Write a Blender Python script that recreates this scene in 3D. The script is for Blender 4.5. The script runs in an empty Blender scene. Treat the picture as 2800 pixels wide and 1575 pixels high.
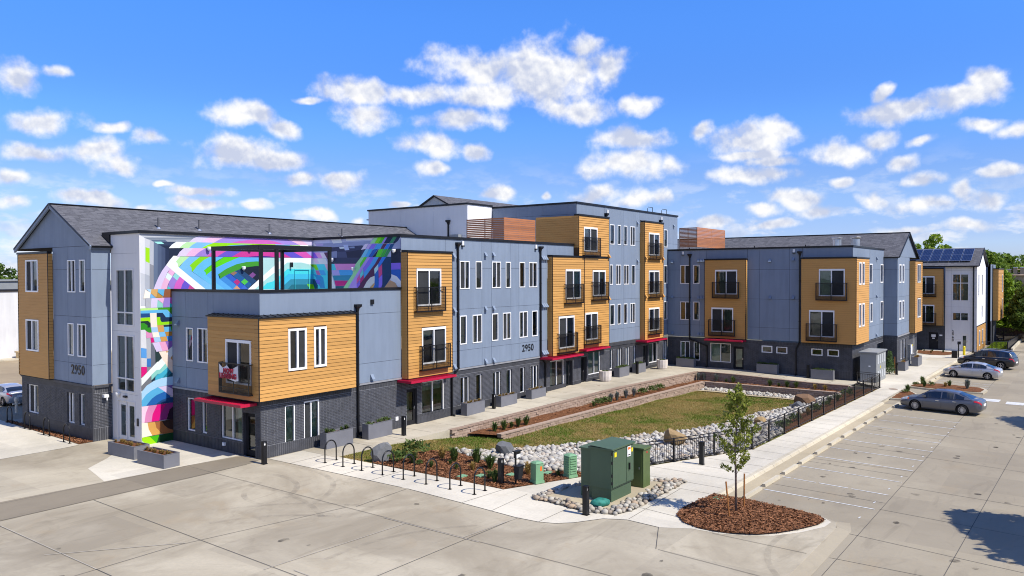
import bpy, bmesh, math, random
import numpy as np
from mathutils import Vector, Matrix
R = math.radians
random.seed(7)
RNG = np.random.default_rng(11)
SC = bpy.context.scene
COL = SC.collection

# ------------------------------------------------------------------ camera
CAM = Vector((-23.28, -32.37, 9.0))
YAW, PIT, ROL = R(36.35), R(-0.99), R(-0.17)
cd = Vector((math.cos(YAW)*math.cos(PIT), math.sin(YAW)*math.cos(PIT), math.sin(PIT)))
cr = Vector((math.sin(YAW), -math.cos(YAW), 0))
cu = cr.cross(cd)
cr, cu = (math.cos(ROL)*cr + math.sin(ROL)*cu), (math.cos(ROL)*cu - math.sin(ROL)*cr)
cam_data = bpy.data.cameras.new('camera')
cam_data.sensor_width = 36.0
cam_data.lens = 27.44
cam_data.clip_end = 3000
cam = bpy.data.objects.new('camera', cam_data)
m3 = Matrix((cr, cu, -cd)).transposed()
cam.matrix_world = Matrix.Translation(CAM) @ m3.to_4x4()
COL.objects.link(cam)
SC.camera = cam

# ------------------------------------------------------------------ light and sky
SUN_EL = R(51.3)
SUN_H = Vector((0.07, -1.0)).normalized()
sun_dir = Vector((SUN_H.x*math.cos(SUN_EL), SUN_H.y*math.cos(SUN_EL), math.sin(SUN_EL)))
sl = bpy.data.lights.new('sun', 'SUN')
sl.energy = 3.2
sl.angle = R(0.5)
sl.color = (1.0, 0.945, 0.85)
sun = bpy.data.objects.new('sun', sl)
sun.rotation_euler = sun_dir.to_track_quat('Z', 'Y').to_euler()
sun.location = (0, -60, 80)
COL.objects.link(sun)
SC.view_settings.view_transform = 'Standard'
SC.view_settings.look = 'None'
SC.view_settings.gamma = 1.0
SC.view_settings.exposure = 0.97
SC.render.engine = 'CYCLES'
SC.cycles.use_denoising = True
SC.cycles.pixel_filter_type = 'BLACKMAN_HARRIS'
SC.cycles.filter_width = 1.05
SC.cycles.max_bounces = 6
SC.cycles.diffuse_bounces = 4
SC.cycles.glossy_bounces = 3
SC.cycles.transmission_bounces = 4
SC.cycles.transparent_max_bounces = 12
SC.cycles.caustics_reflective = False
SC.cycles.caustics_refractive = False
SC.cycles.sample_clamp_indirect = 6

world = bpy.data.worlds.new('World')
SC.world = world
world.use_nodes = True
wt = world.node_tree
wt.nodes.clear()
def wn(t, **kw):
    n = wt.nodes.new(t)
    for k, v in kw.items():
        setattr(n, k, v)
    return n
def wmath(op, a, b=None, c=None, clamp=False):
    n = wn('ShaderNodeMath', operation=op)
    n.use_clamp = clamp
    for i, v in enumerate((a, b, c)):
        if v is None: continue
        if isinstance(v, (int, float)): n.inputs[i].default_value = v
        else: wt.links.new(v, n.inputs[i])
    return n.outputs[0]
def wvec(op, a, b=None, c=None):
    n = wn('ShaderNodeVectorMath', operation=op)
    for i, v in enumerate((a, b, c)):
        if v is None: continue
        if isinstance(v, (tuple, list)): n.inputs[i].default_value = v
        else: wt.links.new(v, n.inputs[i])
    return n
sky = wn('ShaderNodeTexSky', sky_type='NISHITA')
sky.sun_disc = False
sky.sun_elevation = SUN_EL
sky.sun_rotation = math.atan2(SUN_H.x, SUN_H.y)
sky.altitude = 1600
sky.air_density = 1.0
sky.dust_density = 0.2
sky.ozone_density = 3.0
hs = wn('ShaderNodeHueSaturation')
hs.inputs['Hue'].default_value = 0.512
hs.inputs['Saturation'].default_value = 1.25
hs.inputs['Value'].default_value = 1.0
wt.links.new(sky.outputs[0], hs.inputs['Color'])
# direction -> (azimuth from the street axis, elevation)
tc = wn('ShaderNodeTexCoord')
dx = wvec('DOT_PRODUCT', tc.outputs['Generated'], (math.sin(YAW), -math.cos(YAW), 0)).outputs['Value']
dy = wvec('DOT_PRODUCT', tc.outputs['Generated'], (math.cos(YAW), math.sin(YAW), 0)).outputs['Value']
sep = wn('ShaderNodeSeparateXYZ'); wt.links.new(tc.outputs['Generated'], sep.inputs[0])
az = wmath('ARCTAN2', dx, dy)
el = wmath('ARCSINE', sep.outputs['Z'])
cmb = wn('ShaderNodeCombineXYZ')
wt.links.new(az, cmb.inputs[0]); wt.links.new(el, cmb.inputs[1])
P0 = cmb.outputs[0]
def wnoise(vec, scale, detail, rough=0.6):
    n = wn('ShaderNodeTexNoise', noise_dimensions='2D')
    n.inputs['Scale'].default_value = scale; n.inputs['Detail'].default_value = detail
    n.inputs['Roughness'].default_value = rough
    wt.links.new(vec, n.inputs['Vector'])
    return n
# clear-air tint by elevation: deep azure overhead, pale blue (not white) at the horizon
er = wn('ShaderNodeValToRGB'); wt.links.new(wmath('DIVIDE', el, 0.4), er.inputs[0])
er.color_ramp.interpolation = 'EASE'
for i, (p_, c_) in enumerate(((0.0, (0.34, 0.36, 0.58)), (0.10, (0.46, 0.47, 0.66)), (0.26, (0.61, 0.60, 0.70)), (0.50, (0.62, 0.77, 0.92)), (0.86, (0.78, 1.02, 1.16)))):
    if i > 1: er.color_ramp.elements.new(p_)
    er.color_ramp.elements[i].position = p_; er.color_ramp.elements[i].color = c_ + (1,)
skm = wn('ShaderNodeMix', data_type='RGBA', blend_type='MULTIPLY'); skm.inputs[0].default_value = 1.0
wt.links.new(hs.outputs[0], skm.inputs[6]); wt.links.new(er.outputs[0], skm.inputs[7])
# gently warped coordinates so that cloud outlines billow
wrp = wnoise(P0, 9.0, 3.0)
wv = wvec('SUBTRACT', wrp.outputs['Color'], (0.5, 0.5, 0.5)).outputs[0]
P1 = wvec('MULTIPLY_ADD', wv, (0.055, 0.032, 0.0), P0).outputs[0]
CLOUDS = [(-0.565,0.218,0.023,0.016), (-0.526,0.222,0.013,0.008), (-0.543,0.168,0.033,0.015), (-0.478,0.166,0.022,0.007), (-0.438,0.158,0.02,0.01), (-0.55,0.134,0.03,0.011), (-0.499,0.14,0.028,0.015), (-0.469,0.124,0.026,0.012), (-0.569,0.105,0.026,0.01), (-0.565,0.08,0.02,0.01), (-0.489,0.087,0.032,0.009), (-0.439,0.081,0.015,0.006), (-0.331,0.191,0.034,0.016), (-0.294,0.177,0.03,0.013), (-0.34,0.147,0.054,0.02), (-0.29,0.138,0.038,0.012), (-0.413,0.107,0.012,0.004), (-0.372,0.1,0.034,0.007), (-0.37,0.085,0.034,0.008), (-0.316,0.089,0.018,0.006), (-0.271,0.117,0.026,0.01), (-0.216,0.115,0.039,0.013), (-0.253,0.075,0.034,0.009), (-0.195,0.068,0.012,0.007), (-0.252,0.215,0.017,0.005), (-0.191,0.227,0.044,0.016), (-0.184,0.198,0.041,0.02), (-0.124,0.226,0.045,0.013), (-0.044,0.261,0.076,0.022), (-0.034,0.228,0.061,0.019), (-0.062,0.194,0.048,0.015), (-0.1,0.162,0.04,0.017), (-0.049,0.157,0.024,0.01), (-0.105,0.131,0.024,0.01), (-0.019,0.102,0.023,0.01), (-0.138,0.087,0.02,0.004), (0.046,0.251,0.083,0.042), (0.084,0.279,0.033,0.018), (0.122,0.256,0.026,0.021), (0.169,0.212,0.027,0.012), (0.077,0.21,0.063,0.017), (0.157,0.167,0.054,0.017), (0.152,0.135,0.066,0.02), (0.201,0.132,0.023,0.016), (0.114,0.101,0.037,0.012), (0.162,0.093,0.037,0.011), (0.038,0.103,0.01,0.006), (0.296,0.159,0.048,0.02), (0.34,0.168,0.031,0.017), (0.244,0.176,0.013,0.013), (0.303,0.142,0.037,0.008), (0.404,0.144,0.05,0.016), (0.442,0.154,0.025,0.012), (0.464,0.128,0.021,0.01), (0.482,0.147,0.014,0.007), (0.296,0.114,0.054,0.012), (0.326,0.132,0.025,0.008), (0.393,0.109,0.017,0.007), (0.476,0.185,0.047,0.017), (0.525,0.188,0.026,0.015), (0.545,0.202,0.018,0.021), (0.448,0.207,0.008,0.01), (0.538,0.157,0.02,0.008), (0.57,0.15,0.021,0.01), (0.342,0.088,0.033,0.011), (0.308,0.077,0.025,0.008), (0.371,0.073,0.018,0.011), (0.429,0.087,0.017,0.011), (0.487,0.104,0.02,0.009), (0.518,0.094,0.013,0.012), (0.481,0.078,0.033,0.011), (0.554,0.081,0.031,0.013), (0.557,0.11,0.027,0.007), (0.254,0.064,0.026,0.009), (0.53,0.053,0.03,0.007), (0.32,0.058,0.034,0.006), (0.463,0.052,0.03,0.006), (1.88,0.662,0.244,0.081), (-2.656,0.184,0.179,0.074), (2.984,0.172,0.082,0.034), (1.47,0.187,0.074,0.031), (-0.985,0.377,0.146,0.057), (-2.119,0.356,0.182,0.072), (-2.793,0.194,0.072,0.03), (1.781,0.264,0.119,0.048), (-1.574,0.128,0.156,0.065), (-2.294,0.895,0.401,0.105), (-2.215,0.085,0.126,0.053), (1.753,0.171,0.113,0.047), (-2.499,0.112,0.051,0.021), (2.779,0.101,0.091,0.038), (-2.748,0.124,0.166,0.069), (2.221,0.043,0.146,0.061), (2.135,0.348,0.116,0.046), (-0.979,0.576,0.174,0.061), (-1.416,0.884,0.245,0.065), (-2.52,0.429,0.165,0.063), (-2.928,0.032,0.083,0.035), (-2.734,0.329,0.169,0.067), (2.425,0.15,0.167,0.069), (0.851,0.479,0.139,0.052), (2.479,0.242,0.165,0.067), (1.248,0.168,0.091,0.038), (0.943,0.405,0.22,0.091), (1.362,0.204,0.266,0.117), (1.707,0.244,0.277,0.121), (1.989,0.222,0.247,0.108), (2.345,0.449,0.329,0.133), (2.574,0.331,0.209,0.089), (2.982,0.708,0.361,0.124), (-2.909,0.411,0.327,0.135), (-2.705,0.36,0.308,0.13), (-2.242,0.432,0.214,0.087), (-1.995,0.315,0.237,0.101), (-1.548,0.31,0.338,0.145), (-1.196,0.23,0.247,0.108), (-0.935,0.213,0.254,0.112)]  # last large ones are out of view, added to whiten the fill light

def blob_field(vec):
    acc = None
    for a, e, w, h in CLOUDS:
        q = wvec('MULTIPLY_ADD', vec, (1/w, 1/h, 0), (-a/w, -e/h, 0)).outputs[0]
        l = wvec('LENGTH', q).outputs['Value']
        if acc is None: acc = l
        else: acc = wmath('SMOOTH_MIN', acc, l, 0.25)
    return acc
fld = blob_field(P1)
n1 = wnoise(P0, 24.0, 7.0, 0.56)
nc = wnoise(P0, 15.0, 3.0, 0.5)
up = wvec('ADD', P0, (0.004, 0.013, 0.0)).outputs[0]
n2 = wnoise(up, 15.0, 3.0, 0.5)
n3 = wnoise(wvec('ADD', P0, (0.001, 0.0045, 0.0)).outputs[0], 24.0, 7.0, 0.56)
body = wmath('SUBTRACT', 1.22, fld)
dens = wmath('ADD', body, wmath('MULTIPLY', wmath('SUBTRACT', n1.outputs['Fac'], 0.52), 1.75))
ramp = wn('ShaderNodeMapRange', interpolation_type='SMOOTHSTEP')
wt.links.new(dens, ramp.inputs['Value'])
ramp.inputs['From Min'].default_value = -0.05; ramp.inputs['From Max'].default_value = 0.85
ramp.inputs['To Min'].default_value = 0.0; ramp.inputs['To Max'].default_value = 0.98
lowb = wn('ShaderNodeMapRange', interpolation_type='SMOOTHSTEP'); wt.links.new(el, lowb.inputs['Value'])
lowb.inputs['From Min'].default_value = 0.16; lowb.inputs['From Max'].default_value = 0.03; lowb.inputs['To Min'].default_value = 0.0; lowb.inputs['To Max'].default_value = 1.0
stv = wvec('MULTIPLY', P0, (1.0, 2.6, 1.0)).outputs[0]
nl = wnoise(stv, 17.0, 5.0, 0.6)
lown = wn('ShaderNodeMapRange', interpolation_type='SMOOTHSTEP'); wt.links.new(nl.outputs['Fac'], lown.inputs['Value'])
lown.inputs['From Min'].default_value = 0.47; lown.inputs['From Max'].default_value = 0.68; lown.inputs['To Max'].default_value = 0.6
alpha = wmath('MAXIMUM', ramp.outputs[0], wmath('MULTIPLY', lown.outputs[0], lowb.outputs[0]))
# puffs catch the sun on their upper side, lavender grey underneath and deep inside
rel = wmath('ADD', wmath('MULTIPLY', wmath('SUBTRACT', nc.outputs['Fac'], n2.outputs['Fac']), 4.2), wmath('MULTIPLY', wmath('SUBTRACT', n1.outputs['Fac'], n3.outputs['Fac']), 3.2))
shade = wmath('ADD', rel, wmath('SUBTRACT', 0.70, wmath('MULTIPLY', dens, 0.20)), clamp=True)
cmix = wn('ShaderNodeMix', data_type='RGBA')
wt.links.new(shade, cmix.inputs[0])
cmix.inputs[6].default_value = (2.75, 3.0, 3.75, 1)
cmix.inputs[7].default_value = (4.7, 4.68, 4.68, 1)
mx = wn('ShaderNodeMix', data_type='RGBA')
wt.links.new(alpha, mx.inputs[0])
wt.links.new(skm.outputs[2], mx.inputs[6]); wt.links.new(cmix.outputs[2], mx.inputs[7])
bg = wn('ShaderNodeBackground'); bg.inputs['Strength'].default_value = 0.112
wt.links.new(mx.outputs[2], bg.inputs['Color'])
wo = wn('ShaderNodeOutputWorld'); wt.links.new(bg.outputs[0], wo.inputs['Surface'])
world.cycles.sampling_method = 'MANUAL'
world.cycles.sample_map_resolution = 512

# ------------------------------------------------------------------ materials
def lin(h):
    o = []
    for i in (0, 2, 4):
        c = int(h[i:i+2], 16)/255
        o.append(c/12.92 if c <= 0.04045 else ((c+0.055)/1.055)**2.4)
    return tuple(o)
MATS = {}
class NT:
    def __init__(s, name):
        s.m = bpy.data.materials.new(name); s.m.use_nodes = True
        s.t = s.m.node_tree; s.b = s.t.nodes['Principled BSDF']; s.o = s.t.nodes['Material Output']
        s._p = None
    def n(s, t, **kw):
        x = s.t.nodes.new(t)
        for k, v in kw.items(): setattr(x, k, v)
        return x
    def pos(s):
        if s._p is None: s._p = s.n('ShaderNodeNewGeometry').outputs['Position']
        return s._p
    def set(s, x, i, v):
        if isinstance(v, (int, float, tuple, list)): x.inputs[i].default_value = v
        else: s.t.links.new(v, x.inputs[i])
    def math(s, op, a, b=0.0, c=None, clamp=False):
        x = s.n('ShaderNodeMath', operation=op); x.use_clamp = clamp
        s.set(x, 0, a); s.set(x, 1, b)
        if c is not None: s.set(x, 2, c)
        return x.outputs[0]
    def scale(s, v):
        x = s.n('ShaderNodeVectorMath', operation='MULTIPLY'); s.set(x, 0, s.pos()); s.set(x, 1, v); return x.outputs[0]
    def noise(s, scale, detail=4, rough=0.55, vec=None, dist=0.0):
        x = s.n('ShaderNodeTexNoise'); s.set(x, 'Vector', vec if vec is not None else s.pos())
        s.set(x, 'Scale', scale); s.set(x, 'Detail', detail); s.set(x, 'Roughness', rough); s.set(x, 'Distortion', dist)
        return x.outputs['Fac']
    def rng(s, v, a, b, c=0.0, d=1.0, smooth=True):
        x = s.n('ShaderNodeMapRange', interpolation_type='SMOOTHSTEP' if smooth else 'LINEAR')
        for k, q in zip(('Value', 'From Min', 'From Max', 'To Min', 'To Max'), (v, a, b, c, d)): s.set(x, k, q)
        return x.outputs[0]
    def mix(s, f, a, b, blend='MIX'):
        x = s.n('ShaderNodeMix', data_type='RGBA', blend_type=blend)
        s.set(x, 0, f)
        for i, v in ((6, a), (7, b)): s.set(x, i, (tuple(v)+(1,))[:4] if isinstance(v, (tuple, list)) else v)
        return x.outputs[2]
    def col(s, v): s.set(s.b, 'Base Color', (tuple(v)+(1,))[:4] if isinstance(v, (tuple, list)) else v)
    def bump(s, h, strength=0.3, dist=0.02):
        x = s.n('ShaderNodeBump'); s.set(x, 'Strength', strength); s.set(x, 'Distance', dist); s.set(x, 'Height', h)
        s.t.links.new(x.outputs[0], s.b.inputs['Normal'])
    def fin(s, rough=0.6, spec=0.4, metal=0.0):
        s.set(s.b, 'Roughness', rough); s.b.inputs['Specular IOR Level'].default_value = spec
        s.b.inputs['Metallic'].default_value = metal
        return s.m
def M(name, rgb=None, rough=0.6, spec=0.35, metal=0.0, var=0.08, sc=1.6, bump=0.0, bsc=30, streak=0.0, piece=0.0):
    """plain painted / cast surface: base colour with patchy tone, fine grain and optional relief"""
    if name in MATS: return MATS[name]
    t = NT(name)
    d = tuple(c*(1-var*1.6) for c in rgb); l = tuple(min(1, c*(1+var)) for c in rgb)
    f = t.noise(sc, 5, 0.6)
    if streak:
        g = t.noise(1.0, 4, 0.6, vec=t.scale((3.0, 3.0, 0.35)))
        f = t.math('ADD', t.math('MULTIPLY', f, 1-streak), t.math('MULTIPLY', g, streak))
    c = t.mix(t.rng(f, 0.3, 0.7), d, l)
    if piece: c = t.mix(t.math('MULTIPLY', t.n('ShaderNodeObjectInfo').outputs['Random'], piece), c, tuple(x*0.8 for x in rgb))
    t.col(c)
    if bump: t.bump(t.noise(bsc, 3), bump, 0.01)
    MATS[name] = t.fin(rough, spec, metal)
    return MATS[name]

BLUE = M('blue_panel', (0.195, 0.242, 0.318), 0.62, 0.3, var=0.07, sc=0.5, bump=0.10, bsc=7, streak=0.6, piece=0.4)
JOINT = M('panel_backing', (0.045, 0.055, 0.08), 0.8)
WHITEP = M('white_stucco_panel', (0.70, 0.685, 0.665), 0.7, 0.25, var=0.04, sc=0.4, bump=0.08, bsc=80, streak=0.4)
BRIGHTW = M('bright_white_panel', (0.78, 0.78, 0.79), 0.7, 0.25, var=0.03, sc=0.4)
TRIM = M('white_vinyl', (0.80, 0.80, 0.80), 0.4, 0.4, var=0.03)
BLACKM = M('black_metal', (0.007, 0.0075, 0.010), 0.38, 0.35, var=0.1)
BLACKF = M('black_matte', (0.016, 0.016, 0.019), 0.75, 0.2, var=0.1)
BRICK = M('charcoal_brick', (0.052, 0.054, 0.064), 0.66, 0.4, var=0.22, sc=2.6, bump=0.12, bsc=90)
BRICK2 = M('charcoal_brick_smooth', (0.047, 0.049, 0.058), 0.6, 0.4, var=0.15, sc=1.6, bump=0.08, bsc=90)
MORTAR = M('sunlit_mortar', (0.25, 0.255, 0.275), 0.85, 0.2, var=0.1)  # sun on the brick edges painted in as paler joints
MORTAR_SHADE = M('shaded_mortar', (0.12, 0.123, 0.135), 0.85, 0.2, var=0.1)  # same mortar, its colour darkened for the walls in shade
RED = M('red_awning_paint', (0.42, 0.008, 0.045), 0.42, 0.4, var=0.05)
GREYPL = M('grey_planter_paint', (0.155, 0.158, 0.178), 0.5, 0.35, var=0.05, sc=1.2)
FLASH = M('grey_flashing', (0.26, 0.265, 0.285), 0.5, 0.4, metal=0.0, var=0.05)
STEEL = M('galvanised_steel', (0.55, 0.56, 0.57), 0.36, 0.5, metal=0.9, var=0.1)
PIPE = M('grey_vent_pipe', (0.10, 0.10, 0.11), 0.5)
GREENB = M('green_cabinet_paint', (0.062, 0.105, 0.060), 0.5, 0.4, var=0.06, sc=1.0, streak=0.4)
GREENO = M('olive_cabinet_paint', (0.085, 0.125, 0.04), 0.5, 0.4, var=0.10, sc=1.4, streak=0.4)
GREENL = M('light_green_pedestal', (0.17, 0.33, 0.185), 0.5, 0.35, var=0.06)
CABGREY = M('grey_cabinet_paint', (0.24, 0.255, 0.26), 0.45, 0.4, var=0.04)
DARKTEAL = M('green_sandbag', (0.02, 0.17, 0.13), 0.7, var=0.2, sc=8)
WOODSTAKE = M('stake_wood', (0.33, 0.13, 0.035), 0.7, var=0.2, sc=8)
BARK = M('sapling_bark', (0.16, 0.12, 0.10), 0.85, var=0.2, sc=10, bump=0.3)
RAILBR = M('railing_shelf', (0.055, 0.028, 0.02), 0.6, var=0.2)
YELLOWP = M('yellow_paint', (0.80, 0.62, 0.01), 0.45)
ORANGE = M('orange_lens', (0.75, 0.16, 0.03), 0.3)
REDL = M('red_lens', (0.45, 0.01, 0.02), 0.2, 0.6)
CHROME = M('chrome', (0.75, 0.76, 0.78), 0.18, 0.6, metal=0.85)
RIM = M('alloy_rim', (0.55, 0.55, 0.56), 0.32, 0.5, metal=0.6)
RUBBER = M('tyre_rubber', (0.016, 0.016, 0.017), 0.8, 0.2)
PAPER = M('white_sticker', (0.80, 0.80, 0.80), 0.6)
LAMPW = M('white_lamp_housing', (0.75, 0.75, 0.74), 0.5)
STAIRROOM = M('stair_room_wall', (0.22, 0.27, 0.25), 0.9, 0.1, var=0.3, sc=0.8)
INTERIOR = M('room_wall', (0.24, 0.235, 0.21), 0.9, 0.1, var=0.3, sc=0.8)
SCREEN = M('insect_screen', (0.030, 0.032, 0.034), 0.75, 0.25, var=0.15)
CURTAIN = M('pale_curtain', (0.55, 0.53, 0.48), 0.9, 0.1, var=0.15)
BLIND = M('blind_slat', (0.62, 0.70, 0.63), 0.7, 0.2)
TANW = M('tan_stucco', (0.36, 0.28, 0.19), 0.85, 0.2, var=0.06)
BROWNB = M('brown_fence_board', (0.060, 0.034, 0.026), 0.75, 0.25, var=0.25, sc=3)
OLDWOOD = M('grey_wood', (0.22, 0.17, 0.13), 0.85, var=0.2, sc=3)
OFFWALL = M('white_warehouse_paint', (0.6, 0.6, 0.6), 0.8, 0.2, var=0.06, sc=0.3, streak=0.5)

def wood_mat(name, rgb, gl=0.5, var=0.12):
    t = NT(name)
    g = t.noise(1.0, 5, 0.6, vec=t.scale((0.9, 0.9, 26.0)))
    p = t.n('ShaderNodeObjectInfo').outputs['Random']
    f = t.math('ADD', t.math('MULTIPLY', g, 0.65), t.math('MULTIPLY', p, 0.35))
    t.col(t.mix(t.rng(f, 0.25, 0.75), tuple(c*(1-var*1.5) for c in rgb), tuple(min(1, c*(1+var)) for c in rgb)))
    t.bump(g, 0.12, 0.004)
    MATS[name] = t.fin(gl, 0.3)
    return t.m
SIDING = wood_mat('amber_lap_siding', (0.50, 0.262, 0.074), 0.6, 0.10)
CEDAR = wood_mat('cedar_screen_slat', (0.37, 0.145, 0.062), 0.55, 0.15)
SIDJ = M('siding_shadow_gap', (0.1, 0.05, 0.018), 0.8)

def glass_mat(name, tint, dark, rough=0.02, refl=1.0):
    """thin window glass: mirror-like Fresnel reflection over a tinted see-through layer"""
    t = NT(name); t.t.nodes.remove(t.b)
    fr = t.n('ShaderNodeFresnel'); fr.inputs['IOR'].default_value = 1.52
    tr = t.n('ShaderNodeBsdfTransparent'); tr.inputs['Color'].default_value = tuple(tint)+(1,)
    gl = t.n('ShaderNodeBsdfGlossy'); gl.inputs['Roughness'].default_value = rough
    gl.inputs['Color'].default_value = (0.9, 0.95, 1.0, 1)
    mx = t.n('ShaderNodeMixShader')
    f = t.math('MULTIPLY_ADD', fr.outputs[0], 1.25*refl, 0.03)
    t.t.links.new(f, mx.inputs[0]); t.t.links.new(tr.outputs[0], mx.inputs[1]); t.t.links.new(gl.outputs[0], mx.inputs[2])
    wob = t.noise(0.9, 2)
    bp = t.n('ShaderNodeBump'); bp.inputs['Strength'].default_value = 0.05; bp.inputs['Distance'].default_value = 0.05
    t.t.links.new(wob, bp.inputs['Height']); t.t.links.new(bp.outputs[0], gl.inputs['Normal'])
    t.t.links.new(mx.outputs[0], t.o.inputs['Surface'])
    MATS[name] = t.m
    return t.m
GLASS = glass_mat('window_glass', (0.55, 0.70, 0.63), 0.1, refl=1.2)
CARGLASS = M('car_glass', (0.012, 0.016, 0.024), 0.05, 0.9, var=0.1)
PVCELL = M('solar_cell', (0.012, 0.013, 0.035), 0.15, 0.6, var=0.2, sc=4)

def shingle_mat():
    t = NT('asphalt_shingle')
    br = t.n('ShaderNodeTexBrick')
    uv = t.n('ShaderNodeTexCoord').outputs['UV']
    t.set(br, 'Vector', uv); br.offset = 0.37; br.offset_frequency = 1; br.squash = 1.0
    for k, v in (('Scale', 1.0), ('Mortar Size', 0.006), ('Mortar Smooth', 0.3), ('Brick Width', 0.32), ('Row Height', 0.135), ('Bias', -0.1)): br.inputs[k].default_value = v
    br.inputs['Color1'].default_value = (0.058, 0.059, 0.067, 1); br.inputs['Color2'].default_value = (0.135, 0.135, 0.147, 1)
    br.inputs['Mortar'].default_value = (0.04, 0.04, 0.046, 1)
    g = t.noise(14, 3)
    big = t.noise(0.35, 4)
    c = t.mix(t.rng(g, 0.3, 0.7, 0.0, 0.35), br.outputs['Color'], (0.155, 0.155, 0.17))
    c = t.mix(t.rng(big, 0.35, 0.7, 0.0, 0.25), c, (0.075, 0.075, 0.082))
    t.col(c); t.bump(br.outputs['Fac'], 0.4, -0.02)
    MATS['asphalt_shingle'] = t.fin(0.9, 0.2)
    return t.m
SHINGLE = shingle_mat()

def concrete(name, a, b, stain, k=1.0, warm=(0.40, 0.33, 0.24)):
    """cast concrete: broad cloudy stains, tyre-like streaks, drips and fine grain"""
    t = NT(name)
    a, b, stain, warm = (tuple(x*k_ for x, k_ in zip(q, (0.775, 0.71, 0.575))) for q in (a, b, stain, warm))
    n1 = t.noise(0.16, 6, 0.62, dist=0.8)
    n2 = t.noise(0.9, 6, 0.65, dist=1.2)
    n3 = t.noise(9.0, 5, 0.6)
    n4 = t.noise(1.0, 5, 0.6, vec=t.scale((0.22, 1.1, 1.0)), dist=1.6)
    c = t.mix(t.rng(n1, 0.34, 0.66), a, b)
    c = t.mix(t.math('MULTIPLY', t.rng(n2, 0.52, 0.78), 0.34*k), c, stain)
    c = t.mix(t.math('MULTIPLY', t.rng(n4, 0.55, 0.74), 0.26*k), c, tuple(x*0.8 for x in stain))
    c = t.mix(t.math('MULTIPLY', t.rng(t.noise(0.45, 5, 0.6, dist=0.6), 0.56, 0.72), 0.30*k), c, warm)
    br = t.n('ShaderNodeTexBrick'); t.set(br, 'Vector', t.pos()); br.offset = 0.0
    for kk, vv in (('Scale', 1.0), ('Mortar Size', 0.0), ('Brick Width', 2.9), ('Row Height', 3.05), ('Bias', 0.0)): br.inputs[kk].default_value = vv
    br.inputs['Color1'].default_value = (0.90, 0.90, 0.90, 1); br.inputs['Color2'].default_value = (1.05, 1.05, 1.04, 1)
    c = t.mix(1.0, c, br.outputs['Color'], 'MULTIPLY')
    c = t.mix(t.rng(n3, 0.25, 0.75, 0.0, 0.16), c, (0.2, 0.19, 0.18))
    t.col(c); t.bump(t.noise(60, 3), 0.08, 0.004)
    MATS[name] = t.fin(0.85, 0.25)
    return t.m
CONC_LOT = concrete('lot_concrete', (0.345, 0.32, 0.28), (0.41, 0.385, 0.34), (0.215, 0.195, 0.17))
CONC_PLAZA = concrete('plaza_concrete', (0.375, 0.348, 0.302), (0.56, 0.535, 0.485), (0.25, 0.225, 0.185), 1.25)
CONC_BAND = concrete('tinted_concrete_band', (0.25, 0.228, 0.198), (0.29, 0.265, 0.23), (0.18, 0.16, 0.14), 0.7, (0.22, 0.18, 0.14))
CONC_WALK = concrete('sidewalk_concrete', (0.64, 0.64, 0.635), (0.80, 0.80, 0.80), (0.48, 0.465, 0.44), 0.7, (0.50, 0.43, 0.33))
CONC_KERB = concrete('kerb_concrete', (0.60, 0.58, 0.53), (0.70, 0.68, 0.63), (0.42, 0.38, 0.30), 0.9)
CONC_GUT = concrete('gutter_concrete', (0.50, 0.455, 0.36), (0.58, 0.53, 0.43), (0.40, 0.34, 0.24), 0.8)
CONC_PATIO = concrete('patio_concrete', (0.47, 0.455, 0.42), (0.64, 0.625, 0.59), (0.31, 0.28, 0.23), 0.9)
SAW = M('joint_sealant', (0.09, 0.082, 0.072), 0.9)
SAWL = M('pale_joint', (0.38, 0.34, 0.275), 0.9)
LINE = M('worn_white_paint', (0.55, 0.55, 0.54), 0.7, var=0.12, sc=5)

def land(name, a, b, c3=None, s1=0.5, s2=5.0, rough=0.95, bump=0.0):
    t = NT(name)
    a, b = tuple(x*0.68 for x in a), tuple(x*0.68 for x in b)
    if c3: c3 = tuple(x*0.68 for x in c3)
    c = t.mix(t.rng(t.noise(s1, 5, 0.6, dist=0.7), 0.40, 0.60), a, b)
    if c3: c = t.mix(t.rng(t.noise(s2, 4, 0.6), 0.45, 0.7), c, c3)
    c = t.mix(t.rng(t.noise(40, 3), 0.3, 0.8, 0.0, 0.3), c, tuple(x*0.45 for x in a))
    t.col(c)
    if bump: t.bump(t.noise(30, 4), bump, 0.03)
    MATS[name] = t.fin(rough, 0.15)
    return t.m
SOIL = land('lawn_soil', (0.30, 0.215, 0.075), (0.13, 0.155, 0.02), (0.22, 0.185, 0.055), 0.42, 2.0, bump=0.5)
MULCH = land('bark_mulch', (0.22, 0.09, 0.037), (0.30, 0.13, 0.055), (0.11, 0.044, 0.02), 3.0, 14.0, bump=0.9)
CHIP = M('mulch_chip', (0.22, 0.10, 0.05), 0.9, 0.1, var=0.5, sc=9)
FARLAND = land('far_ground', (0.20, 0.18, 0.12), (0.13, 0.15, 0.06), (0.25, 0.22, 0.17), 0.03, 0.3)
STREET = concrete('street_surface', (0.36, 0.30, 0.225), (0.42, 0.355, 0.27), (0.27, 0.225, 0.17), 0.9)
ROCKBED = land('rock_bed_shadow', (0.12, 0.11, 0.10), (0.2, 0.19, 0.17), (0.1, 0.09, 0.08), 4, 12)

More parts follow.
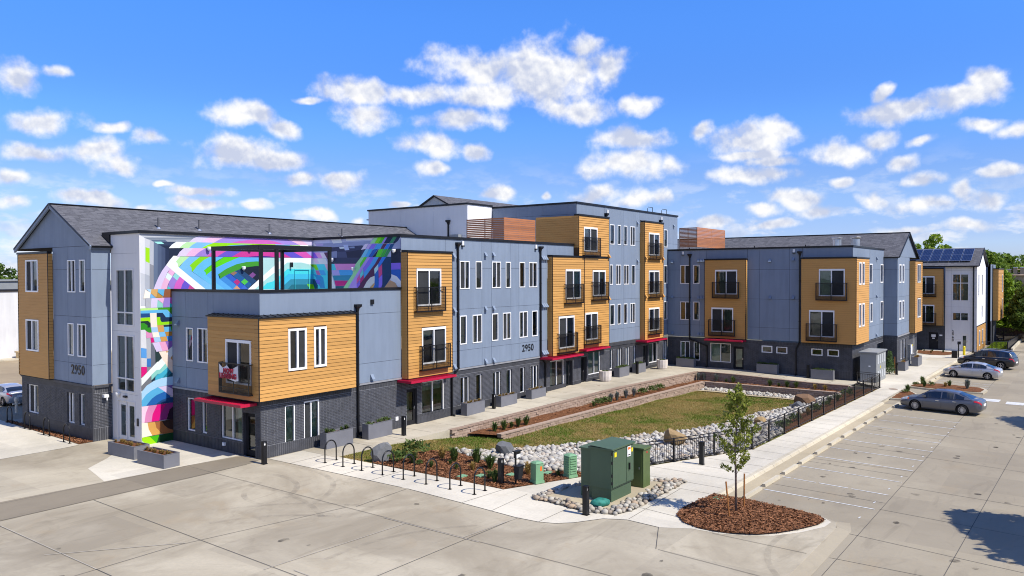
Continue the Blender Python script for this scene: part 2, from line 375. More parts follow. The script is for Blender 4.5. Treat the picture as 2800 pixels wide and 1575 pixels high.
def rnd_mat(name, cols, rough=0.8, bump=0.2, bsc=18):
    """colour picked per piece: by object when single, by the 'tone' attribute when joined"""
    t = NT(name)
    cols = [tuple(x*0.68 for x in c) for c in cols]
    at = t.n('ShaderNodeAttribute'); at.attribute_name = 'tone'
    v = t.math('FRACT', t.math('ADD', at.outputs['Fac'], t.n('ShaderNodeObjectInfo').outputs['Random']))
    rp = t.n('ShaderNodeValToRGB'); t.set(rp, 0, v)
    e = rp.color_ramp.elements
    while len(e) < len(cols): e.new(0.5)
    for i, c in enumerate(cols):
        e[i].position = i/(len(cols)-1); e[i].color = tuple(c)+(1,)
    c = t.mix(t.rng(t.noise(7, 4), 0.3, 0.75, 0.0, 0.3), rp.outputs[0], tuple(x*0.5 for x in cols[0]))
    t.col(c)
    if bump: t.bump(t.noise(bsc, 4), bump, 0.02)
    MATS[name] = t.fin(rough, 0.3)
    return t.m
COBBLE = rnd_mat('river_cobble', [(0.60, 0.53, 0.41), (0.34, 0.32, 0.29), (0.66, 0.57, 0.42), (0.48, 0.44, 0.37), (0.72, 0.67, 0.56), (0.38, 0.31, 0.24), (0.60, 0.44, 0.29)])
PALEROCK = rnd_mat('white_river_rock', [(0.66, 0.61, 0.51), (0.36, 0.34, 0.31), (0.74, 0.70, 0.61), (0.58, 0.50, 0.38), (0.45, 0.43, 0.39), (0.78, 0.75, 0.67), (0.55, 0.42, 0.30)])
BLOCK = rnd_mat('tan_wall_block', [(0.50, 0.36, 0.27), (0.44, 0.315, 0.235), (0.56, 0.42, 0.325), (0.47, 0.34, 0.255)], 0.9, 0.5, 22)
SHADEBLOCK = BLOCK
TANROCK = rnd_mat('sandstone_boulder', [(0.46, 0.31, 0.14), (0.52, 0.38, 0.20), (0.42, 0.28, 0.13)], 0.9, 0.6, 5)
RUSTROCK = rnd_mat('rusty_boulder', [(0.20, 0.105, 0.055), (0.27, 0.16, 0.09), (0.18, 0.10, 0.06)], 0.9, 0.6, 5)
GREYROCK = rnd_mat('grey_boulder', [(0.17, 0.175, 0.18), (0.24, 0.245, 0.25), (0.20, 0.205, 0.21)], 0.85, 0.6, 5)
def leaf_mat(name, a, b, c):
    t = NT(name)
    at = t.n('ShaderNodeAttribute'); at.attribute_name = 'tone'
    rp = t.n('ShaderNodeValToRGB'); t.set(rp, 0, at.outputs['Fac'])
    e = rp.color_ramp.elements; e.new(0.5)
    for i, q in enumerate((a, b, c)): e[i].position = i/2; e[i].color = tuple(q)+(1,)
    t.col(rp.outputs[0])
    tl = t.n('ShaderNodeBsdfTranslucent'); t.t.links.new(rp.outputs[0], tl.inputs[0])
    mx = t.n('ShaderNodeMixShader'); mx.inputs[0].default_value = 0.3
    t.t.links.new(t.b.outputs[0], mx.inputs[1]); t.t.links.new(tl.outputs[0], mx.inputs[2])
    t.t.links.new(mx.outputs[0], t.o.inputs['Surface'])
    MATS[name] = t.fin(0.6, 0.25)
    return t.m
LEAF = leaf_mat('tree_leaf', (0.07, 0.12, 0.015), (0.14, 0.22, 0.022), (0.24, 0.33, 0.04))
LEAFD = leaf_mat('dark_tree_leaf', (0.045, 0.085, 0.02), (0.09, 0.15, 0.026), (0.15, 0.22, 0.04))
LEAFY = leaf_mat('bright_tree_leaf', (0.10, 0.17, 0.01), (0.19, 0.29, 0.016), (0.31, 0.40, 0.035))
SAPLEAF = leaf_mat('sapling_leaf', (0.10, 0.125, 0.015), (0.19, 0.22, 0.028), (0.30, 0.33, 0.055))
GRASSB = leaf_mat('grass_blade', (0.36, 0.255, 0.09), (0.20, 0.19, 0.035), (0.085, 0.16, 0.010))
TUFTG = leaf_mat('green_tuft', (0.035, 0.065, 0.02), (0.075, 0.12, 0.025), (0.14, 0.19, 0.045))
TUFTY = leaf_mat('straw_tuft', (0.22, 0.13, 0.03), (0.33, 0.22, 0.06), (0.40, 0.30, 0.10))
TUFTB = leaf_mat('lavender_tuft', (0.10, 0.13, 0.10), (0.16, 0.19, 0.15), (0.22, 0.21, 0.24))
CONIF = leaf_mat('conifer_needle', (0.05, 0.10, 0.03), (0.09, 0.16, 0.045), (0.15, 0.23, 0.07))
LAWNG = leaf_mat('bright_lawn', (0.13, 0.20, 0.01), (0.2, 0.29, 0.012), (0.26, 0.36, 0.02))

# ------------------------------------------------------------------ geometry helpers
class MB:
    def __init__(s): s.v = []; s.f = []; s.m = []; s.mats = []
    def mi(s, mat):
        if mat not in s.mats: s.mats.append(mat)
        return s.mats.index(mat)
    def add(s, vs, fs, mat=None):
        o = len(s.v); s.v += [tuple(p) for p in vs]; k = s.mi(mat)
        for f in fs: s.f.append(tuple(i+o for i in f)); s.m.append(k)
        return s
    def box(s, x0, x1, y0, y1, z0, z1, mat=None):
        if x0 > x1: x0, x1 = x1, x0
        if y0 > y1: y0, y1 = y1, y0
        if z0 > z1: z0, z1 = z1, z0
        v = [(x, y, z) for z in (z0, z1) for y in (y0, y1) for x in (x0, x1)]
        return s.add(v, [(0, 2, 3, 1), (4, 5, 7, 6), (0, 1, 5, 4), (2, 6, 7, 3), (0, 4, 6, 2), (1, 3, 7, 5)], mat)
    def quad(s, a, b, c, d, mat=None): return s.add([a, b, c, d], [(0, 1, 2, 3)], mat)
    def prism(s, poly, z0, z1, mat=None, side=None):
        """vertical prism over a ccw (x, y) polygon; z0/z1 numbers"""
        n = len(poly); v = [(x, y, z0) for x, y in poly] + [(x, y, z1) for x, y in poly]
        s.add(v, [tuple(range(n, 2*n))], mat)
        s.add(v, [tuple(reversed(range(n)))] + [(i, (i+1) % n, n+(i+1) % n, n+i) for i in range(n)], side or mat)
        return s
    def tube(s, pts, r, n=8, mat=None, cap=True):
        pts = [Vector(p) for p in pts]
        rr = r if isinstance(r, (list, tuple)) else [r]*len(pts)
        vs = []; fs = []
        for i, p in enumerate(pts):
            t = (pts[min(i+1, len(pts)-1)] - pts[max(i-1, 0)]).normalized()
            a = t.orthogonal().normalized() if i == 0 else (a - t*a.dot(t)).normalized()
            b = t.cross(a)
            for k in range(n):
                q = 2*math.pi*k/n
                vs.append(p + (a*math.cos(q) + b*math.sin(q))*rr[i])
        for i in range(len(pts)-1):
            for k in range(n):
                fs.append((i*n+k, i*n+(k+1) % n, (i+1)*n+(k+1) % n, (i+1)*n+k))
        if cap: fs += [tuple(reversed(range(n))), tuple(range((len(pts)-1)*n, len(pts)*n))]
        return s.add(vs, fs, mat)
    def bar(s, a, b, w, h, mat=None):
        """rectangular bar from a to b, w across (horizontal), h tall"""
        a, b = Vector(a), Vector(b); t = (b-a).normalized()
        up = Vector((0, 0, 1)) if abs(t.z) < 0.95 else Vector((0, 1, 0))
        sd = t.cross(up).normalized()*w/2; u2 = sd.cross(t).normalized()*h/2
        v = [p+q for p in (a, b) for q in (-sd-u2, sd-u2, sd+u2, -sd+u2)]
        return s.add(v, [(3, 2, 1, 0), (4, 5, 6, 7), (0, 1, 5, 4), (1, 2, 6, 5), (2, 3, 7, 6), (3, 0, 4, 7)], mat)
    def lathe(s, prof, n=20, mat=None, c=(0, 0, 0), cap=True):
        vs = []; fs = []
        for r, z in prof:
            for k in range(n):
                q = 2*math.pi*k/n; vs.append((c[0]+r*math.cos(q), c[1]+r*math.sin(q), c[2]+z))
        for i in range(len(prof)-1):
            for k in range(n): fs.append((i*n+k, i*n+(k+1) % n, (i+1)*n+(k+1) % n, (i+1)*n+k))
        if cap: fs += [tuple(reversed(range(n))), tuple(range((len(prof)-1)*n, len(prof)*n))]
        return s.add(vs, fs, mat)
def mesh_of(mb, name, mats=None, smooth=False):
    me = bpy.data.meshes.new(name)
    me.from_pydata(mb.v, [], mb.f)
    ml = mats if mats else [m for m in mb.mats if m]
    for m in ml: me.materials.append(m)
    if not mats and len(mb.mats) > 1: me.polygons.foreach_set('material_index', mb.m)
    if smooth: me.polygons.foreach_set('use_smooth', [True]*len(me.polygons))
    me.update()
    return me
def parent_to(o, p):
    if p is not None:
        o.parent = p
        mw = Matrix.Identity(4); q = p
        chain = []
        while q is not None: chain.append(q); q = q.parent
        for q in reversed(chain): mw = mw @ q.matrix_parent_inverse @ q.matrix_basis
        o.matrix_parent_inverse = mw.inverted()
def link(name, data, parent=None, loc=None, rz=0.0, scale=None, local=False):
    o = bpy.data.objects.new(name, data)
    COL.objects.link(o)
    if loc is not None: o.location = loc
    if rz: o.rotation_euler = (0, 0, rz)
    if scale is not None: o.scale = scale
    if parent is not None:
        if local: o.parent = parent
        else: parent_to(o, parent)
    return o
def obj(name, mb, parent=None, mats=None, smooth=False, local=False, loc=None, kind=None):
    o = link(name, mesh_of(mb, name, mats, smooth), parent, loc, local=local)
    if kind: o['kind'] = kind
    return o
def thing(name, label, cat, loc=(0, 0, 0), rz=0.0, group=None):
    o = link(name, None, loc=loc, rz=rz); o.empty_display_size = 0.3
    return tag(o, label, cat, group)
def tag(o, label, cat, group=None):
    o['label'] = label; o['category'] = cat
    if group: o['group'] = group
    return o
def struct(name, mb, mats=None, smooth=False):
    o = obj(name, mb, None, mats, smooth); o['kind'] = 'structure'; return o
def copy_thing(root, loc, rz=None, label=None, group=None):
    r = root.copy(); COL.objects.link(r); r.location = loc
    if rz is not None: r.rotation_euler = (0, 0, rz)
    if label: r['label'] = label
    if group: r['group'] = group
    for ch in root.children:
        c = ch.copy(); COL.objects.link(c); c.parent = r
        for g in ch.children:
            d = g.copy(); COL.objects.link(d); d.parent = c
    return r
ORD = ['first', 'second', 'third', 'fourth', 'fifth', 'sixth', 'seventh', 'eighth', 'ninth', 'tenth', 'eleventh', 'twelfth', 'thirteenth', 'fourteenth', 'fifteenth', 'sixteenth', 'seventeenth', 'eighteenth']
UNIT = {}
def unit_box(mat):
    if mat.name not in UNIT:
        UNIT[mat.name] = mesh_of(MB().box(0, 1, 0, 1, 0, 1, mat), 'piece_'+mat.name)
    return UNIT[mat.name]
def tone_attr(me, per_face_tones):
    a = me.attributes.new('tone', 'FLOAT', 'FACE'); a.data.foreach_set('value', np.asarray(per_face_tones, dtype=np.float32))

def stain_mat(name, rgb, k):
    t = NT(name); t.col(rgb); t.fin(0.9, 0.1)
    tr = t.n('ShaderNodeBsdfTransparent'); mx = t.n('ShaderNodeMixShader')
    t.t.links.new(t.math('MULTIPLY', t.rng(t.noise(1.3, 4, 0.6), 0.3, 0.8), k), mx.inputs[0])
    t.t.links.new(tr.outputs[0], mx.inputs[1]); t.t.links.new(t.b.outputs[0], mx.inputs[2]); t.t.links.new(mx.outputs[0], t.o.inputs['Surface'])
    return t.m
TYRE = stain_mat('tyre_scuff', (0.16, 0.14, 0.12), 0.22)
OIL = stain_mat('oil_drip', (0.05, 0.045, 0.04), 0.8)

# ------------------------------------------------------------------ ground, lot, plaza, courtyard terrain
from mathutils.geometry import delaunay_2d_cdt
def ss(a, b, x):
    t = min(1.0, max(0.0, (x-a)/(b-a))); return t*t*(3-2*t)
def yk(x): return -20.35 - 0.0205*(x-7.0)          # kerb line
L1A, L1B, L2B = Vector((2.7, -12.8)), Vector((16.2, -18.7)), Vector((43.2, -19.4))
def dline(p, a, b):
    d = (b-a).normalized(); n = Vector((-d.y, d.x)); return (p-a).dot(n)
def hgt(x, y):
    p = Vector((x, y))
    df = min(dline(p, L1A, L1B), dline(p, L1B, L2B))
    base = -0.62*ss(5.5, 13.5, x) - 0.28*min(1.0, max(0.0, (x-14)/26))
    w = 0.03*math.sin(x*0.9+y*0.4) + 0.02*math.sin(y*1.3-x*0.5)
    return (base + w*ss(6, 9, x))*ss(0.3, 4.4, df) - 0.015
def zpat(x, y):
    z = 0.32*min(1.0, max(0.0, (x-12)/18))
    return z*(1-0.85*ss(6, 16, -y)) if y < -6 else z
def drape(poly, hf, step, jitter=0.0, seed=1):
    rg = random.Random(seed)
    xs = [p[0] for p in poly]; ys = [p[1] for p in poly]
    vs = []
    n = len(poly)
    for i in range(n):
        a, b = Vector(poly[i]), Vector(poly[(i+1) % n]); k = max(1, int((b-a).length/step))
        for j in range(k): vs.append(a.lerp(b, j/k))
    nb = len(vs); edges = [(i, (i+1) % nb) for i in range(nb)]
    x = min(xs)+step*0.5
    while x < max(xs):
        y = min(ys)+step*0.5
        while y < max(ys):
            vs.append(Vector((x+rg.uniform(-jitter, jitter), y+rg.uniform(-jitter, jitter)))); y += step
        x += step
    v2, _, f2, *_ = delaunay_2d_cdt(vs, edges, [list(range(nb))], 1, 1e-4)
    mb = MB(); mb.add([(p.x, p.y, hf(p.x, p.y)) for p in v2], [tuple(f) for f in f2], None)
    return mb
def inside(poly, x, y):
    c = False; n = len(poly); j = n-1
    for i in range(n):
        xi, yi = poly[i]; xj, yj = poly[j]
        if (yi > y) != (yj > y) and x < (xj-xi)*(y-yi)/(yj-yi)+xi: c = not c
        j = i
    return c
def sheet(name, poly, z, mat):
    mb = MB(); mb.add([(x, y, z) for x, y in poly], [tuple(range(len(poly)))], mat)
    return struct(name, mb)
# far ground to the horizon, with a rectangular opening where the sunken courtyard lies
gx = [-1500, 2.2, 44.5, 1500]; gy = [-1500, -19.7, -2.3, 1500]
mb = MB()
for i in range(3):
    for j in range(3):
        if (i, j) == (1, 1): continue
        mb.quad((gx[i], gy[j], -0.2), (gx[i+1], gy[j], -0.2), (gx[i+1], gy[j+1], -0.2), (gx[i], gy[j+1], -0.2), FARLAND)
struct('ground', mb)
LOTZ = -0.12
sheet('parking_lot', [(-90, -90), (150, -90), (150, -19.75), (6.4, -19.75), (6.4, -25.2), (-90, -25.2)], LOTZ, CONC_LOT)
sheet('street', [(-120, 21.8), (60, 21.8), (60, 90), (-120, 90)], LOTZ, STREET)
# plaza slab: everything paved level with the building doors
kx = [7.2, 36, 75, 110]
plaza = [(-70, -25.3), (5.6, -25.3), (6.3, -25.15), (6.75, -24.5), (7.2, -21.3), (7.25, yk(7.2))] + [(x, yk(x)) for x in kx[1:]] + [(110, -17.6), (43.2, -19.42), (16.2, -18.72), (2.68, -12.78), (2.6, -2.6), (3.0, 0.3), (3.0, 21.8), (-70, 21.8)]
mb = MB(); mb.prism(plaza, -0.19, 0.0, CONC_PLAZA, CONC_KERB); struct('plaza', mb)
CONC_APRON = concrete('apron_concrete', (0.36, 0.335, 0.295), (0.43, 0.405, 0.36), (0.24, 0.22, 0.19))
# sloping kerb apron along the plaza's south edge (turned-down edge and its gutter)
mb = MB()
mb.add([(-70, -25.3, -0.004), (5.7, -25.3, -0.004), (5.9, -25.75, -0.114), (-70, -25.75, -0.114)], [(3, 2, 1, 0)], CONC_APRON)
mb.add([(5.7, -25.3, -0.004), (6.38, -25.1, -0.004), (6.85, -25.5, -0.114), (5.9, -25.75, -0.114)], [(3, 2, 1, 0)], CONC_APRON)
struct('kerb_ramp', mb)
# bright sidewalk sheets
walk = [(0.35, -0.15), (0.36, -4), (0.42, -9.44), (0.2, -12.44), (-0.06, -15.4), (0.0, -16.4), (0.22, -17.0), (0.7, -17.5), (1.71, -18.12), (2.1, -18.9), (2.0, -20.2), (2.55, -21.2), (2.62, -22.2), (2.9, -22.95), (3.5, -23.8), (4.4, -24.45), (5.5, -24.95), (6.2, -25.0), (6.62, -24.6), (7.15, -21.4), (7.2, yk(7.2)+0.16)] + [(x, yk(x)+0.16) for x in kx[1:]] + [(110, -17.8), (75, -16.8), (58.3, -16.8), (46, -16.8), (43.2, -19.4), (16.2, -18.7), (2.7, -12.8), (2.62, -2.62), (3.0, -0.05)]
sheet('sidewalk', walk, 0.006, CONC_WALK)
sheet('entry_walk', [(-0.05, 7.8), (-1.7, 7.85), (-2.6, 8.2), (-4.25, 6.44), (-5.8, 5.1), (-6.5, 2.15), (-1.97, 1.78), (-0.3, 1.6), (-0.05, 1.6)], 0.006, CONC_WALK)
sheet('rack_pavement', [(-70, 10.45), (-7.5, 10.48), (-4.41, 10.56), (-3.62, 10.8), (-3.1, 22), (-2.6, 26), (-70, 26)], 0.006, CONC_WALK)
sheet('tinted_pavement', [(-70, -0.3), (-8, -0.34), (-3.4, -0.38), (-0.9, -0.25), (-0.2, -0.1), (-0.1, 1.4), (-0.6, 1.5), (-1.97, 1.72), (-10.5, 2.36), (-70, 6.0)], 0.010, CONC_BAND)
# kerb and gutter along the stalls
mb = MB()
for x0, x1 in ((7.3, 36.0), (48.5, 75)):
    n = int((x1-x0)/1.2)
    for i in range(n):
        a = x0+(x1-x0)*i/n+0.008; b = x0+(x1-x0)*(i+1)/n-0.008
        pr = [(0.16, 0.012), (0.0, 0.010), (-0.06, -0.02), (-0.10, -0.105), (-0.14, -0.116)]
        for k in range(4):
            mb.quad((a, yk(a)+pr[k+1][0], pr[k+1][1]), (b, yk(b)+pr[k+1][0], pr[k+1][1]), (b, yk(b)+pr[k][0], pr[k][1]), (a, yk(a)+pr[k][0], pr[k][1]), CONC_KERB)
struct('kerb', mb)
mb = MB()
mb.add([(7.3, yk(7.3)-0.13, -0.114), (7.2, yk(7.2)-1.02, -0.114), (36, yk(36)-1.0, -0.114), (36, yk(36)-0.13, -0.114)], [(0, 1, 2, 3)], CONC_GUT)
mb.add([(48.5, yk(48.5)-0.13, -0.114), (48.5, yk(48.5)-1.0, -0.114), (75, yk(75)-1.0, -0.114), (75, yk(75)-0.13, -0.114)], [(0, 1, 2, 3)], CONC_GUT)
struct('gutter', mb)
# joints sawn into the paving
def strip(mb, a, b, w, z, mat):
    a, b = Vector(a), Vector(b); d = (b-a).normalized(); n = Vector((-d.y, d.x))*w/2
    mb.add([(*(a-n), z), (*(b-n), z), (*(b+n), z), (*(a+n), z)], [(0, 1, 2, 3)], mat)
mb = MB()
for a, b in (((0.32, -0.3), (0.42, -9.1)), ((-2.83, 1.5), (-2.95, -25.2)), ((-8.15, -0.4), (-8.7, -25)), ((-11.72, -0.4), (-11.7, -9.3)), ((-2.6, -9.61), (0.4, -9.44)), ((-30, -8.0), (-9.1, -8.03)), ((-9.1, -8.03), (-2.9, -9.35)), ((-30, -15.0), (-0.1, -15.5)), ((0.42, -9.44), (0.2, -12.44)), ((0.2, -12.44), (-0.06, -15.4)), ((-0.06, -15.4), (0.0, -16.4)), ((0.0, -16.4), (0.22, -17)), ((0.22, -17), (0.7, -17.5)), ((0.7, -17.5), (1.71, -18.12)), ((1.71, -18.12), (2.1, -18.9)), ((2.1, -18.9), (2.0, -20.2)), ((2.0, -20.2), (-0.06, -21.1)), ((-0.06, -21.18), (-0.4, -25.2)), ((2.5, -22.0), (2.4, -25.2)), ((-30, -0.3), (-1, -0.3)), ((-30, 2.9), (-1.97, 1.74)), ((-20, 10.47), (-7.5, 10.48)), ((-7.5, 10.48), (-3.7, 10.6))):
    strip(mb, a, b, 0.02, 0.015, SAW)
for a, b in (((-8.2, -13), (-8.5, -25)), ((-12.1, -5.4), (-8.8, -8.04)), ((-2.95, -15.25), (-0.1, -15.52)), ((-2.95, -11.5), (-2.95, -16)), ((-8.7, -12.2), (-3, -12.6)), ((-11.7, -1), (-11.7, -8))):
    strip(mb, a, b, 0.035, 0.0165, SAWL)
for x in (0.36,):
    for y in (-1.8, -3.6, -5.4, -7.2): strip(mb, (x, y), (2.62, y+0.02), 0.02, 0.015, SAW)
for i in range(23):
    x = 8.3+i*1.55; strip(mb, (x, -18.62-0.026*max(0, x-16)/1 if x > 16 else -15.2-0.437*(x-8.3)), (x-0.1, yk(x)+0.2), 0.018, 0.015, SAW)
for a, b in (((2.2, -18.9), (7.0, -18.75)), ((2.2, -18.3), (4.5, -18.0)), ((3.8, -18.1), (3.5, -20.2)), ((5.6, -18.1), (5.4, -20.1)), ((7.2, -16), (7.1, -20)), ((2.7, -14), (0.0, -14.2)), ((2.7, -12.8), (0.2, -12.6)), ((2.6, -16.4), (0.0, -16.4))):
    strip(mb, a, b, 0.018, 0.015, SAW)
struct('pavement_joints', mb)
mb = MB()
for a, b in (((-60, -25.78), (90, -26.35)), ((-60, -28.98), (3.16, -28.98)), ((3.16, -28.98), (60, -30.4)), ((5.64, -25.5), (4.9, -31)), ((13.4, -25.9), (12.9, -31)), ((19.9, -26), (18.9, -32)), ((2.8, -25.8), (2.9, -31)), ((9.3, -26), (8.8, -31)), ((26.5, -26.2), (25.6, -32)), ((34, -26.3), (33, -33)), ((16.4, -21.6), (16.4, -26)), ((9.0, -23.4), (9.3, -23.42)), ((10.6, -21.4), (10.3, -26)), ((15.7, -21.5), (15.3, -26)), ((20.8, -21.6), (20.2, -26)), ((25.7, -21.7), (25, -26.1))):
    strip(mb, a, b, 0.022, LOTZ+0.006, SAW)
struct('lot_joints', mb)
# stall lines, worn: dashes of paint
mb = MB(); rg = random.Random(5)
st = [((9.52, -21.45), (9.18, -25.85)), ((12.03, -21.47), (11.59, -25.88)), ((14.48, -21.55), (14.07, -25.95)), ((17.01, -21.61), (16.53, -26.0)), ((19.47, -21.64), (18.94, -26.08)), ((21.95, -21.72), (21.4, -26.13)), ((24.54, -21.88), (23.88, -26.16)), ((26.89, -21.92), (26.19, -26.24)), ((29.22, -22.05), (28.71, -26.32)), ((31.53, -22.06), (30.98, -26.36)), ((35.9, -22.1), (35.2, -26.4)), ((49.0, -22.0), (48.3, -26.4)), ((50.3, -22.0), (49.6, -26.4)), ((51.6, -22.0), (50.9, -26.4)), ((56.2, -22.1), (55.5, -26.5)), ((58.6, -22.1), (57.9, -26.5)), ((61.2, -22.1), (60.5, -26.5)), ((66, -22.2), (65.3, -26.6))]
for a, b in st:
    a, b = Vector(a), Vector(b); t = 0.0
    while t < 1:
        l = rg.choice((0.08, 0.14, 0.22, 0.3)); e = min(1, t+l)
        strip(mb, a.lerp(b, t), a.lerp(b, e), 0.085*rg.uniform(0.7, 1.05), LOTZ+0.010, LINE)
        t = e + rg.choice((0.0, 0.004, 0.012, 0.03))
for x, y in ((41.9, -26.9), (41.2, -28.4), (41.0, -30.0)):
    mb.quad((x-0.55, y-0.55, LOTZ+0.010), (x+0.75, y-0.6, LOTZ+0.010), (x+0.75, y+0.5, LOTZ+0.010), (x-0.55, y+0.5, LOTZ+0.010), LINE)
for k in range(10):
    x, y = st[k][1]; strip(mb, (x-1.55, y+0.25), (x-1.3, y+0.22), 0.05, LOTZ+0.010, LINE)
struct('stall_markings', mb)
sheet('crossing_slab', [(67.2, -19.0), (70, -18.9), (70.4, -21.5), (67.6, -21.6)], 0.012, CONC_KERB)

# ---- patio in front of the long facade, rising slightly to the back
patio = [(2.45, -2.6), (10.9, -2.7), (28.5, -3.45), (42.25, -4.5), (42.55, -17.3), (45.9, -17.3), (45.9, 0.2), (2.45, 0.2)]
mb = drape(patio, lambda x, y: zpat(x, y)+0.012, 1.4)
mb.mats = [CONC_PATIO]; mb.m = [0]*len(mb.f)
edge = patio[:5] + [(42.6, -19.4)]
for a, b in zip(edge, edge[1:]):
    n = max(1, int(math.dist(a, b)/1.5))
    for i in range(n):
        p = Vector(a).lerp(Vector(b), i/n); q = Vector(a).lerp(Vector(b), (i+1)/n)
        mb.quad((*p, -1.3), (*q, -1.3), (*q, zpat(*q)+0.012), (*p, zpat(*p)+0.012), CONC_PATIO)
struct('patio', mb)
mb = MB()
for k in range(1, 19):
    x = 3+k*2.25
    y0 = -2.65-0.058*max(0, x-10.9)
    if x < 45: mb.add([(x-0.012, y0+0.35, zpat(x, y0)+0.017), (x+0.012, y0+0.35, zpat(x, y0)+0.017), (x+0.012, -0.02, zpat(x, -0.1)+0.017), (x-0.012, -0.02, zpat(x, -0.1)+0.017)], [(0, 1, 2, 3)], SAW)
for k in range(6):
    y = -6-k*1.9
    mb.add([(42.9, y, zpat(43, y)+0.018), (42.9, y+0.025, zpat(43, y)+0.018), (45.8, y+0.025, zpat(45, y)+0.018), (45.8, y, zpat(45, y)+0.018)], [(3, 2, 1, 0)], SAW)
struct('patio_joints', mb)
# ---- lawn, rock slope, planting beds
lawn = [(2.62, -2.55), (2.68, -12.78), (16.2, -18.72), (42.6, -19.4), (42.6, -2.6), (10.9, -2.6)]
mb = drape(lawn, hgt, 0.7, 0.2); mb.mats = [SOIL]; mb.m = [0]*len(mb.f); struct('lawn', mb, smooth=True)
bedpoly = [(2.7, -4.85), (2.69, -12.75), (6.4, -14.42), (7.3, -14.7), (6.1, -12.3), (5.95, -9.4), (7.0, -6.2), (6.3, -5.5), (5.2, -5.05), (3.9, -4.6)]
rockpoly = [(7.0, -6.3), (6.0, -9.4), (6.15, -12.3), (7.4, -14.7), (10, -15.8), (16.2, -18.55), (21, -18.6), (24, -17.6), (30, -17.3), (37.5, -17.3), (37.4, -15.4), (34, -14.7), (30.8, -13.9), (25, -13.5), (21.7, -12.5), (18, -10.8), (14, -9.1), (10.5, -7.7)]
fencebed = [(21.2, -18.75), (42.4, -19.3), (42.4, -17.2), (37.6, -17.4), (30, -17.4), (24, -17.7)]
farstones = [(39.35, -6.0), (39.3, -15.6), (37.6, -16.4), (40.7, -17.0), (40.8, -6.0)]
def bed(name, poly, off, mat, st=0.6):
    m = drape(poly, lambda x, y: hgt(x, y)+off, st, 0.15); m.mats = [mat]; m.m = [0]*len(m.f); return struct(name, m, smooth=True)
bed('mulch_bed', bedpoly, 0.03, MULCH, 0.35)
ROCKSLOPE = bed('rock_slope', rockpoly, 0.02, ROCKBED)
bed('fence_bed', fencebed, 0.03, MULCH)
FARROCK = bed('rock_strip', farstones, 0.02, ROCKBED)
m = drape([(38.85, -5.9), (38.8, -15.2), (39.3, -15.4), (39.35, -5.9)], lambda x, y: hgt(x, y)+0.07, 0.4); m.mats = [CONC_GUT]; m.m = [0]*len(m.f); struct('concrete_edging', m)
W1 = [(10.9, -2.72), (28.5, -3.47), (42.2, -4.52), (42.5, -17.2)]
W2 = [(12.85, -4.8), (27, -5.2), (41.0, -5.7), (41.1, -17.0)]
strippoly = [(12.2, -2.95), (12.8, -4.65), (27, -5.05), (41.1, -5.55), (41.2, -17.2), (42.4, -17.2), (42.1, -4.7), (28.5, -3.6)]
m = drape(strippoly, lambda x, y: -0.38+0.03*math.sin(x*2)+0.02*math.sin(y*3.1), 0.5, 0.1); m.mats = [MULCH]; m.m = [0]*len(m.f); struct('mulch_strip', m, smooth=True)
# tree island in the lot and the two others further on
def island(name, poly, hump):
    cx = sum(p[0] for p in poly)/len(poly); cy = sum(p[1] for p in poly)/len(poly)
    R_ = max(math.dist(p, (cx, cy)) for p in poly)
    m = drape(poly, lambda x, y: 0.02+hump*(1-min(1, math.dist((x, y), (cx, cy))/R_))+0.02*math.sin(x*5)*math.sin(y*6), 0.35, 0.1)
    m.mats = [MULCH]; m.m = [0]*len(m.f)
    return struct(name, m, smooth=True)
isl1 = [(7.12, -20.2), (5.48, -20.03), (4.22, -20.0), (3.67, -20.13), (3.02, -20.65), (2.7, -21.39), (2.69, -22.02), (2.86, -22.77), (3.2, -23.34), (3.85, -23.91), (4.63, -24.35), (5.56, -24.74), (6.1, -24.78), (6.4, -24.66), (6.62, -24.42), (6.72, -23.99), (6.85, -23.18), (7.05, -21.43)]
isl2 = [(45.5, -21.15), (47.4, -21.15), (48.2, -22.5), (47.6, -25.7), (46.6, -26.1), (44.9, -26.0), (44.7, -25.0), (45.1, -22.5)]
isl3 = [(38.2, -21.1), (42.4, -21.15), (42.6, -21.6), (41, -22.2), (38.4, -22.2)]
isl4 = [(74.5, -17.1), (73.3, -18.5), (73.6, -19.9), (74.6, -20.4), (77.3, -20.4), (78.3, -19.0), (78.4, -16.6)]
mb = MB()
for name, p, h in (('tree_island', isl1, 0.10), ('stall_island', isl2, 0.05), ('corner_island', isl3, 0.05), ('entry_island', isl4, 0.05)):
    if p is not isl1:
        c = Vector((sum(q[0] for q in p)/len(p), sum(q[1] for q in p)/len(p)))
        out = [tuple(c+(Vector(q)-c)*1.0+(Vector(q)-c).normalized()*0.22) for q in p]
        area = sum(out[i][0]*out[(i+1) % len(out)][1]-out[(i+1) % len(out)][0]*out[i][1] for i in range(len(out)))
        mb.prism(out if area > 0 else out[::-1], -0.19, 0.012, CONC_KERB)
    island(name, p if True else p, h)
struct('island_kerb', mb)

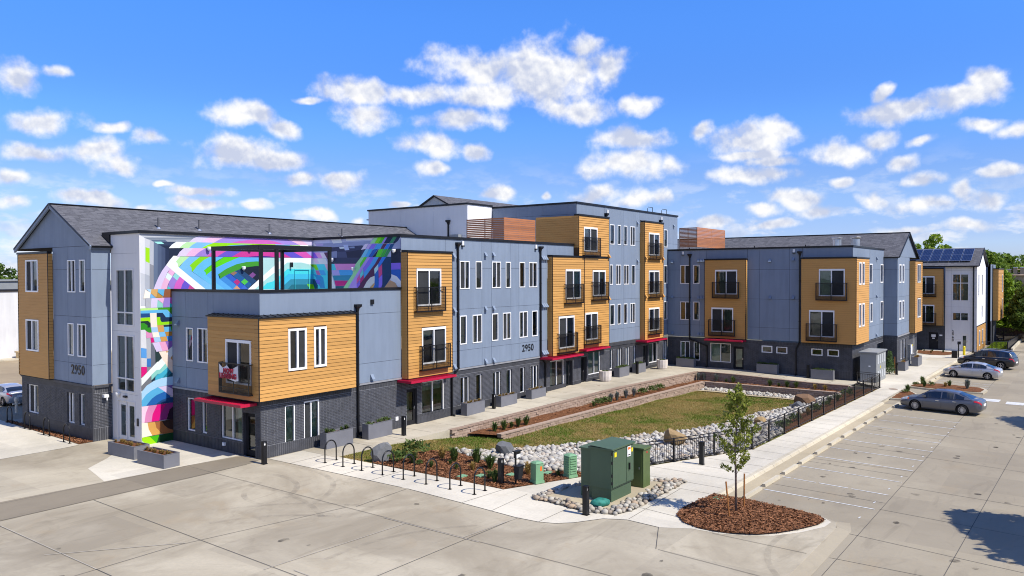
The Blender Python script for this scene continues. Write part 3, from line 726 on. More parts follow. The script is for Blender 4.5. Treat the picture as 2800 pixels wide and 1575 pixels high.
# ------------------------------------------------------------------ building kit: walls face -Y ('y', y0) or -X ('x', x0); a runs along the wall, d is proud of it
def pt(w, a, z, d): return (a, w[1]-d, z) if w[0] == 'y' else (w[1]-d, a, z)
def wbox(mb, w, a0, a1, z0, z1, d0, d1, mat=None):
    p = pt(w, a0, z0, d0); q = pt(w, a1, z1, d1)
    return mb.box(p[0], q[0], p[1], q[1], p[2], q[2], mat)
def face4(mb, w, pts, mat):
    """quad given as (a, z, d) seen counter-clockwise from outside"""
    v = [pt(w, *p) for p in pts]
    if w[0] == 'x': v = v[::-1]
    mb.add(v, [(0, 1, 2, 3)], mat)
def wholes(mb, w, a0, a1, z0, z1, d0, d1, holes, mat, rmat=None):
    A = sorted({a0, a1, *[min(max(h[i], a0), a1) for h in holes for i in (0, 1)]})
    Z = sorted({z0, z1, *[min(max(h[i], z0), z1) for h in holes for i in (2, 3)]})
    def solid(i, j):
        if not (0 <= i < len(A)-1 and 0 <= j < len(Z)-1): return False
        ca, cz = (A[i]+A[i+1])/2, (Z[j]+Z[j+1])/2
        return not any(h[0] < ca < h[1] and h[2] < cz < h[3] for h in holes)
    rm = rmat or mat
    for i in range(len(A)-1):
        for j in range(len(Z)-1):
            if not solid(i, j): continue
            p, q, r, s = A[i], A[i+1], Z[j], Z[j+1]
            face4(mb, w, [(p, r, d1), (q, r, d1), (q, s, d1), (p, s, d1)], mat)
            if not solid(i-1, j): face4(mb, w, [(p, r, d0), (p, r, d1), (p, s, d1), (p, s, d0)], rm)
            if not solid(i+1, j): face4(mb, w, [(q, r, d1), (q, r, d0), (q, s, d0), (q, s, d1)], rm)
            if not solid(i, j-1): face4(mb, w, [(p, r, d0), (q, r, d0), (q, r, d1), (p, r, d1)], rm)
            if not solid(i, j+1): face4(mb, w, [(p, s, d1), (q, s, d1), (q, s, d0), (p, s, d0)], rm)
    return mb
WIN_N = [0]
def window(B, w, a0, a1, z0, z1, d=0.0, kind='single', name='window', inset=0.0, fw=0.06, blind=None, frame=TRIM, proud=0.03, screen=None):
    """frame with panes set in a real opening and a shallow room behind; d = wall face"""
    WIN_N[0] += 1; rg = random.Random(WIN_N[0]*13+5)
    f0, f1 = d-inset-0.10, d-inset+proud
    mb = MB()
    cuts = [a0, a1]
    if kind in ('slider', 'door', 'shop'): cuts = [a0, (a0+a1)/2 + rg.uniform(-0.03, 0.03), a1]
    tz = None
    if kind == 'stair': cuts = [a0, (a0+a1)/2, a1]; tz = z0+(z1-z0)*0.235
    if kind == 'cross': cuts = [a0, (a0+a1)/2, a1]; tz = z0+(z1-z0)*0.66
    rows = [z0, z1] if tz is None else [z0, tz, z1]
    top = fw*1.7 if kind == 'door' else fw
    holes = []
    for i in range(len(cuts)-1):
        for j in range(len(rows)-1):
            l = cuts[i]+(fw if i == 0 else fw*0.5); r = cuts[i+1]-(fw if i == len(cuts)-2 else fw*0.5)
            b = rows[j]+(fw if j == 0 else fw*0.5); t = rows[j+1]-(top if j == len(rows)-2 else fw*0.5)
            holes.append((l, r, b, t))
    wholes(mb, w, a0, a1, z0, z1, f0, f1, holes, frame)
    o = obj(name, mb, B)
    sc = screen if screen is not None else (rg.choice((0, 1)) if kind in ('slider', 'door') else -1)
    for k, (l, r, b, t) in enumerate(holes):
        g = MB(); dd = d-inset-0.045-(0.012 if k == sc else 0)
        if k == sc: face4(g, w, [(l-.01, b-.01, dd+0.02), (r+.01, b-.01, dd+0.02), (r+.01, t+.01, dd+0.02), (l-.01, t+.01, dd+0.02)], SCREEN); obj('screen', g, o)
        else: face4(g, w, [(l-.01, b-.01, dd), (r+.01, b-.01, dd), (r+.01, t+.01, dd), (l-.01, t+.01, dd)], GLASS); obj('pane', g, o)
    # shallow room
    dep = 0.9; x = MB(); i0, i1, k0, k1 = a0+0.02, a1-0.02, z0+0.02, z1-0.02; F, K = f0+0.01, f0-dep
    for q in ([(i0, k0, K), (i1, k0, K), (i1, k1, K), (i0, k1, K)], [(i0, k0, F), (i0, k0, K), (i0, k1, K), (i0, k1, F)], [(i1, k0, K), (i1, k0, F), (i1, k1, F), (i1, k1, K)], [(i0, k0, F), (i1, k0, F), (i1, k0, K), (i0, k0, K)], [(i0, k1, K), (i1, k1, K), (i1, k1, F), (i0, k1, F)]):
        face4(x, w, q, STAIRROOM if kind == 'stair' else INTERIOR)
    obj('room_recess', x, o)
    if blind is None: blind = rg.choice(('', '', '', 'curtain', 'half', 'blind', 'curtain'))
    if blind == 'blind':
        s = MB(); n = int((k1-k0)/0.055)
        for i in range(n):
            z = k0+i*0.055
            face4(s, w, [(i0, z, f0-0.03), (i1, z, f0-0.03), (i1, z+0.034, f0-0.05), (i0, z+0.034, f0-0.05)], BLIND)
        obj('blind', s, o)
    elif blind in ('curtain', 'half'):
        s = MB(); n = 14; l = i0; r = i0+(i1-i0)*(1.0 if blind == 'half' else rg.uniform(0.25, 0.6)); kb = k0 if blind == 'curtain' else k0+(k1-k0)*rg.uniform(0.55, 0.8)
        if blind == 'curtain' and rg.random() < 0.5: l, r = i1-(r-i0), i1
        for i in range(n):
            p = l+(r-l)*i/n; q = l+(r-l)*(i+1)/n; e = f0-0.10
            face4(s, w, [(p, kb, e+0.03*(i % 2)), (q, kb, e+0.03*((i+1) % 2)), (q, k1, e+0.03*((i+1) % 2)), (p, k1, e+0.03*(i % 2))], CURTAIN)
        obj('curtain', s, o)
    return o
BRICKS = dict(left=300); PLANKS = dict(left=300)
BR_REST = MB(); PL_REST = MB()
def bricks(B, w, a0, a1, z0, z1, holes, single=False, L=0.39, Hh=0.080, base=0.62, top=0.30, mort=MORTAR, name='brick_wall', d=0.0, solo_a=None):
    """mortar backing with openings, a soldier course at foot and head, running bond between"""
    mb = MB(); wholes(mb, w, a0, a1, z0, z1, d-0.24, d-0.012, holes, mort, BRICK2); o = obj(name, mb, B)
    rest = MB()
    def piece(p, q, r, s, mat, solo):
        segs = [(p, q)]
        for h in holes:
            if h[2] < (r+s)/2 < h[3]:
                ns = []
                for x, y in segs:
                    if y <= h[0] or x >= h[1]: ns.append((x, y)); continue
                    if x < h[0]: ns.append((x, h[0]))
                    if y > h[1]: ns.append((h[1], y))
                segs = ns
        for x, y in segs:
            if y-x < 0.03: continue
            if solo and BRICKS['left'] > 0:
                BRICKS['left'] -= 1
                e = pt(w, x, r, d); f = pt(w, y, s, d-0.02)
                lo = [min(e[i], f[i]) for i in range(3)]; sz = [abs(e[i]-f[i]) for i in range(3)]
                link('brick', unit_box(mat), o, lo, scale=sz)
            else: 
                for qd in ([(x, r, d), (y, r, d), (y, s, d), (x, s, d)], [(x, s, d), (y, s, d), (y, s, d-0.014), (x, s, d-0.014)], [(x, r, d-0.014), (x, r, d), (x, s, d), (x, s, d-0.014)], [(y, r, d), (y, r, d-0.014), (y, s, d-0.014), (y, s, d)]): face4(rest, w, qd, mat)
    g = 0.02
    n = int((a1-a0)/0.125)
    for i in range(n):
        p = a0+(a1-a0)*i/n
        if base:
            piece(p+g/2, p+(a1-a0)/n-g/2, z0, z0+base-0.02, BRICK2, False)
        if top: piece(p+g/2, p+(a1-a0)/n-g/2, z1-top+g, z1-g, BRICK2, False)
    rows = int((z1-top-z0-base)/Hh); k = (a1-a0)/max(1, round((a1-a0)/L))
    for j in range(rows):
        z = z0+base+(z1-top-z0-base)*j/rows; h = (z1-top-z0-base)/rows; off = -k/2 if j % 2 else 0
        x = a0+off
        while x < a1-0.02:
            p, q = max(a0, x), min(a1, x+k)
            piece(p+g/2, q-g/2, z+g/2, z+h-g/2, BRICK, single and (solo_a is None or p < solo_a)); x += k
    if rest.f: 
        r = obj('brick_courses', rest, o); r['kind'] = 'stuff'
    return o
def siding(B, w, a0, a1, z0, z1, holes, d0, single=True, row=0.185, name='lap_siding', edge=True):
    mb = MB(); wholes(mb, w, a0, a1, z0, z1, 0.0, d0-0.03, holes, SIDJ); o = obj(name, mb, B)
    rows = round((z1-z0)/row); h = (z1-z0)/rows; rest = MB(); gp = 0.016 if w[0] == 'y' else 0.005  # dark gaps draw the lap shadows, made wider on the sunlit walls
    for j in range(rows):
        r, s = z0+j*h, z0+(j+1)*h
        segs = [(a0, a1)]
        for q in holes:
            if q[2] < (r+s)/2 < q[3]:
                ns = []
                for x, y in segs:
                    if y <= q[0] or x >= q[1]: ns.append((x, y)); continue
                    if x < q[0]: ns.append((x, q[0]))
                    if y > q[1]: ns.append((q[1], y))
                segs = ns
        for x, y in segs:
            if single and PLANKS['left'] > 0:
                PLANKS['left'] -= 1
                me = UNIT.get(('plank', w[0]))
                if me is None:
                    t = MB()
                    if w[0] == 'y': t.add([(0, 0, 0), (1, 0, 0), (1, 0.62, 1), (0, 0.62, 1), (0, 1, 0), (1, 1, 0), (1, 1, 1), (0, 1, 1)], [(0, 1, 2, 3), (0, 4, 5, 1), (3, 2, 6, 7), (0, 3, 7, 4), (1, 5, 6, 2)], SIDING)
                    else: t.add([(0, 0, 0), (0, 1, 0), (0.62, 1, 1), (0.62, 0, 1), (1, 0, 0), (1, 1, 0), (1, 1, 1), (1, 0, 1)], [(3, 2, 1, 0), (1, 5, 4, 0), (7, 6, 2, 3), (4, 7, 3, 0), (2, 6, 5, 1)], SIDING)
                    me = UNIT[('plank', w[0])] = mesh_of(t, 'plank')
                lo = pt(w, x, r, d0)
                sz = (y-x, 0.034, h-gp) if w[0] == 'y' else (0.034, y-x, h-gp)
                link('plank', me, o, lo, scale=sz)
            else:
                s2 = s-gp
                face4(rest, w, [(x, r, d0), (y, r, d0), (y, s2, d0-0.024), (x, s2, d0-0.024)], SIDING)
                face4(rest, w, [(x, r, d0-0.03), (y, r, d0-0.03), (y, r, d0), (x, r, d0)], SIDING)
    if rest.f: r = obj('plank_rows', rest, o); r['kind'] = 'stuff'
    return o
def panels(B, w, As, Zs, holes, mat=BLUE, name='panel_wall', d=0.0, gap=0.009, depth=0.2):
    """fibre-cement panels between joint lines As x Zs, each its own board over a dark backing"""
    mb = MB(); wholes(mb, w, As[0], As[-1], Zs[0], Zs[-1], d-depth, d-0.014, holes, JOINT if mat is BLUE else FLASH, mat); o = obj(name, mb, B)
    for i in range(len(As)-1):
        for j in range(len(Zs)-1):
            p, q, r, s = As[i]+gap, As[i+1]-gap, Zs[j]+gap, Zs[j+1]-gap
            hs = [h for h in holes if h[0] < q and h[1] > p and h[2] < s and h[3] > r]
            m = MB(); wholes(m, w, p, q, r, s, d-0.014, d, hs, mat)
            if m.f: obj('panel', m, o)
    return o
def juliet(B, w, a0, a1, z0, z1, d, rail=BLACKM):
    """black steel balcony guard: frame, side returns, fine bars, tray below"""
    mb = MB(); D = d+0.24; t = 0.045
    for za, zb in ((z1-t, z1), (z0, z0+t), (z0+0.30, z0+0.33)): wbox(mb, w, a0, a1, za, zb, D-0.04, D)
    for a in (a0, (a0+a1)/2-t/2, a1-t): wbox(mb, w, a, a+t, z0+t, z1-t, D-0.038, D-0.002)
    for a in (a0, a1-t):
        for za, zb in ((z1-t, z1), (z0, z0+t)): wbox(mb, w, a, a+t, za, zb, d+0.01, D-0.04)
    o = obj('balcony_railing', mb, B, [rail])
    b = MB(); n = int((a1-a0)/0.075)
    for i in range(1, n):
        a = a0+(a1-a0)*i/n; wbox(b, w, a-0.008, a+0.008, z0+t, z1-t, D-0.026, D-0.010)
    for k in range(1, 4):
        e = d+0.01+(D-d)*k/5
        for a in (a0+0.01, a1-0.03): wbox(b, w, a, a+0.016, z0+t, z1-t, e, e+0.014)
    for k in range(7):
        z = z0+0.07+k*0.032; wbox(b, w, a0+t, a1-t, z, z+0.008, D-0.012, D-0.004)
    obj('bars', b, o, [rail])
    s = MB(); wbox(s, w, a0+0.05, a1-0.05, z0+0.04, z0+0.075, d+0.012, D-0.045); obj('tray', s, o, [RAILBR])
    return o
def coping(B, w, a0, a1, z, h=0.14, d=0.07, back=0.25, name='coping', mat=BLACKM):
    mb = MB(); wbox(mb, w, a0, a1, z, z+h, -back, d); return obj(name, mb, B, [mat])
def awning(B, w, a0, a1, z, out=1.15, h=0.13):
    mb = MB(); wbox(mb, w, a0, a1, z, z+h, 0.02, out); o = obj('awning', mb, B, [RED])
    f = MB()
    for k in range(int((a1-a0)/0.16)):
        a = a0+0.05+k*0.16; wbox(f, w, a, a+0.03, z+h, z+h+0.018, 0.02, out-0.02)
    obj('awning_rib', f, o, [RED]); 
    g = MB(); wbox(g, w, a0+0.15, a1-0.15, z-0.07, z-0.004, out-0.35, out-0.27); obj('gutter', g, o, [BLACKM])
    return o
def downspout(B, w, a, ztop, zb, d=0.0, jog=None, foot=True):
    """collector head, square pipe clipped to the wall, optional dog-leg (a2, z) and kicked-out foot"""
    mb = MB(); t = 0.055
    pts = [(a, ztop)]
    if jog: pts += [(a, jog[1]+0.5), (jog[0], jog[1]), (jog[0], zb+0.12)]
    else: pts += [(a, zb+0.12)]
    for (p, z), (q, y) in zip(pts, pts[1:]):
        mb.bar(pt(w, p, z+0.04, d+0.09), pt(w, q, y-0.04, d+0.09), 0.11, 0.09)
    e = pts[-1][0]
    if foot: mb.bar(pt(w, e, zb+0.16, d+0.09), pt(w, e, zb+0.05, d+0.33), 0.11, 0.09)
    o = obj('downspout', mb, B, [BLACKM])
    hd = MB(); v = []
    for z, s in ((ztop-0.05, 0.07), (ztop+0.12, 0.10), (ztop+0.22, 0.19), (ztop+0.34, 0.19)):
        v += [pt(w, a-s, z, d+0.012), pt(w, a+s, z, d+0.012), pt(w, a+s, z, d+0.05+s), pt(w, a-s, z, d+0.05+s)]
    hd.add(v, [(4*i+k, 4*i+(k+1) % 4, 4*i+4+(k+1) % 4, 4*i+4+k) for i in range(3) for k in range(4)] + [(3, 2, 1, 0), (12, 13, 14, 15)], BLACKM)
    obj('collector_head', hd, o)
    b = MB()
    for z in np.arange(zb+1.2, ztop-0.4, 1.75):
        if jog and z < jog[1]+0.8: continue
        wbox(b, w, a-0.075, a+0.075, z, z+0.05, d+0.012, d+0.14)
    if b.f: obj('strap', b, o, [BLACKM])
    return o
def hood(B, w, a, z, d=0.0, mat=BLUE, s=0.11):
    mb = MB()
    v = [pt(w, a-s, z+0.16, d+0.012), pt(w, a+s, z+0.16, d+0.012), pt(w, a+s, z-0.10, d+0.19), pt(w, a-s, z-0.10, d+0.19), pt(w, a-s, z-0.14, d+0.012), pt(w, a+s, z-0.14, d+0.012), pt(w, a+s, z-0.13, d+0.19), pt(w, a-s, z-0.13, d+0.19)]
    mb.add(v, [(0, 1, 2, 3), (3, 2, 6, 7), (0, 3, 7, 4), (1, 5, 6, 2), (4, 7, 6, 5)], mat)
    return obj('vent_hood', mb, B)
def scupper(B, w, a, z, d=0.0):
    mb = MB(); wbox(mb, w, a-0.09, a+0.09, z-0.14, z+0.14, d+0.002, d+0.10, LAMPW)
    wbox(mb, w, a-0.11, a+0.11, z-0.22, z-0.14, d+0.002, d+0.14, BLACKM); return obj('scupper', mb, B)
def door(B, w, a0, a1, z0, z1, d=0.0, inset=0.18, glass=True, mat=BLACKF, frame=None, paper=False):
    mb = MB(); f = 0.06
    lite = (a0+0.17, a1-0.17, z0+0.28, z1-0.22)
    wholes(mb, w, a0, a1, z0, z1, d-inset-0.06, d-inset, [lite] if glass else [], mat)
    o = obj('door', mb, B)
    if glass:
        g = MB(); face4(g, w, [(lite[0], lite[2], d-inset-0.03), (lite[1], lite[2], d-inset-0.03), (lite[1], lite[3], d-inset-0.03), (lite[0], lite[3], d-inset-0.03)], GLASS); obj('pane', g, o)
        x = MB(); K = d-inset-0.5
        face4(x, w, [(a0, z0, K), (a1, z0, K), (a1, z1, K), (a0, z1, K)], CURTAIN if paper else INTERIOR); obj('room_recess', x, o)
    h = MB(); e = a1-0.1 if w[0] == 'y' else a0+0.1
    wbox(h, w, e-0.02, e+0.02, z0+0.95, z0+1.12, d-inset, d-inset+0.05, CHROME); obj('handle', h, o)
    s = MB(); wbox(s, w, a0, a1, z0-0.02, z0, d-inset, d-0.01, FLASH); obj('threshold', s, o)
    return o
def sconce(B, w, a, z, d=0.0, mat=LAMPW):
    mb = MB(); c = pt(w, a, z, d+0.10)
    mb.lathe([(0.03, -0.14), (0.10, -0.06), (0.125, 0.06), (0.10, 0.09)], 12, mat, c)
    wbox(mb, w, a-0.05, a+0.05, z-0.02, z+0.06, d, d+0.06, mat); return obj('wall_lamp', mb, B, smooth=False)
def text_on(B, w, txt, a, z, size, d, mat, name='house_number', vertical=False, spacing=1.08, bold=0.010):
    cu = bpy.data.curves.new(name, 'FONT'); cu.body = txt; cu.size = size; cu.extrude = 0.012; cu.offset = size*bold; cu.space_character = spacing
    cu.materials.append(mat)
    if vertical: cu.body = '\n'.join(txt); cu.space_line = 0.88; cu.align_x = 'CENTER'
    o = bpy.data.objects.new(name, cu); COL.objects.link(o)
    if w[0] == 'y': o.matrix_world = Matrix.Translation(pt(w, a, z, d+0.014)) @ Matrix.Rotation(R(90), 4, 'X')
    else: o.matrix_world = Matrix.Translation(pt(w, a, z, d+0.014)) @ Matrix.Rotation(R(-90), 4, 'Z') @ Matrix.Rotation(R(90), 4, 'X')
    dg = bpy.context.evaluated_depsgraph_get()
    me = bpy.data.meshes.new_from_object(o.evaluated_get(dg)); mw = o.matrix_world.copy()
    bpy.data.objects.remove(o); me.transform(mw); me.materials.clear(); me.materials.append(mat)
    return link(name, me, B)
def roof_plane(mb, a, b, c, d, mat, th=0.12):
    """sloped slab a-b along the eave, c-d along the ridge (ccw from above)"""
    v = [Vector(p) for p in (a, b, c, d)]; n = (v[1]-v[0]).cross(v[2]-v[0]).normalized()
    lo = [p-n*th for p in v]
    mb.add(v+lo, [(0, 1, 2, 3)], mat)
    mb.add(v+lo, [(7, 6, 5, 4), (0, 4, 5, 1), (1, 5, 6, 2), (2, 6, 7, 3), (3, 7, 4, 0)], BLACKM)
def roof_obj(B, planes, name='roof'):
    mb = MB()
    for p in planes: roof_plane(mb, *p, SHINGLE)
    o = obj(name, mb, B)
    me = o.data; uv = me.uv_layers.new(name='UVMap')
    for poly in me.polygons:
        n = poly.normal
        ax = Vector((1, 0, 0)) if abs(n.y) > abs(n.x) else Vector((0, 1, 0))
        ay = n.cross(ax)
        for li in poly.loop_indices:
            p = me.vertices[me.loops[li].vertex_index].co; uv.data[li].uv = (p.dot(ax), p.dot(ay))
    return o

# ------------------------------------------------------------------ the apartment building 2950
BL = thing('apartment_building', 'large blue, amber and charcoal apartment building numbered 2950 with a rainbow mural', 'building', (0, 0, 0))
def trim(B, x, y, z0, z1, mat, s=0.03, name='corner_trim'):
    return obj(name, MB().box(x-0.012, x+s, y-0.012, y+s, z0, z1), B, [mat])
def hl(l): return [(a, b, c, d) for a, b, c, d in l]
def put(B, w, l, kind, d=0.0, **k):
    for h in l: window(B, w, *h, d=d, kind=kind if h[1]-h[0] > 0.8 or kind in ('stair', 'cross') else 'single', **k)
def bay(B, w, a0, a1, z0, z1, d, doors, sides=(0,), rails=True, single=True, kind='door', railmat=BLACKM):
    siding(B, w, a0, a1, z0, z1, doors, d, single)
    for h in doors:
        window(B, w, *h, d=d, kind=kind, fw=0.085, proud=0.035)
        if rails: juliet(B, w, h[0]-0.22, h[1]+0.22, h[2]-0.37, h[2]+1.12, d, railmat)
    coping(B, w, a0-0.04, a1+0.04, z1+0.004, 0.12, d+0.05, -0.05, 'bay_cap')
    s = MB(); wbox(s, w, a0+0.01, a1-0.01, z0-0.05, z0-0.002, 0.02, d-0.03); obj('soffit', s, B, [BLACKF])
    for a in (a0-0.015, a1-0.015):
        t = MB(); wbox(t, w, a, a+0.03, z0, z1, d-0.03, d+0.008); obj('corner_trim', t, B, [BLACKM])
Y0 = ('y', 0.0)
# --- lobby corner block
LW1 = [(1.44, 2.06, 0.51, 2.45), (2.62, 3.62, 0.47, 2.48)]
bricks(BL, Y0, 0.02, 9.72, 0, 2.88, LW1, single=True, solo_a=5.4)
put(BL, Y0, LW1, 'slider', inset=0.05, blind='blind')
bx_h = [(1.35, 2.49, 4.22, 6.32), (2.96, 3.78, 4.25, 6.32)]
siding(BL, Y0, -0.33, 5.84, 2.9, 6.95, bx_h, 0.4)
put(BL, Y0, bx_h, 'slider', d=0.4, fw=0.11, proud=0.035, blind='', screen=1)
X0 = ('x', 0.0)
bs_h = [(0.22, 2.3, 3.63, 5.82)]
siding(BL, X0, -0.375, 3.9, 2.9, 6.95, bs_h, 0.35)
window(BL, X0, *bs_h[0], d=0.35, kind='door', fw=0.085, proud=0.035, blind='')
juliet(BL, X0, 0.1, 2.6, 3.15, 4.68, 0.35)
obj('corner_trim', MB().box(-0.362, -0.325, -0.412, -0.37, 2.9, 6.95), BL, [BLACKM])
obj('corner_trim', MB().box(5.83, 5.86, -0.41, -0.0, 2.9, 6.95), BL, [BLACKM])
# standing-seam skirt roof over the box
mb = MB()
mb.add([(-0.42, -0.48, 6.96), (5.9, -0.48, 6.96), (5.9, 0.0, 7.06), (0.0, 0.0, 7.06), (-0.42, 3.95, 6.96), (0.0, 3.95, 7.06)], [(0, 1, 2, 3), (4, 0, 3, 5)], BLACKM)
mb.add([(-0.42, -0.48, 6.90), (5.9, -0.48, 6.90), (5.9, -0.48, 6.96), (-0.42, -0.48, 6.96), (-0.42, 3.95, 6.90), (-0.42, 3.95, 6.96)], [(0, 1, 2, 3), (4, 0, 3, 5)], BLACKM)
o = obj('skirt_roof', mb, BL)
sm = MB()
for k in range(16): x = -0.2+k*0.4; sm.bar((x, -0.48, 6.975), (x, -0.01, 7.07), 0.02, 0.03)
for k in range(10): y = 0.0+k*0.42; sm.bar((-0.42, y, 6.975), (-0.01, y, 7.07), 0.02, 0.03)
obj('seam', sm, o, [BLACKM])
obj('soffit', MB().box(-0.33, 5.82, -0.38, -0.02, 2.86, 2.898), BL, [BLACKF]); obj('soffit', MB().box(-0.33, -0.02, -0.02, 3.88, 2.86, 2.898), BL, [BLACKF])
panels(BL, Y0, [5.85, 9.72], [2.98, 4.06, 6.83, 8.15], [])
panels(BL, Y0, [0.02, 5.85], [7.0, 8.15], [])
trim(BL, 0, 0, 6.95, 8.15, BLUE)
obj('ledge', MB().box(5.84, 9.72, -0.05, 0.02, 2.88, 2.975), BL, [FLASH])
S2 = [(5.77, 6.41, 4.44, 6.22), (4.41, 5.35, 4.42, 6.24)]
S1 = [(5.68, 6.46, 0.7, 2.46), (4.58, 5.07, 0.71, 2.45), (1.51, 3.33, 0.68, 2.44)]
dr = (0.45, 1.42, 0.02, 2.19)
bricks(BL, X0, 0.02, 7.84, 0, 2.88, S1+[dr], mort=MORTAR_SHADE)
put(BL, X0, S1[:2], 'slider', inset=0.1, blind=''); window(BL, X0, *S1[2], kind='shop', inset=0.1, blind='curtain')
door(BL, X0, *dr, paper=True)
panels(BL, X0, [3.92, 4.39, 6.45, 7.84], [2.98, 4.08, 6.78, 8.15], S2)
panels(BL, X0, [0.02, 3.92], [7.0, 8.15], [])
put(BL, X0, S2, 'slider', blind='')
obj('ledge', MB().box(-0.05, 0.02, 3.9, 7.84, 2.88, 2.975), BL, [FLASH])
trim(BL, 0, 0, 0, 2.88, BRICK2)
awning(BL, X0, 0.25, 4.2, 2.62, 0.95)
for z in (6.44, 3.32): hood(BL, X0, 7.2, z)
mb = MB(); mb.box(-0.06, 9.7, -0.06, 0.2, 8.15, 8.28); mb.box(-0.06, 0.2, 0.2, 7.84, 8.152, 8.278); obj('coping', mb, BL, [BLACKM])
obj('deck_floor', MB().box(0.2, 9.7, 0.2, 7.8, 7.0, 7.12), BL, [FLASH])
hd = MB(); hd.box(7.28, 7.5, -0.09, 0.0, 7.35, 7.62); obj('wall_lamp', hd, BL, [BLACKM])
downspout(BL, Y0, 6.25, 7.05, 0.0)
hood(BL, Y0, 7.35, 3.25)
for a, z in ((3.0, 0.32),): 
    mb = MB(); wbox(mb, X0, a-0.09, a+0.09, z, z+0.16, 0.0, 0.1); obj('outlet_box', mb, BL, [LAMPW])
mb = MB(); mb.box(9.2, 9.42, -0.03, 0, 0.5, 0.72); obj('outlet_box', mb, BL, [LAMPW])
# pergola frame on the deck
mb = MB(); k = 0.075
for x, y in ((0.2, 4.15), (0.2, 0.15), (1.12, 0.15), (4.5, 0.15), (4.5, 4.15)):
    mb.box(x-k, x+k, y-k, y+k, 7.12, 10.3)
o = obj('pergola', mb, BL, [BLACKM])
mb = MB()
for a, b in (((0.12, 0.15), (4.58, 0.15)), ((0.12, 4.15), (4.58, 4.15))): mb.box(a[0], b[0], a[1]-0.09, a[1]+0.09, 10.28, 10.5)
for x in (0.2, 4.5): mb.box(x-0.09, x+0.09, 0.24, 4.06, 10.282, 10.498)
obj('pergola_beam', mb, o, [BLACKM])
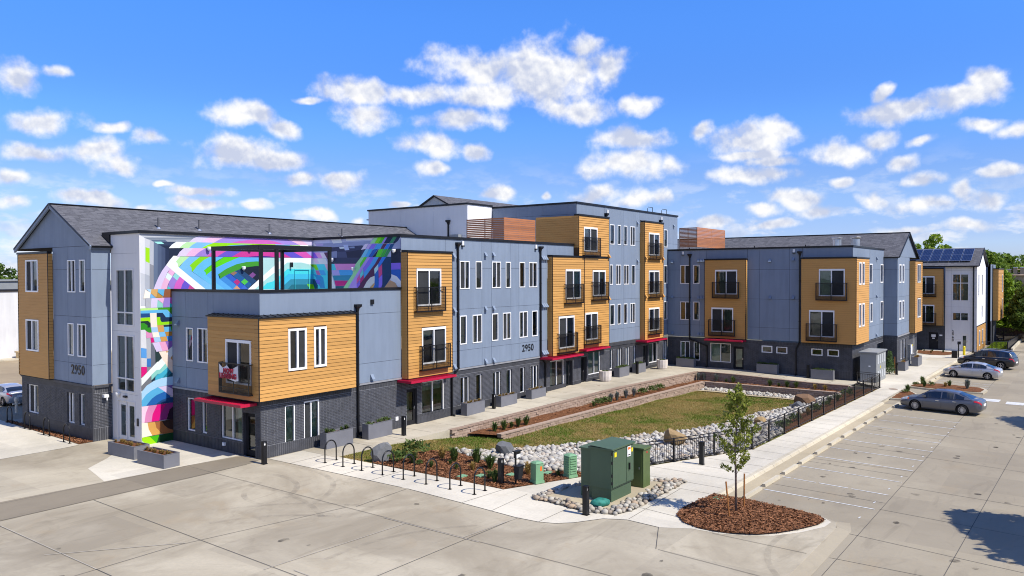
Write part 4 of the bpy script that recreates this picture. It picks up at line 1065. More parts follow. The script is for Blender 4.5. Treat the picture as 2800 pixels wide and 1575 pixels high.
# --- mural wall and its return
YM = ('y', 7.85); XM = ('x', 9.73)
MUR = MB(); k = {'m': 0, 'r': 0}
hexm = {}
MURAL=[
('m','c3c8cf',[(-1.75,11.22),(9.73,11.25),(9.73,7.31),(-1.75,7.66)]),
('m','17253f',[(-0.99,10.81),(9.73,10.81),(9.73,7.65),(-1.02,7.91)]),
('m','a0a8b2',[(-1.57,11.02),(1.58,11.13),(1.06,10.87),(-1.07,10.81)]),
('m','7d8795',[(-1.57,11.02),(1.36,11.12),(1.27,11.01),(-1.26,10.92)]),
('m','5b6b85',[(-1.15,10.91),(-0.33,10.94),(-0.19,10.83),(-0.99,10.81)]),
('m','2d3c58',[(-0.99,10.81),(0.31,10.85),(0.04,10.64),(-0.68,10.62)]),
('m','63738c',[(-0.97,10.81),(-0.75,10.7),(-0.78,8.17),(-1,8.18)]),
('m','4f5e7a',[(-0.75,10.7),(-0.54,10.59),(-0.56,8.17),(-0.78,8.17)]),
('m','42506d',[(-0.54,10.59),(-0.32,10.48),(-0.35,8.16),(-0.56,8.17)]),
('m','1f2d4a',[(-0.32,10.48),(-0.12,10.38),(-0.15,8.16),(-0.35,8.16)]),
('m','e3e4ea',[(-1.75,11.16),(-1.46,10.99),(-1.48,9.07),(-1.75,9.18)]),
('m','cdd0d5',[(-1.75,9.18),(-1.48,9.07),(-1.5,7.38),(-1.75,7.39)]),
('m','cfd2d7',[(-1.46,10.99),(-1.19,10.9),(-1.22,8.99),(-1.48,9.1)]),
('m','b4b9c2',[(-1.48,9.1),(-1.22,8.99),(-1.23,7.37),(-1.5,7.38)]),
('m','b9bec6',[(-1.19,10.9),(-0.97,10.81),(-0.99,9.54),(-1.21,9.63)]),
('m','8f929a',[(-1.21,9.63),(-0.99,9.54),(-1,8.18),(-1.23,8.18)]),
('m','a2e000',[(-1.43,10.51),(-1.2,10.45),(-1.21,9.66),(-1.44,9.76)]),
('m','9fe8de',[(-0.96,10.81),(-0.55,10.83),(-0.38,10.71),(-0.75,10.7)]),
('m','dccdf0',[(-1,8.27),(-0.9,8.53),(-0.73,8.9),(-0.52,9.26),(-0.29,9.56),(-0.06,9.37),(-0.21,9.18),(-0.35,8.9),(-0.5,8.6),(-0.62,8.26)]),
('m','eab2d6',[(-0.06,9.37),(0.23,9.18),(0.07,8.96),(-0.19,9.16)]),
('m','def0ea',[(-0.21,9.16),(0.07,8.96),(-0.1,8.71),(-0.34,8.9)]),
('m','eab6d4',[(-0.34,8.9),(-0.1,8.71),(-0.21,8.46),(-0.25,8.26),(-0.62,8.26),(-0.5,8.6)]),
('m','93d2d0',[(0.23,9.15),(0.51,8.95),(0.34,8.72),(0.08,8.94)]),
('m','9a7ccb',[(0.07,8.96),(0.34,8.73),(0.22,8.54),(0.12,8.25),(-0.25,8.26),(-0.19,8.44),(-0.1,8.71)]),
('m','3fc7c4',[(-0.19,8.42),(0,8.25),(-0.25,8.26)]),
('m','d45fbb',[(0.51,8.97),(0.79,8.74),(0.64,8.51),(0.55,8.24),(0.12,8.25),(0.25,8.6)]),
('m','6653c4',[(0.79,8.74),(1.11,8.52),(1,8.24),(0.55,8.24),(0.64,8.51)]),
('m','c2478a',[(1.11,8.52),(1.49,8.23),(0.98,8.24)]),
('m','f2f5f8',[(-0.29,9.56),(-0.08,9.84),(0.14,10.08),(0.55,10.07),(0.37,9.87),(0.28,9.76),(0.38,9.65),(0.4,9.49),(2.08,8.2),(1.44,8.22)]),
('m','b9e8a4',[(0.55,10.07),(1.09,10.06),(0.74,9.76),(0.5,9.52),(0.46,9.44),(0.4,9.49),(0.38,9.65),(0.28,9.76),(0.37,9.87)]),
('m','79bdec',[(1.09,10.06),(1.75,10.07),(1.38,9.8),(1.09,9.55),(1.19,9.44),(1.21,9.23),(2.43,8.43),(2.84,8.19),(2.08,8.2),(0.46,9.44),(0.74,9.76)]),
('m','64bde6',[(2.38,10.08),(3.26,10.08),(2.86,9.87),(2.25,9.49),(1.95,9.28),(2.07,9.15),(2.09,9.02),(3.11,8.33),(3.3,8.18),(2.84,8.19),(2.43,8.43),(1.25,9.22),(1.53,9.52),(1.94,9.86)]),
('m','86d800',[(1.75,10.07),(2.38,10.08),(1.94,9.86),(1.53,9.52),(1.27,9.21),(1.21,9.26),(1.19,9.44),(1.09,9.56),(1.38,9.8)]),
('m','5aaeea',[(4.26,10.07),(6.86,10.08),(6.85,9.62),(5.44,9.82),(4.05,9.59),(2.85,9.06),(2.95,8.8),(3.97,8.17),(3.3,8.18),(2.09,9.02),(2.6,9.38),(3.38,9.73)]),
('m','5bd400',[(3.26,10.07),(4.26,10.07),(3.38,9.73),(2.6,9.38),(2.1,9.02),(2.06,9.18),(1.95,9.28),(2.41,9.58)]),
('m','101c30',[(3.71,9.15),(4.39,9.39),(5.43,9.56),(6.15,9.53),(6.59,9.44),(6.11,9.12),(5.35,8.63),(5.07,8.42),(4.79,8.16),(3.97,8.17),(2.95,8.8),(3.29,8.97)]),
('m','3d8bd2',[(2.95,8.8),(3.29,8.97),(4.32,8.18),(3.83,8.17)]),
('m','2c5cc0',[(3.29,8.97),(3.61,9.1),(4.89,8.17),(4.32,8.18)]),
('m','1b5a94',[(3.63,9.11),(4,9.27),(5.11,8.48),(4.86,8.22)]),
('m','1e4670',[(4,9.27),(4.35,9.37),(5.43,8.66),(5.11,8.45)]),
('m','92705e',[(3.64,9.12),(3.91,9.25),(4.11,9.15),(3.86,8.99)]),
('m','b52a78',[(3.85,8.62),(4.09,8.78),(4.31,8.61),(4.11,8.41)]),
('m','4ec148',[(4.35,8.61),(4.6,8.8),(4.85,8.62),(4.6,8.43)]),
('m','d79a70',[(3.83,8.2),(4.07,8.41),(4.32,8.18)]),
('m','7d4a8c',[(4.9,9),(5.17,9.19),(5.39,9.03),(5.14,8.83)]),
('m','3a68c8',[(4.34,8.2),(4.6,8.42),(4.82,8.17)]),
('m','3f9a2a',[(2.85,9.06),(3.38,9.38),(4.05,9.65),(4.74,9.79),(5.44,9.84),(6.15,9.81),(6.85,9.66),(6.59,9.44),(6.15,9.52),(5.43,9.56),(4.73,9.48),(4.39,9.4),(3.71,9.15),(3.29,8.97),(2.98,8.8),(2.96,8.93)]),
('m','b5dedb',[(5.89,10.06),(9.73,10.12),(9.73,8),(5.87,8.07)]),
('m','f6f9f8',[(4.81,8.16),(6.12,9.14),(6.54,9.45),(7.41,10.07),(9.73,10.09),(9.73,9.63),(8.8,9.8),(7.67,9.79),(7.02,9.34),(6.13,8.77),(5.29,8.16)]),
('m','a8ded9',[(5.29,8.16),(6.13,8.78),(7.02,9.34),(7.67,9.79),(8.8,9.8),(9.73,9.53),(9.73,9.34),(7.71,9.4),(7.06,8.93),(6.68,8.72),(6.17,8.53),(5.71,8.15)]),
('m','43d6df',[(5.71,8.15),(6.17,8.53),(6.61,8.63),(7.06,8.93),(7.71,9.4),(9.73,9.36),(9.73,9.06),(7.74,9.08),(7.09,8.59),(6.53,8.15)]),
('m','3dbde0',[(6.53,8.14),(7.09,8.59),(7.74,9.08),(9.73,9.06),(9.73,8.74),(7.93,8.75),(7.07,8.13)]),
('m','2f8ba6',[(7.07,8.13),(7.93,8.75),(9.73,8.75),(9.73,8.4),(8,8.41),(7.69,8.12)]),
('m','1f6e80',[(7.69,8.12),(8,8.41),(9.73,8.4),(9.73,8.08)]),
('m','7fe000',[(9.19,8.43),(9.73,8.42),(9.73,8.08),(9.41,8.09)]),
('m','8ad400',[(9.46,9.69),(9.73,9.7),(9.73,9.43)]),
('m','dcd0f0',[(1.64,11.21),(2.43,11.22),(2.06,11.05),(1.79,10.86),(1.06,10.85),(1.3,11.05)]),
('m','ecc0de',[(2.43,11.22),(3.4,11.23),(2.95,11.06),(2.6,10.87),(1.79,10.86),(2.06,11.05)]),
('m','a68ddb',[(3.4,11.23),(7.7,11.25),(8.1,11.11),(8.61,10.91),(2.6,10.87),(2.95,11.06)]),
('m','edc0da',[(7.7,11.25),(8.71,11.25),(8.96,11.12),(9.33,10.92),(8.61,10.91),(8.1,11.11)]),
('m','dccfee',[(8.71,11.25),(9.73,11.25),(9.73,11.13),(9.73,10.92),(9.33,10.92),(8.96,11.12)]),
('m','d565bd',[(3.63,10.87),(4.23,11.01),(4.92,11.1),(5.56,11.15),(6.17,11.15),(6.83,11.06),(7.5,10.9)]),
('m','eef4f6',[(0.31,10.85),(0.93,10.85),(0.67,10.69),(0.48,10.51),(-0.13,10.49),(0.05,10.69)]),
('m','bce8a8',[(0.93,10.85),(1.54,10.86),(1.25,10.7),(1.05,10.52),(0.48,10.51),(0.67,10.69)]),
('m','7fbdec',[(1.54,10.86),(2.61,10.87),(2.17,10.72),(1.82,10.54),(1.05,10.52),(1.25,10.7)]),
('m','96e000',[(2.61,10.87),(6.78,10.9),(6.95,10.79),(7.22,10.65),(1.82,10.54),(2.17,10.72)]),
('m','86c8ee',[(6.78,10.9),(7.87,10.9),(7.97,10.81),(8.18,10.67),(7.22,10.65),(6.95,10.79)]),
('m','b6e6a0',[(7.87,10.9),(8.65,10.91),(8.72,10.82),(8.91,10.69),(8.18,10.67),(7.97,10.81)]),
('m','f4f7f4',[(8.65,10.91),(9.29,10.92),(9.37,10.83),(9.57,10.7),(8.91,10.69),(8.72,10.82)]),
('m','9da3ad',[(9.29,10.92),(9.73,10.92),(9.73,10.83),(9.73,10.71),(9.57,10.7),(9.37,10.83)]),
('m','6fc6ee',[(2.77,10.55),(3.23,10.68),(3.73,10.76),(4.4,10.81),(5.09,10.82),(5.59,10.76),(6.16,10.65)]),
('m','dccdee',[(0.75,10.51),(1.33,10.53),(1.04,10.31),(0.85,10.06),(0.34,10.06),(0.5,10.3)]),
('m','eab5d8',[(1.33,10.53),(2.07,10.54),(1.67,10.32),(1.37,10.07),(0.85,10.06),(1.04,10.31)]),
('m','9f7fd0',[(2.07,10.54),(2.93,10.56),(2.47,10.33),(2.1,10.07),(1.37,10.07),(1.67,10.32)]),
('m','d957ac',[(2.93,10.56),(3.79,10.58),(3.25,10.34),(2.8,10.07),(2.1,10.07),(2.47,10.33)]),
('m','6a55c6',[(3.79,10.58),(4.88,10.6),(4.26,10.35),(3.75,10.08),(2.8,10.07),(3.25,10.34)]),
('m','d03a96',[(4.88,10.6),(6.75,10.64),(7.31,10.39),(7.98,10.1),(3.75,10.08),(4.26,10.35)]),
('m','6453c8',[(6.75,10.64),(7.69,10.66),(8.27,10.4),(8.96,10.1),(7.98,10.1),(7.31,10.39)]),
('m','d957b2',[(7.69,10.66),(8.82,10.69),(9.24,10.42),(9.73,10.11),(8.96,10.1),(8.27,10.4)]),
('m','a99ce0',[(8.82,10.69),(9.73,10.71),(9.73,10.43),(9.73,10.11),(9.73,10.11),(9.24,10.42)]),
('m','3a1f86',[(4.84,10.1),(5.19,10.14),(5.8,10.17),(6.38,10.15),(6.82,10.1)]),
('m','b5b8bf',[(-1.75,7.28),(0.32,7.21),(0.28,3.81),(-1.75,4.02)]),
('m','d5d6db',[(-1.75,7.28),(-1.46,7.29),(-1.48,5.4),(-1.75,5.43)]),
('m','fbf1e2',[(-1.47,8.27),(-1.18,8.08),(-1.24,7.79),(-1.59,7.78)]),
('m','b5d8f0',[(-1.41,8.27),(-1.14,8.27),(-1.18,8.08)]),
('m','d6a862',[(-1.14,8.27),(-0.77,8.27),(-0.8,8.1),(-0.88,7.81),(-1.18,8.07)]),
('m','79b8e4',[(-1.18,8.05),(-0.9,7.81),(-1.23,7.8)]),
('m','5fb2dc',[(-0.77,8.27),(-0.4,8.26),(-0.47,7.88),(-0.79,8.1)]),
('m','b98d3d',[(-0.8,8.09),(-0.51,7.88),(-0.51,7.8),(-0.88,7.81)]),
('m','93593a',[(-0.4,8.27),(0.26,8.26),(0.26,7.8),(-0.48,7.81),(-0.47,7.88)]),
('m','b6b9c0',[(-1.45,7.81),(-1.14,7.79),(-1.18,7.27),(-1.46,7.28)]),
('m','ddd2f2',[(-1.14,7.79),(-0.79,7.79),(-0.84,7.28),(-1.18,7.28)]),
('m','efb8dc',[(-0.79,7.79),(-0.41,7.8),(-0.5,7.49),(-0.8,7.71)]),
('m','8fd3c8',[(-0.8,7.7),(-0.5,7.47),(-0.51,7.28),(-0.84,7.28)]),
('m','9a80d0',[(-0.41,7.8),(-0.06,7.8),(-0.13,7.28),(-0.5,7.28),(-0.48,7.5)]),
('m','d957b8',[(-0.06,7.8),(0.26,7.8),(0.25,7.29),(0.15,7.31),(-0.1,7.52)]),
('m','3fc8d0',[(-0.1,7.52),(0.16,7.31),(0.15,7.27),(-0.13,7.27)]),
('m','c0f08c',[(-1.75,7.27),(-0.79,7.27),(-0.79,7.15),(-1.75,7.14)]),
('m','3f9f10',[(-0.79,7.27),(0.25,7.26),(-0,6.88),(-0.25,7.15),(-0.79,7.17)]),
('m','102a30',[(0,7.26),(0.29,7.26),(0.28,6.87),(-0.02,6.88)]),
('m','61b6e6',[(-1.75,7.15),(-0.27,7.15),(-0.05,6.89),(0.28,6.87),(0.28,6.72),(-0.34,6.73),(-0.52,6.98),(-1.75,6.99)]),
('m','174a86',[(-1.75,7),(-1.25,6.99),(-1.23,6.78),(-1.75,6.78)]),
('m','132c50',[(-0.87,6.99),(-0.53,6.99),(-0.34,6.74),(0.28,6.72),(0.28,6.49),(-0.59,6.49),(-0.67,6.6),(-0.67,6.77),(-0.87,6.78)]),
('m','9be400',[(-1.75,6.76),(-1.23,6.78),(-1.22,6.5),(-1.35,6.59),(-1.75,6.59)]),
('m','95e000',[(-0.86,6.77),(-0.67,6.77),(-0.66,6.6),(-0.59,6.49),(0.28,6.5),(0.28,6.35),(-0.84,6.33)]),
('m','11302e',[(-1.75,6.58),(-1.35,6.59),(-1.21,6.46),(-1.21,6.24),(-1.4,6.23),(-1.56,6.49),(-1.75,6.49)]),
('m','2f9418',[(-1.75,6.49),(-1.56,6.49),(-1.38,6.36),(-1.38,6.23),(-1.19,6.24),(-1.16,5.96),(-1.31,5.96),(-1.53,6.13),(-1.75,6.14)]),
('m','12322f',[(-0.49,6.32),(0.28,6.32),(0.28,6.22),(-0.46,6.22)]),
('m','f6e8d8',[(-1.23,7),(-0.87,7),(-0.87,6.61),(-0.83,6.23),(-1.18,6.24),(-1.22,6.56)]),
('m','d4a15a',[(-0.83,6.33),(-0.49,6.32),(-0.45,5.96),(-0.78,5.96),(-0.83,6.23)]),
('m','a8cdf0',[(-1.18,6.24),(-0.83,6.23),(-0.78,5.96),(-1.14,5.96)]),
('m','fbf0e0',[(-1.13,5.96),(-0.77,5.96),(-0.7,5.69),(-1.07,5.69)]),
('m','aad0f2',[(-1.05,5.68),(-0.7,5.69),(-0.63,5.44),(-0.99,5.43)]),
('m','62b8e6',[(-0.46,6.22),(-0.09,6.22),(-0.03,5.95),(-0.43,5.95)]),
('m','38a010',[(-0.09,6.22),(0.28,6.22),(0.27,5.95),(-0.03,5.95)]),
('m','7ec0ec',[(-0.76,5.95),(-0.41,5.95),(-0.35,5.7),(-0.7,5.7)]),
('m','b88438',[(-0.4,5.95),(-0.03,5.95),(0.03,5.72),(-0.35,5.71)]),
('m','d29c50',[(-0.68,5.69),(-0.33,5.7),(-0.25,5.44),(-0.63,5.44)]),
('m','4088d8',[(-0.33,5.71),(0.05,5.71),(0.08,5.45),(-0.25,5.44)]),
('m','6f4630',[(-0.03,5.95),(0.27,5.95),(0.27,5.44),(0.08,5.45)]),
('m','dedfe3',[(-1.75,6.13),(-1.53,6.13),(-1.47,6.05),(-1.45,5.12),(-1.75,5.18)]),
('m','e494c4',[(-1.47,6.05),(-1.31,5.96),(-1.15,5.95),(-1.09,5.69),(-1.45,5.68)]),
('m','d8107c',[(-1.22,5.68),(-1.07,5.68),(-1,5.42),(-1.2,5.42)]),
('m','6d7280',[(-1.2,5.42),(-0.98,5.18),(-0.96,3.93),(-1.22,3.96)]),
('m','243a3c',[(-0.98,5.06),(-0.77,4.9),(-0.61,4.54),(-0.96,4.24)]),
('m','dccbee',[(-1.12,5.41),(-0.75,5.43),(-0.56,4.93),(-0.9,4.91)]),
('m','eba6cc',[(-0.75,5.43),(-0.39,5.43),(-0.21,4.93),(-0.56,4.92)]),
('m','9468bc',[(-0.39,5.43),(0.03,5.44),(0.03,5.17),(-0.22,4.98)]),
('m','7a2a62',[(0.03,5.45),(0.27,5.45),(0.27,5.32),(0.03,5.17)]),
('m','5a9fe2',[(-1.75,5.19),(-1.45,5.11),(-1.45,4.61),(-1.75,4.67)]),
('m','d3d4da',[(-1.75,4.66),(-1.44,4.6),(-1.45,4.15),(-1.75,4.18)]),
('m','3a7cc4',[(-1.44,4.59),(-1.21,4.58),(-1.22,4.14),(-1.44,4.16)]),
('m','f0f8f6',[(-1.28,3.96),(-0.61,4.53),(-0.22,4.98),(0.03,5.15),(0.27,5.36),(0.26,4.93),(-0.11,4.45),(-0.75,3.91)]),
('m','58a0aa',[(0.02,4.88),(0.26,5.02),(0.26,4.51)]),
('m','c8924a',[(-0.13,4.47),(0.04,4.71),(0.26,4.51),(0.25,3.97)]),
('m','d0a070',[(-0.39,4.9),(-0.18,4.9),(-0.33,4.78)]),
('m','fae6d4',[(-0.77,4.9),(-0.39,4.9),(0.25,4),(0.25,3.78),(-0.2,3.85),(-0.43,4.22)]),
('m','54bcb4',[(-0.43,4.21),(-0.24,3.89),(-0.75,3.91)]),
('m','e0107e',[(-1.75,4.18),(-1.44,4.15),(-1.44,3.85),(-1.75,3.6)]),
('m','76797f',[(-1.75,3.24),(-1.2,3.68),(-1.2,3.29),(-1.75,2.9)]),
('m','8a8d94',[(-1.44,4.15),(-1.2,4.13),(-1.2,4.02),(-1.44,3.85)]),
('m','16344a',[(-1.2,3.41),(-0.98,3.58),(-0.98,3.34),(-1.19,3.29)]),
('m','125060',[(-0.59,3.44),(-0.07,3.73),(0.21,3.46),(-0.18,3.49)]),
('m','f0f8f6',[(-1.75,3.56),(-0.86,4.37),(-0.41,4.32),(-0.41,4.21),(-0.72,3.93),(-0.91,3.93),(-1.2,3.68),(-1.75,3.17)]),
('m','90d6cc',[(-1.2,3.7),(-0.91,3.93),(-0.72,3.93),(-0.41,4.23),(-0.29,4.02),(-0.69,3.71),(-0.85,3.71),(-1.2,3.41)]),
('m','3fb2d0',[(-0.98,3.58),(-0.85,3.69),(-0.68,3.73),(-0.29,4.02),(-0.17,3.87),(-0.59,3.47),(-0.73,3.47),(-0.83,3.38),(-0.99,3.34)]),
('m','1f8098',[(-0.73,3.47),(-0.59,3.47),(-0.17,3.86),(-0.06,3.7),(-0.39,3.42),(-0.8,3.39)]),
('m','fae2cc',[(-0.44,4.33),(-0.03,4.29),(0.25,3.95),(0.25,3.46),(-0.17,3.86)]),
('m','c08a48',[(-0.03,4.29),(0.25,4.26),(0.25,3.93)]),
('m','add6f4',[(-1.75,2.85),(-1.47,3.15),(-1.07,3.36),(-0.63,3.47),(-0.18,3.49),(0.28,3.47),(0.28,3.03),(-0.25,3.04),(-0.73,3.01),(-0.84,3.01),(-1.24,2.83),(-1.51,2.67),(-1.75,2.39)]),
('m','58b2e0',[(-1.75,2.39),(-1.51,2.67),(-1.21,2.86),(-0.84,3),(-0.46,2.72),(-0.91,2.59),(-1.18,2.43),(-1.38,2.23),(-1.5,2.08),(-1.75,2.07)]),
('m','1e64b0',[(-1.5,2.08),(-1.38,2.23),(-1.18,2.43),(-0.91,2.59),(-0.46,2.71),(-0.15,2.43),(-0.15,2.38),(-0.61,2.29),(-0.81,2.19),(-0.98,2.08)]),
('m','15447c',[(-0.98,2.08),(-0.81,2.19),(-0.61,2.29),(-0.15,2.38),(0.2,2.3),(0.19,2.05),(-0.19,2.07)]),
('m','dacaea',[(-0.84,3),(-0.36,3.02),(0.2,2.67),(0.2,2.28),(-0.15,2.46),(-0.46,2.71)]),
('m','7c62b0',[(-0.36,3.02),(0.2,3.02),(0.2,2.68),(-0.11,2.87)]),
('m','f4d4e8',[(-1.75,2.07),(-1.37,2.07),(-1.54,1.67),(-1.61,1.2),(-1.75,1.2)]),
('m','de8aba',[(-1.37,2.07),(-0.9,2.06),(-1.16,1.58),(-1.22,1.19),(-1.61,1.2),(-1.54,1.67)]),
('m','e20480',[(-0.9,2.06),(-0.37,2.06),(-0.72,1.55),(-0.79,1.18),(-1.22,1.19),(-1.16,1.58)]),
('m','982f80',[(-0.37,2.06),(0.19,2.07),(0.19,1.92),(-0.2,1.71),(-0.38,1.19),(-0.81,1.19),(-0.72,1.55)]),
('m','241028',[(-0.2,1.71),(0.19,1.95),(0.18,1.12),(-0.38,1.17)]),
('m','fcf0dc',[(-1.75,1.2),(-1.45,1.18),(-1.38,0.8),(-1.19,0.45),(-1.75,0.43)]),
('m','dca656',[(-1.45,1.18),(-1.03,1.15),(-0.96,0.83),(-0.63,0.45),(-1.19,0.45),(-1.38,0.8)]),
('m','a8683a',[(-1.03,1.15),(-0.65,1.15),(-0.52,0.9),(-0.28,0.68),(0.18,0.5),(0.18,0.42),(-0.63,0.44),(-0.96,0.83)]),
('m','3c261f',[(-0.65,1.15),(0.18,1.15),(0.18,0.49),(-0.28,0.68),(-0.52,0.9)]),
('m','a2e200',[(-1.75,0.43),(-1.34,0.42),(-0.96,0),(-1.51,0),(-1.75,0)]),
('m','44b800',[(-1.34,0.42),(-0.8,0.42),(-0.29,0),(-0.96,0)]),
('m','0f4a20',[(-0.8,0.42),(0.21,0.43),(0.21,0),(-0.29,0),(-0.96,0)]),
('m','c8ecb0',[(-1.75,0.31),(-1.74,0.25),(-1.51,0),(-1.75,0)]),
('r','8c90a5',[(7.85,11.25),(0,11.25),(0,8.14),(7.85,8.07)]),
('r','747a92',[(7.85,11.01),(2.54,11.06),(2.54,10.38),(7.85,10.48)]),
('r','9a9cb0',[(7.85,11.25),(6.24,11.25),(6.25,11.05),(7.85,11.04)]),
('r','2d3146',[(6.14,10.75),(3.25,10.81),(2.94,10.52),(3.83,9.67),(6.13,9.68)]),
('r','232536',[(4.77,10.42),(3.26,10.56),(3.42,10.06),(4.65,10.08)]),
('r','8d86a4',[(7.81,11),(6.85,11.01),(6.86,10.89),(7.81,10.87)]),
('r','6b7188',[(6.12,10.47),(5.57,10.51),(5.57,10.09),(6.13,10.07)]),
('r','b2b6c6',[(6.11,11.25),(5.18,11.25),(5.08,11.01),(5.92,10.99)]),
('r','b5bccb',[(4.74,11.25),(2.26,11.25),(2.46,11.12),(4.72,11.12)]),
('r','8f97ad',[(4.97,10.88),(4.56,10.88),(4.42,10.55),(4.83,10.53)]),
('r','a9b8c8',[(5.37,10.74),(4.93,10.76),(4.87,10.65),(5.29,10.64)]),
('r','6d768e',[(4.43,10.75),(3.96,10.76),(3.94,10.65),(4.39,10.65)]),
('r','3b4058',[(5.57,10.46),(4.73,10.46),(4.61,10.08),(5.53,10.09)]),
('r','c9bbe0',[(7.85,11.12),(7.52,10.9),(7.85,10.89)]),
('r','7050ae',[(7.85,10.45),(7.7,10.45),(7.33,10.09),(7.85,10.08)]),
('r','c87ba8',[(7.72,10.45),(7.21,10.44),(6.93,10.08),(7.33,10.08)]),
('r','c4a9dc',[(7.21,10.44),(6.82,10.44),(6.52,10.08),(6.93,10.08)]),
('r','4b2f45',[(6.8,10.43),(6.12,10.44),(6.13,9.7),(6.47,9.99)]),
('r','b9dcd9',[(7.85,10.07),(6.65,10.06),(6.39,9.69),(7.85,9.7)]),
('r','d49bb4',[(7.85,10.07),(7.48,10.06),(7.2,9.7),(7.62,9.71)]),
('r','3fa6b0',[(7.85,9.7),(6.09,9.7),(6.06,8.15),(7.85,8.11)]),
('r','6fc21f',[(7.85,9.69),(7.55,9.68),(7.31,9.33),(7.62,9.32),(7.85,9.57)]),
('r','c7909f',[(6.76,9.69),(6.35,9.69),(6.26,9.28),(6.5,9.3)]),
('r','a9567f',[(7.65,9.3),(7.31,9.3),(7.12,9),(7.47,8.99)]),
('r','3f83c0',[(7.29,9.31),(6.79,9.31),(6.59,8.99),(7.12,8.99)]),
('r','33749f',[(7.85,9.07),(7.14,8.98),(6.88,8.84),(6.71,8.17),(7.15,8.17),(7.63,8.89)]),
('r','5f57ab',[(7.68,8.72),(7.23,8.69),(7.15,8.37),(7.5,8.43)]),
('r','143a52',[(7.85,8.73),(7.72,8.75),(7.41,8.34),(7.42,8.13),(7.85,8.11)]),
('r','5cc010',[(7.85,8.41),(7.85,8.41),(7.73,8.13),(7.85,8.11)]),
('r','3d9fa8',[(6.13,9.7),(5.81,9.71),(5.62,9.32),(6.07,9.31)]),
('r','bf6c98',[(5.81,9.71),(3.83,9.69),(4.08,9.31),(5.62,9.32)]),
('r','8f83c9',[(6.07,9.3),(5.41,9.31),(5.29,8.99),(5.9,8.98)]),
('r','3d83b3',[(5.41,9.31),(4.08,9.31),(4.16,8.99),(5.29,8.98)]),
('r','2c6f85',[(5.99,8.96),(4.16,8.99),(4.54,8.65),(5.82,8.65)]),
('r','a01f63',[(5.82,8.65),(4.54,8.65),(4.87,8.33),(5.7,8.31)]),
('r','1f4a57',[(5.7,8.3),(4.87,8.31),(4.94,8.16),(5.7,8.15)]),
('r','bcdcd9',[(6.14,9.3),(5.7,8.15),(6.15,8.13)]),
('r','7fcf7f',[(2.2,11.25),(1.89,11.25),(2.2,10.91),(2.58,10.9)]),
('r','63b51a',[(1.89,11.25),(1.56,11.25),(1.89,10.9),(2.2,10.89)]),
('r','3f9a1c',[(1.56,11.25),(1.27,11.25),(1.6,10.89),(1.89,10.88)]),
('r','7d6bc0',[(1.27,11.25),(1.08,11.25),(1.41,10.89),(1.6,10.87)]),
('r','15223a',[(1.08,11.25),(0.61,11.25),(0.94,10.88),(1.41,10.87)]),
('r','2b6b4c',[(0.61,11.25),(0.31,11.25),(0.65,10.87),(0.94,10.86)]),
('r','13203a',[(0.31,11.25),(0,11.25),(0.35,10.86),(0.65,10.85)]),
('r','b3a3d6',[(3.01,10.88),(2.7,10.9),(2.98,10.58),(3.38,10.53)]),
('r','9c86cc',[(2.7,10.87),(2.4,10.89),(2.7,10.58),(2.98,10.52)]),
('r','6d58b5',[(2.4,10.86),(1.99,10.88),(2.27,10.57),(2.7,10.52)]),
('r','3b80b8',[(1.99,10.85),(1.45,10.86),(1.72,10.56),(2.27,10.51)]),
('r','4a2340',[(1.45,10.84),(1.13,10.86),(1.41,10.55),(1.72,10.5)]),
('r','2563a8',[(1.13,10.83),(0.82,10.85),(1.09,10.54),(1.42,10.49)]),
('r','123a63',[(0.82,10.82),(0.47,10.84),(0.75,10.53),(1.09,10.48)]),
('r','141c2e',[(0.79,10.53),(0,10.55),(0,9.69),(0.79,9.69)]),
('r','5f9ad8',[(2.98,10.54),(2.66,10.58),(3.02,10.1),(3.38,10.08)]),
('r','3b86c2',[(2.66,10.54),(2.31,10.58),(2.72,10.1),(3.02,10.08)]),
('r','1b4a8a',[(2.31,10.53),(1.88,10.57),(2.39,10.09),(2.72,10.07)]),
('r','101f3a',[(1.88,10.52),(1.82,10.57),(2.11,10.09),(2.39,10.07)]),
('r','46a527',[(1.82,10.52),(1.4,10.56),(1.69,10.08),(2.11,10.06)]),
('r','2f8a2f',[(1.4,10.51),(1.07,10.55),(1.4,10.08),(1.69,10.05)]),
('r','2b6f45',[(1.07,10.5),(0.75,10.54),(1.17,10.07),(1.4,10.05)]),
('r','16304f',[(1.57,10.08),(0.79,10.07),(0.78,8.89),(1.34,8.24),(1.86,8.24),(1.84,9.76)]),
('r','7dcf7d',[(3.38,10.07),(3.08,10.08),(3.45,9.67),(3.43,9.42),(4.37,8.41),(4.58,8.18),(4.98,8.18),(4.12,9.06),(4.08,9.31),(3.83,9.69)]),
('r','4aa82a',[(3.08,10.08),(2.82,10.08),(3.43,9.46),(3.47,9.67)]),
('r','8f76c4',[(2.82,10.07),(2.55,10.07),(3.19,9.42),(3.76,8.75),(3.76,8.19),(4.38,8.18),(4.37,8.41),(3.43,9.42)]),
('r','6a56b5',[(2.55,10.07),(2.19,10.07),(2.59,9.61),(3.13,9.13),(3.19,9.42)]),
('r','3d80b5',[(2.19,10.07),(1.82,10.07),(2.16,9.66),(3.11,8.78),(3.13,9.13),(2.59,9.61)]),
('r','45233f',[(1.82,10.07),(1.53,10.07),(1.88,9.65),(2.2,9.33),(2.2,8.95),(3.12,8.19),(3.76,8.19),(3.76,8.47),(3.11,8.78),(2.16,9.66)]),
('r','2a62ae',[(1.53,10.07),(1.19,10.07),(1.54,9.7),(1.85,9.41),(1.88,9.65)]),
('r','8fb8e8',[(1.88,9.65),(1.87,9.34),(2.18,9.04),(2.22,9.36)]),
('r','1f4f8f',[(2.18,9.04),(1.85,9.35),(1.84,8.23),(2.33,8.23),(2.19,8.45)]),
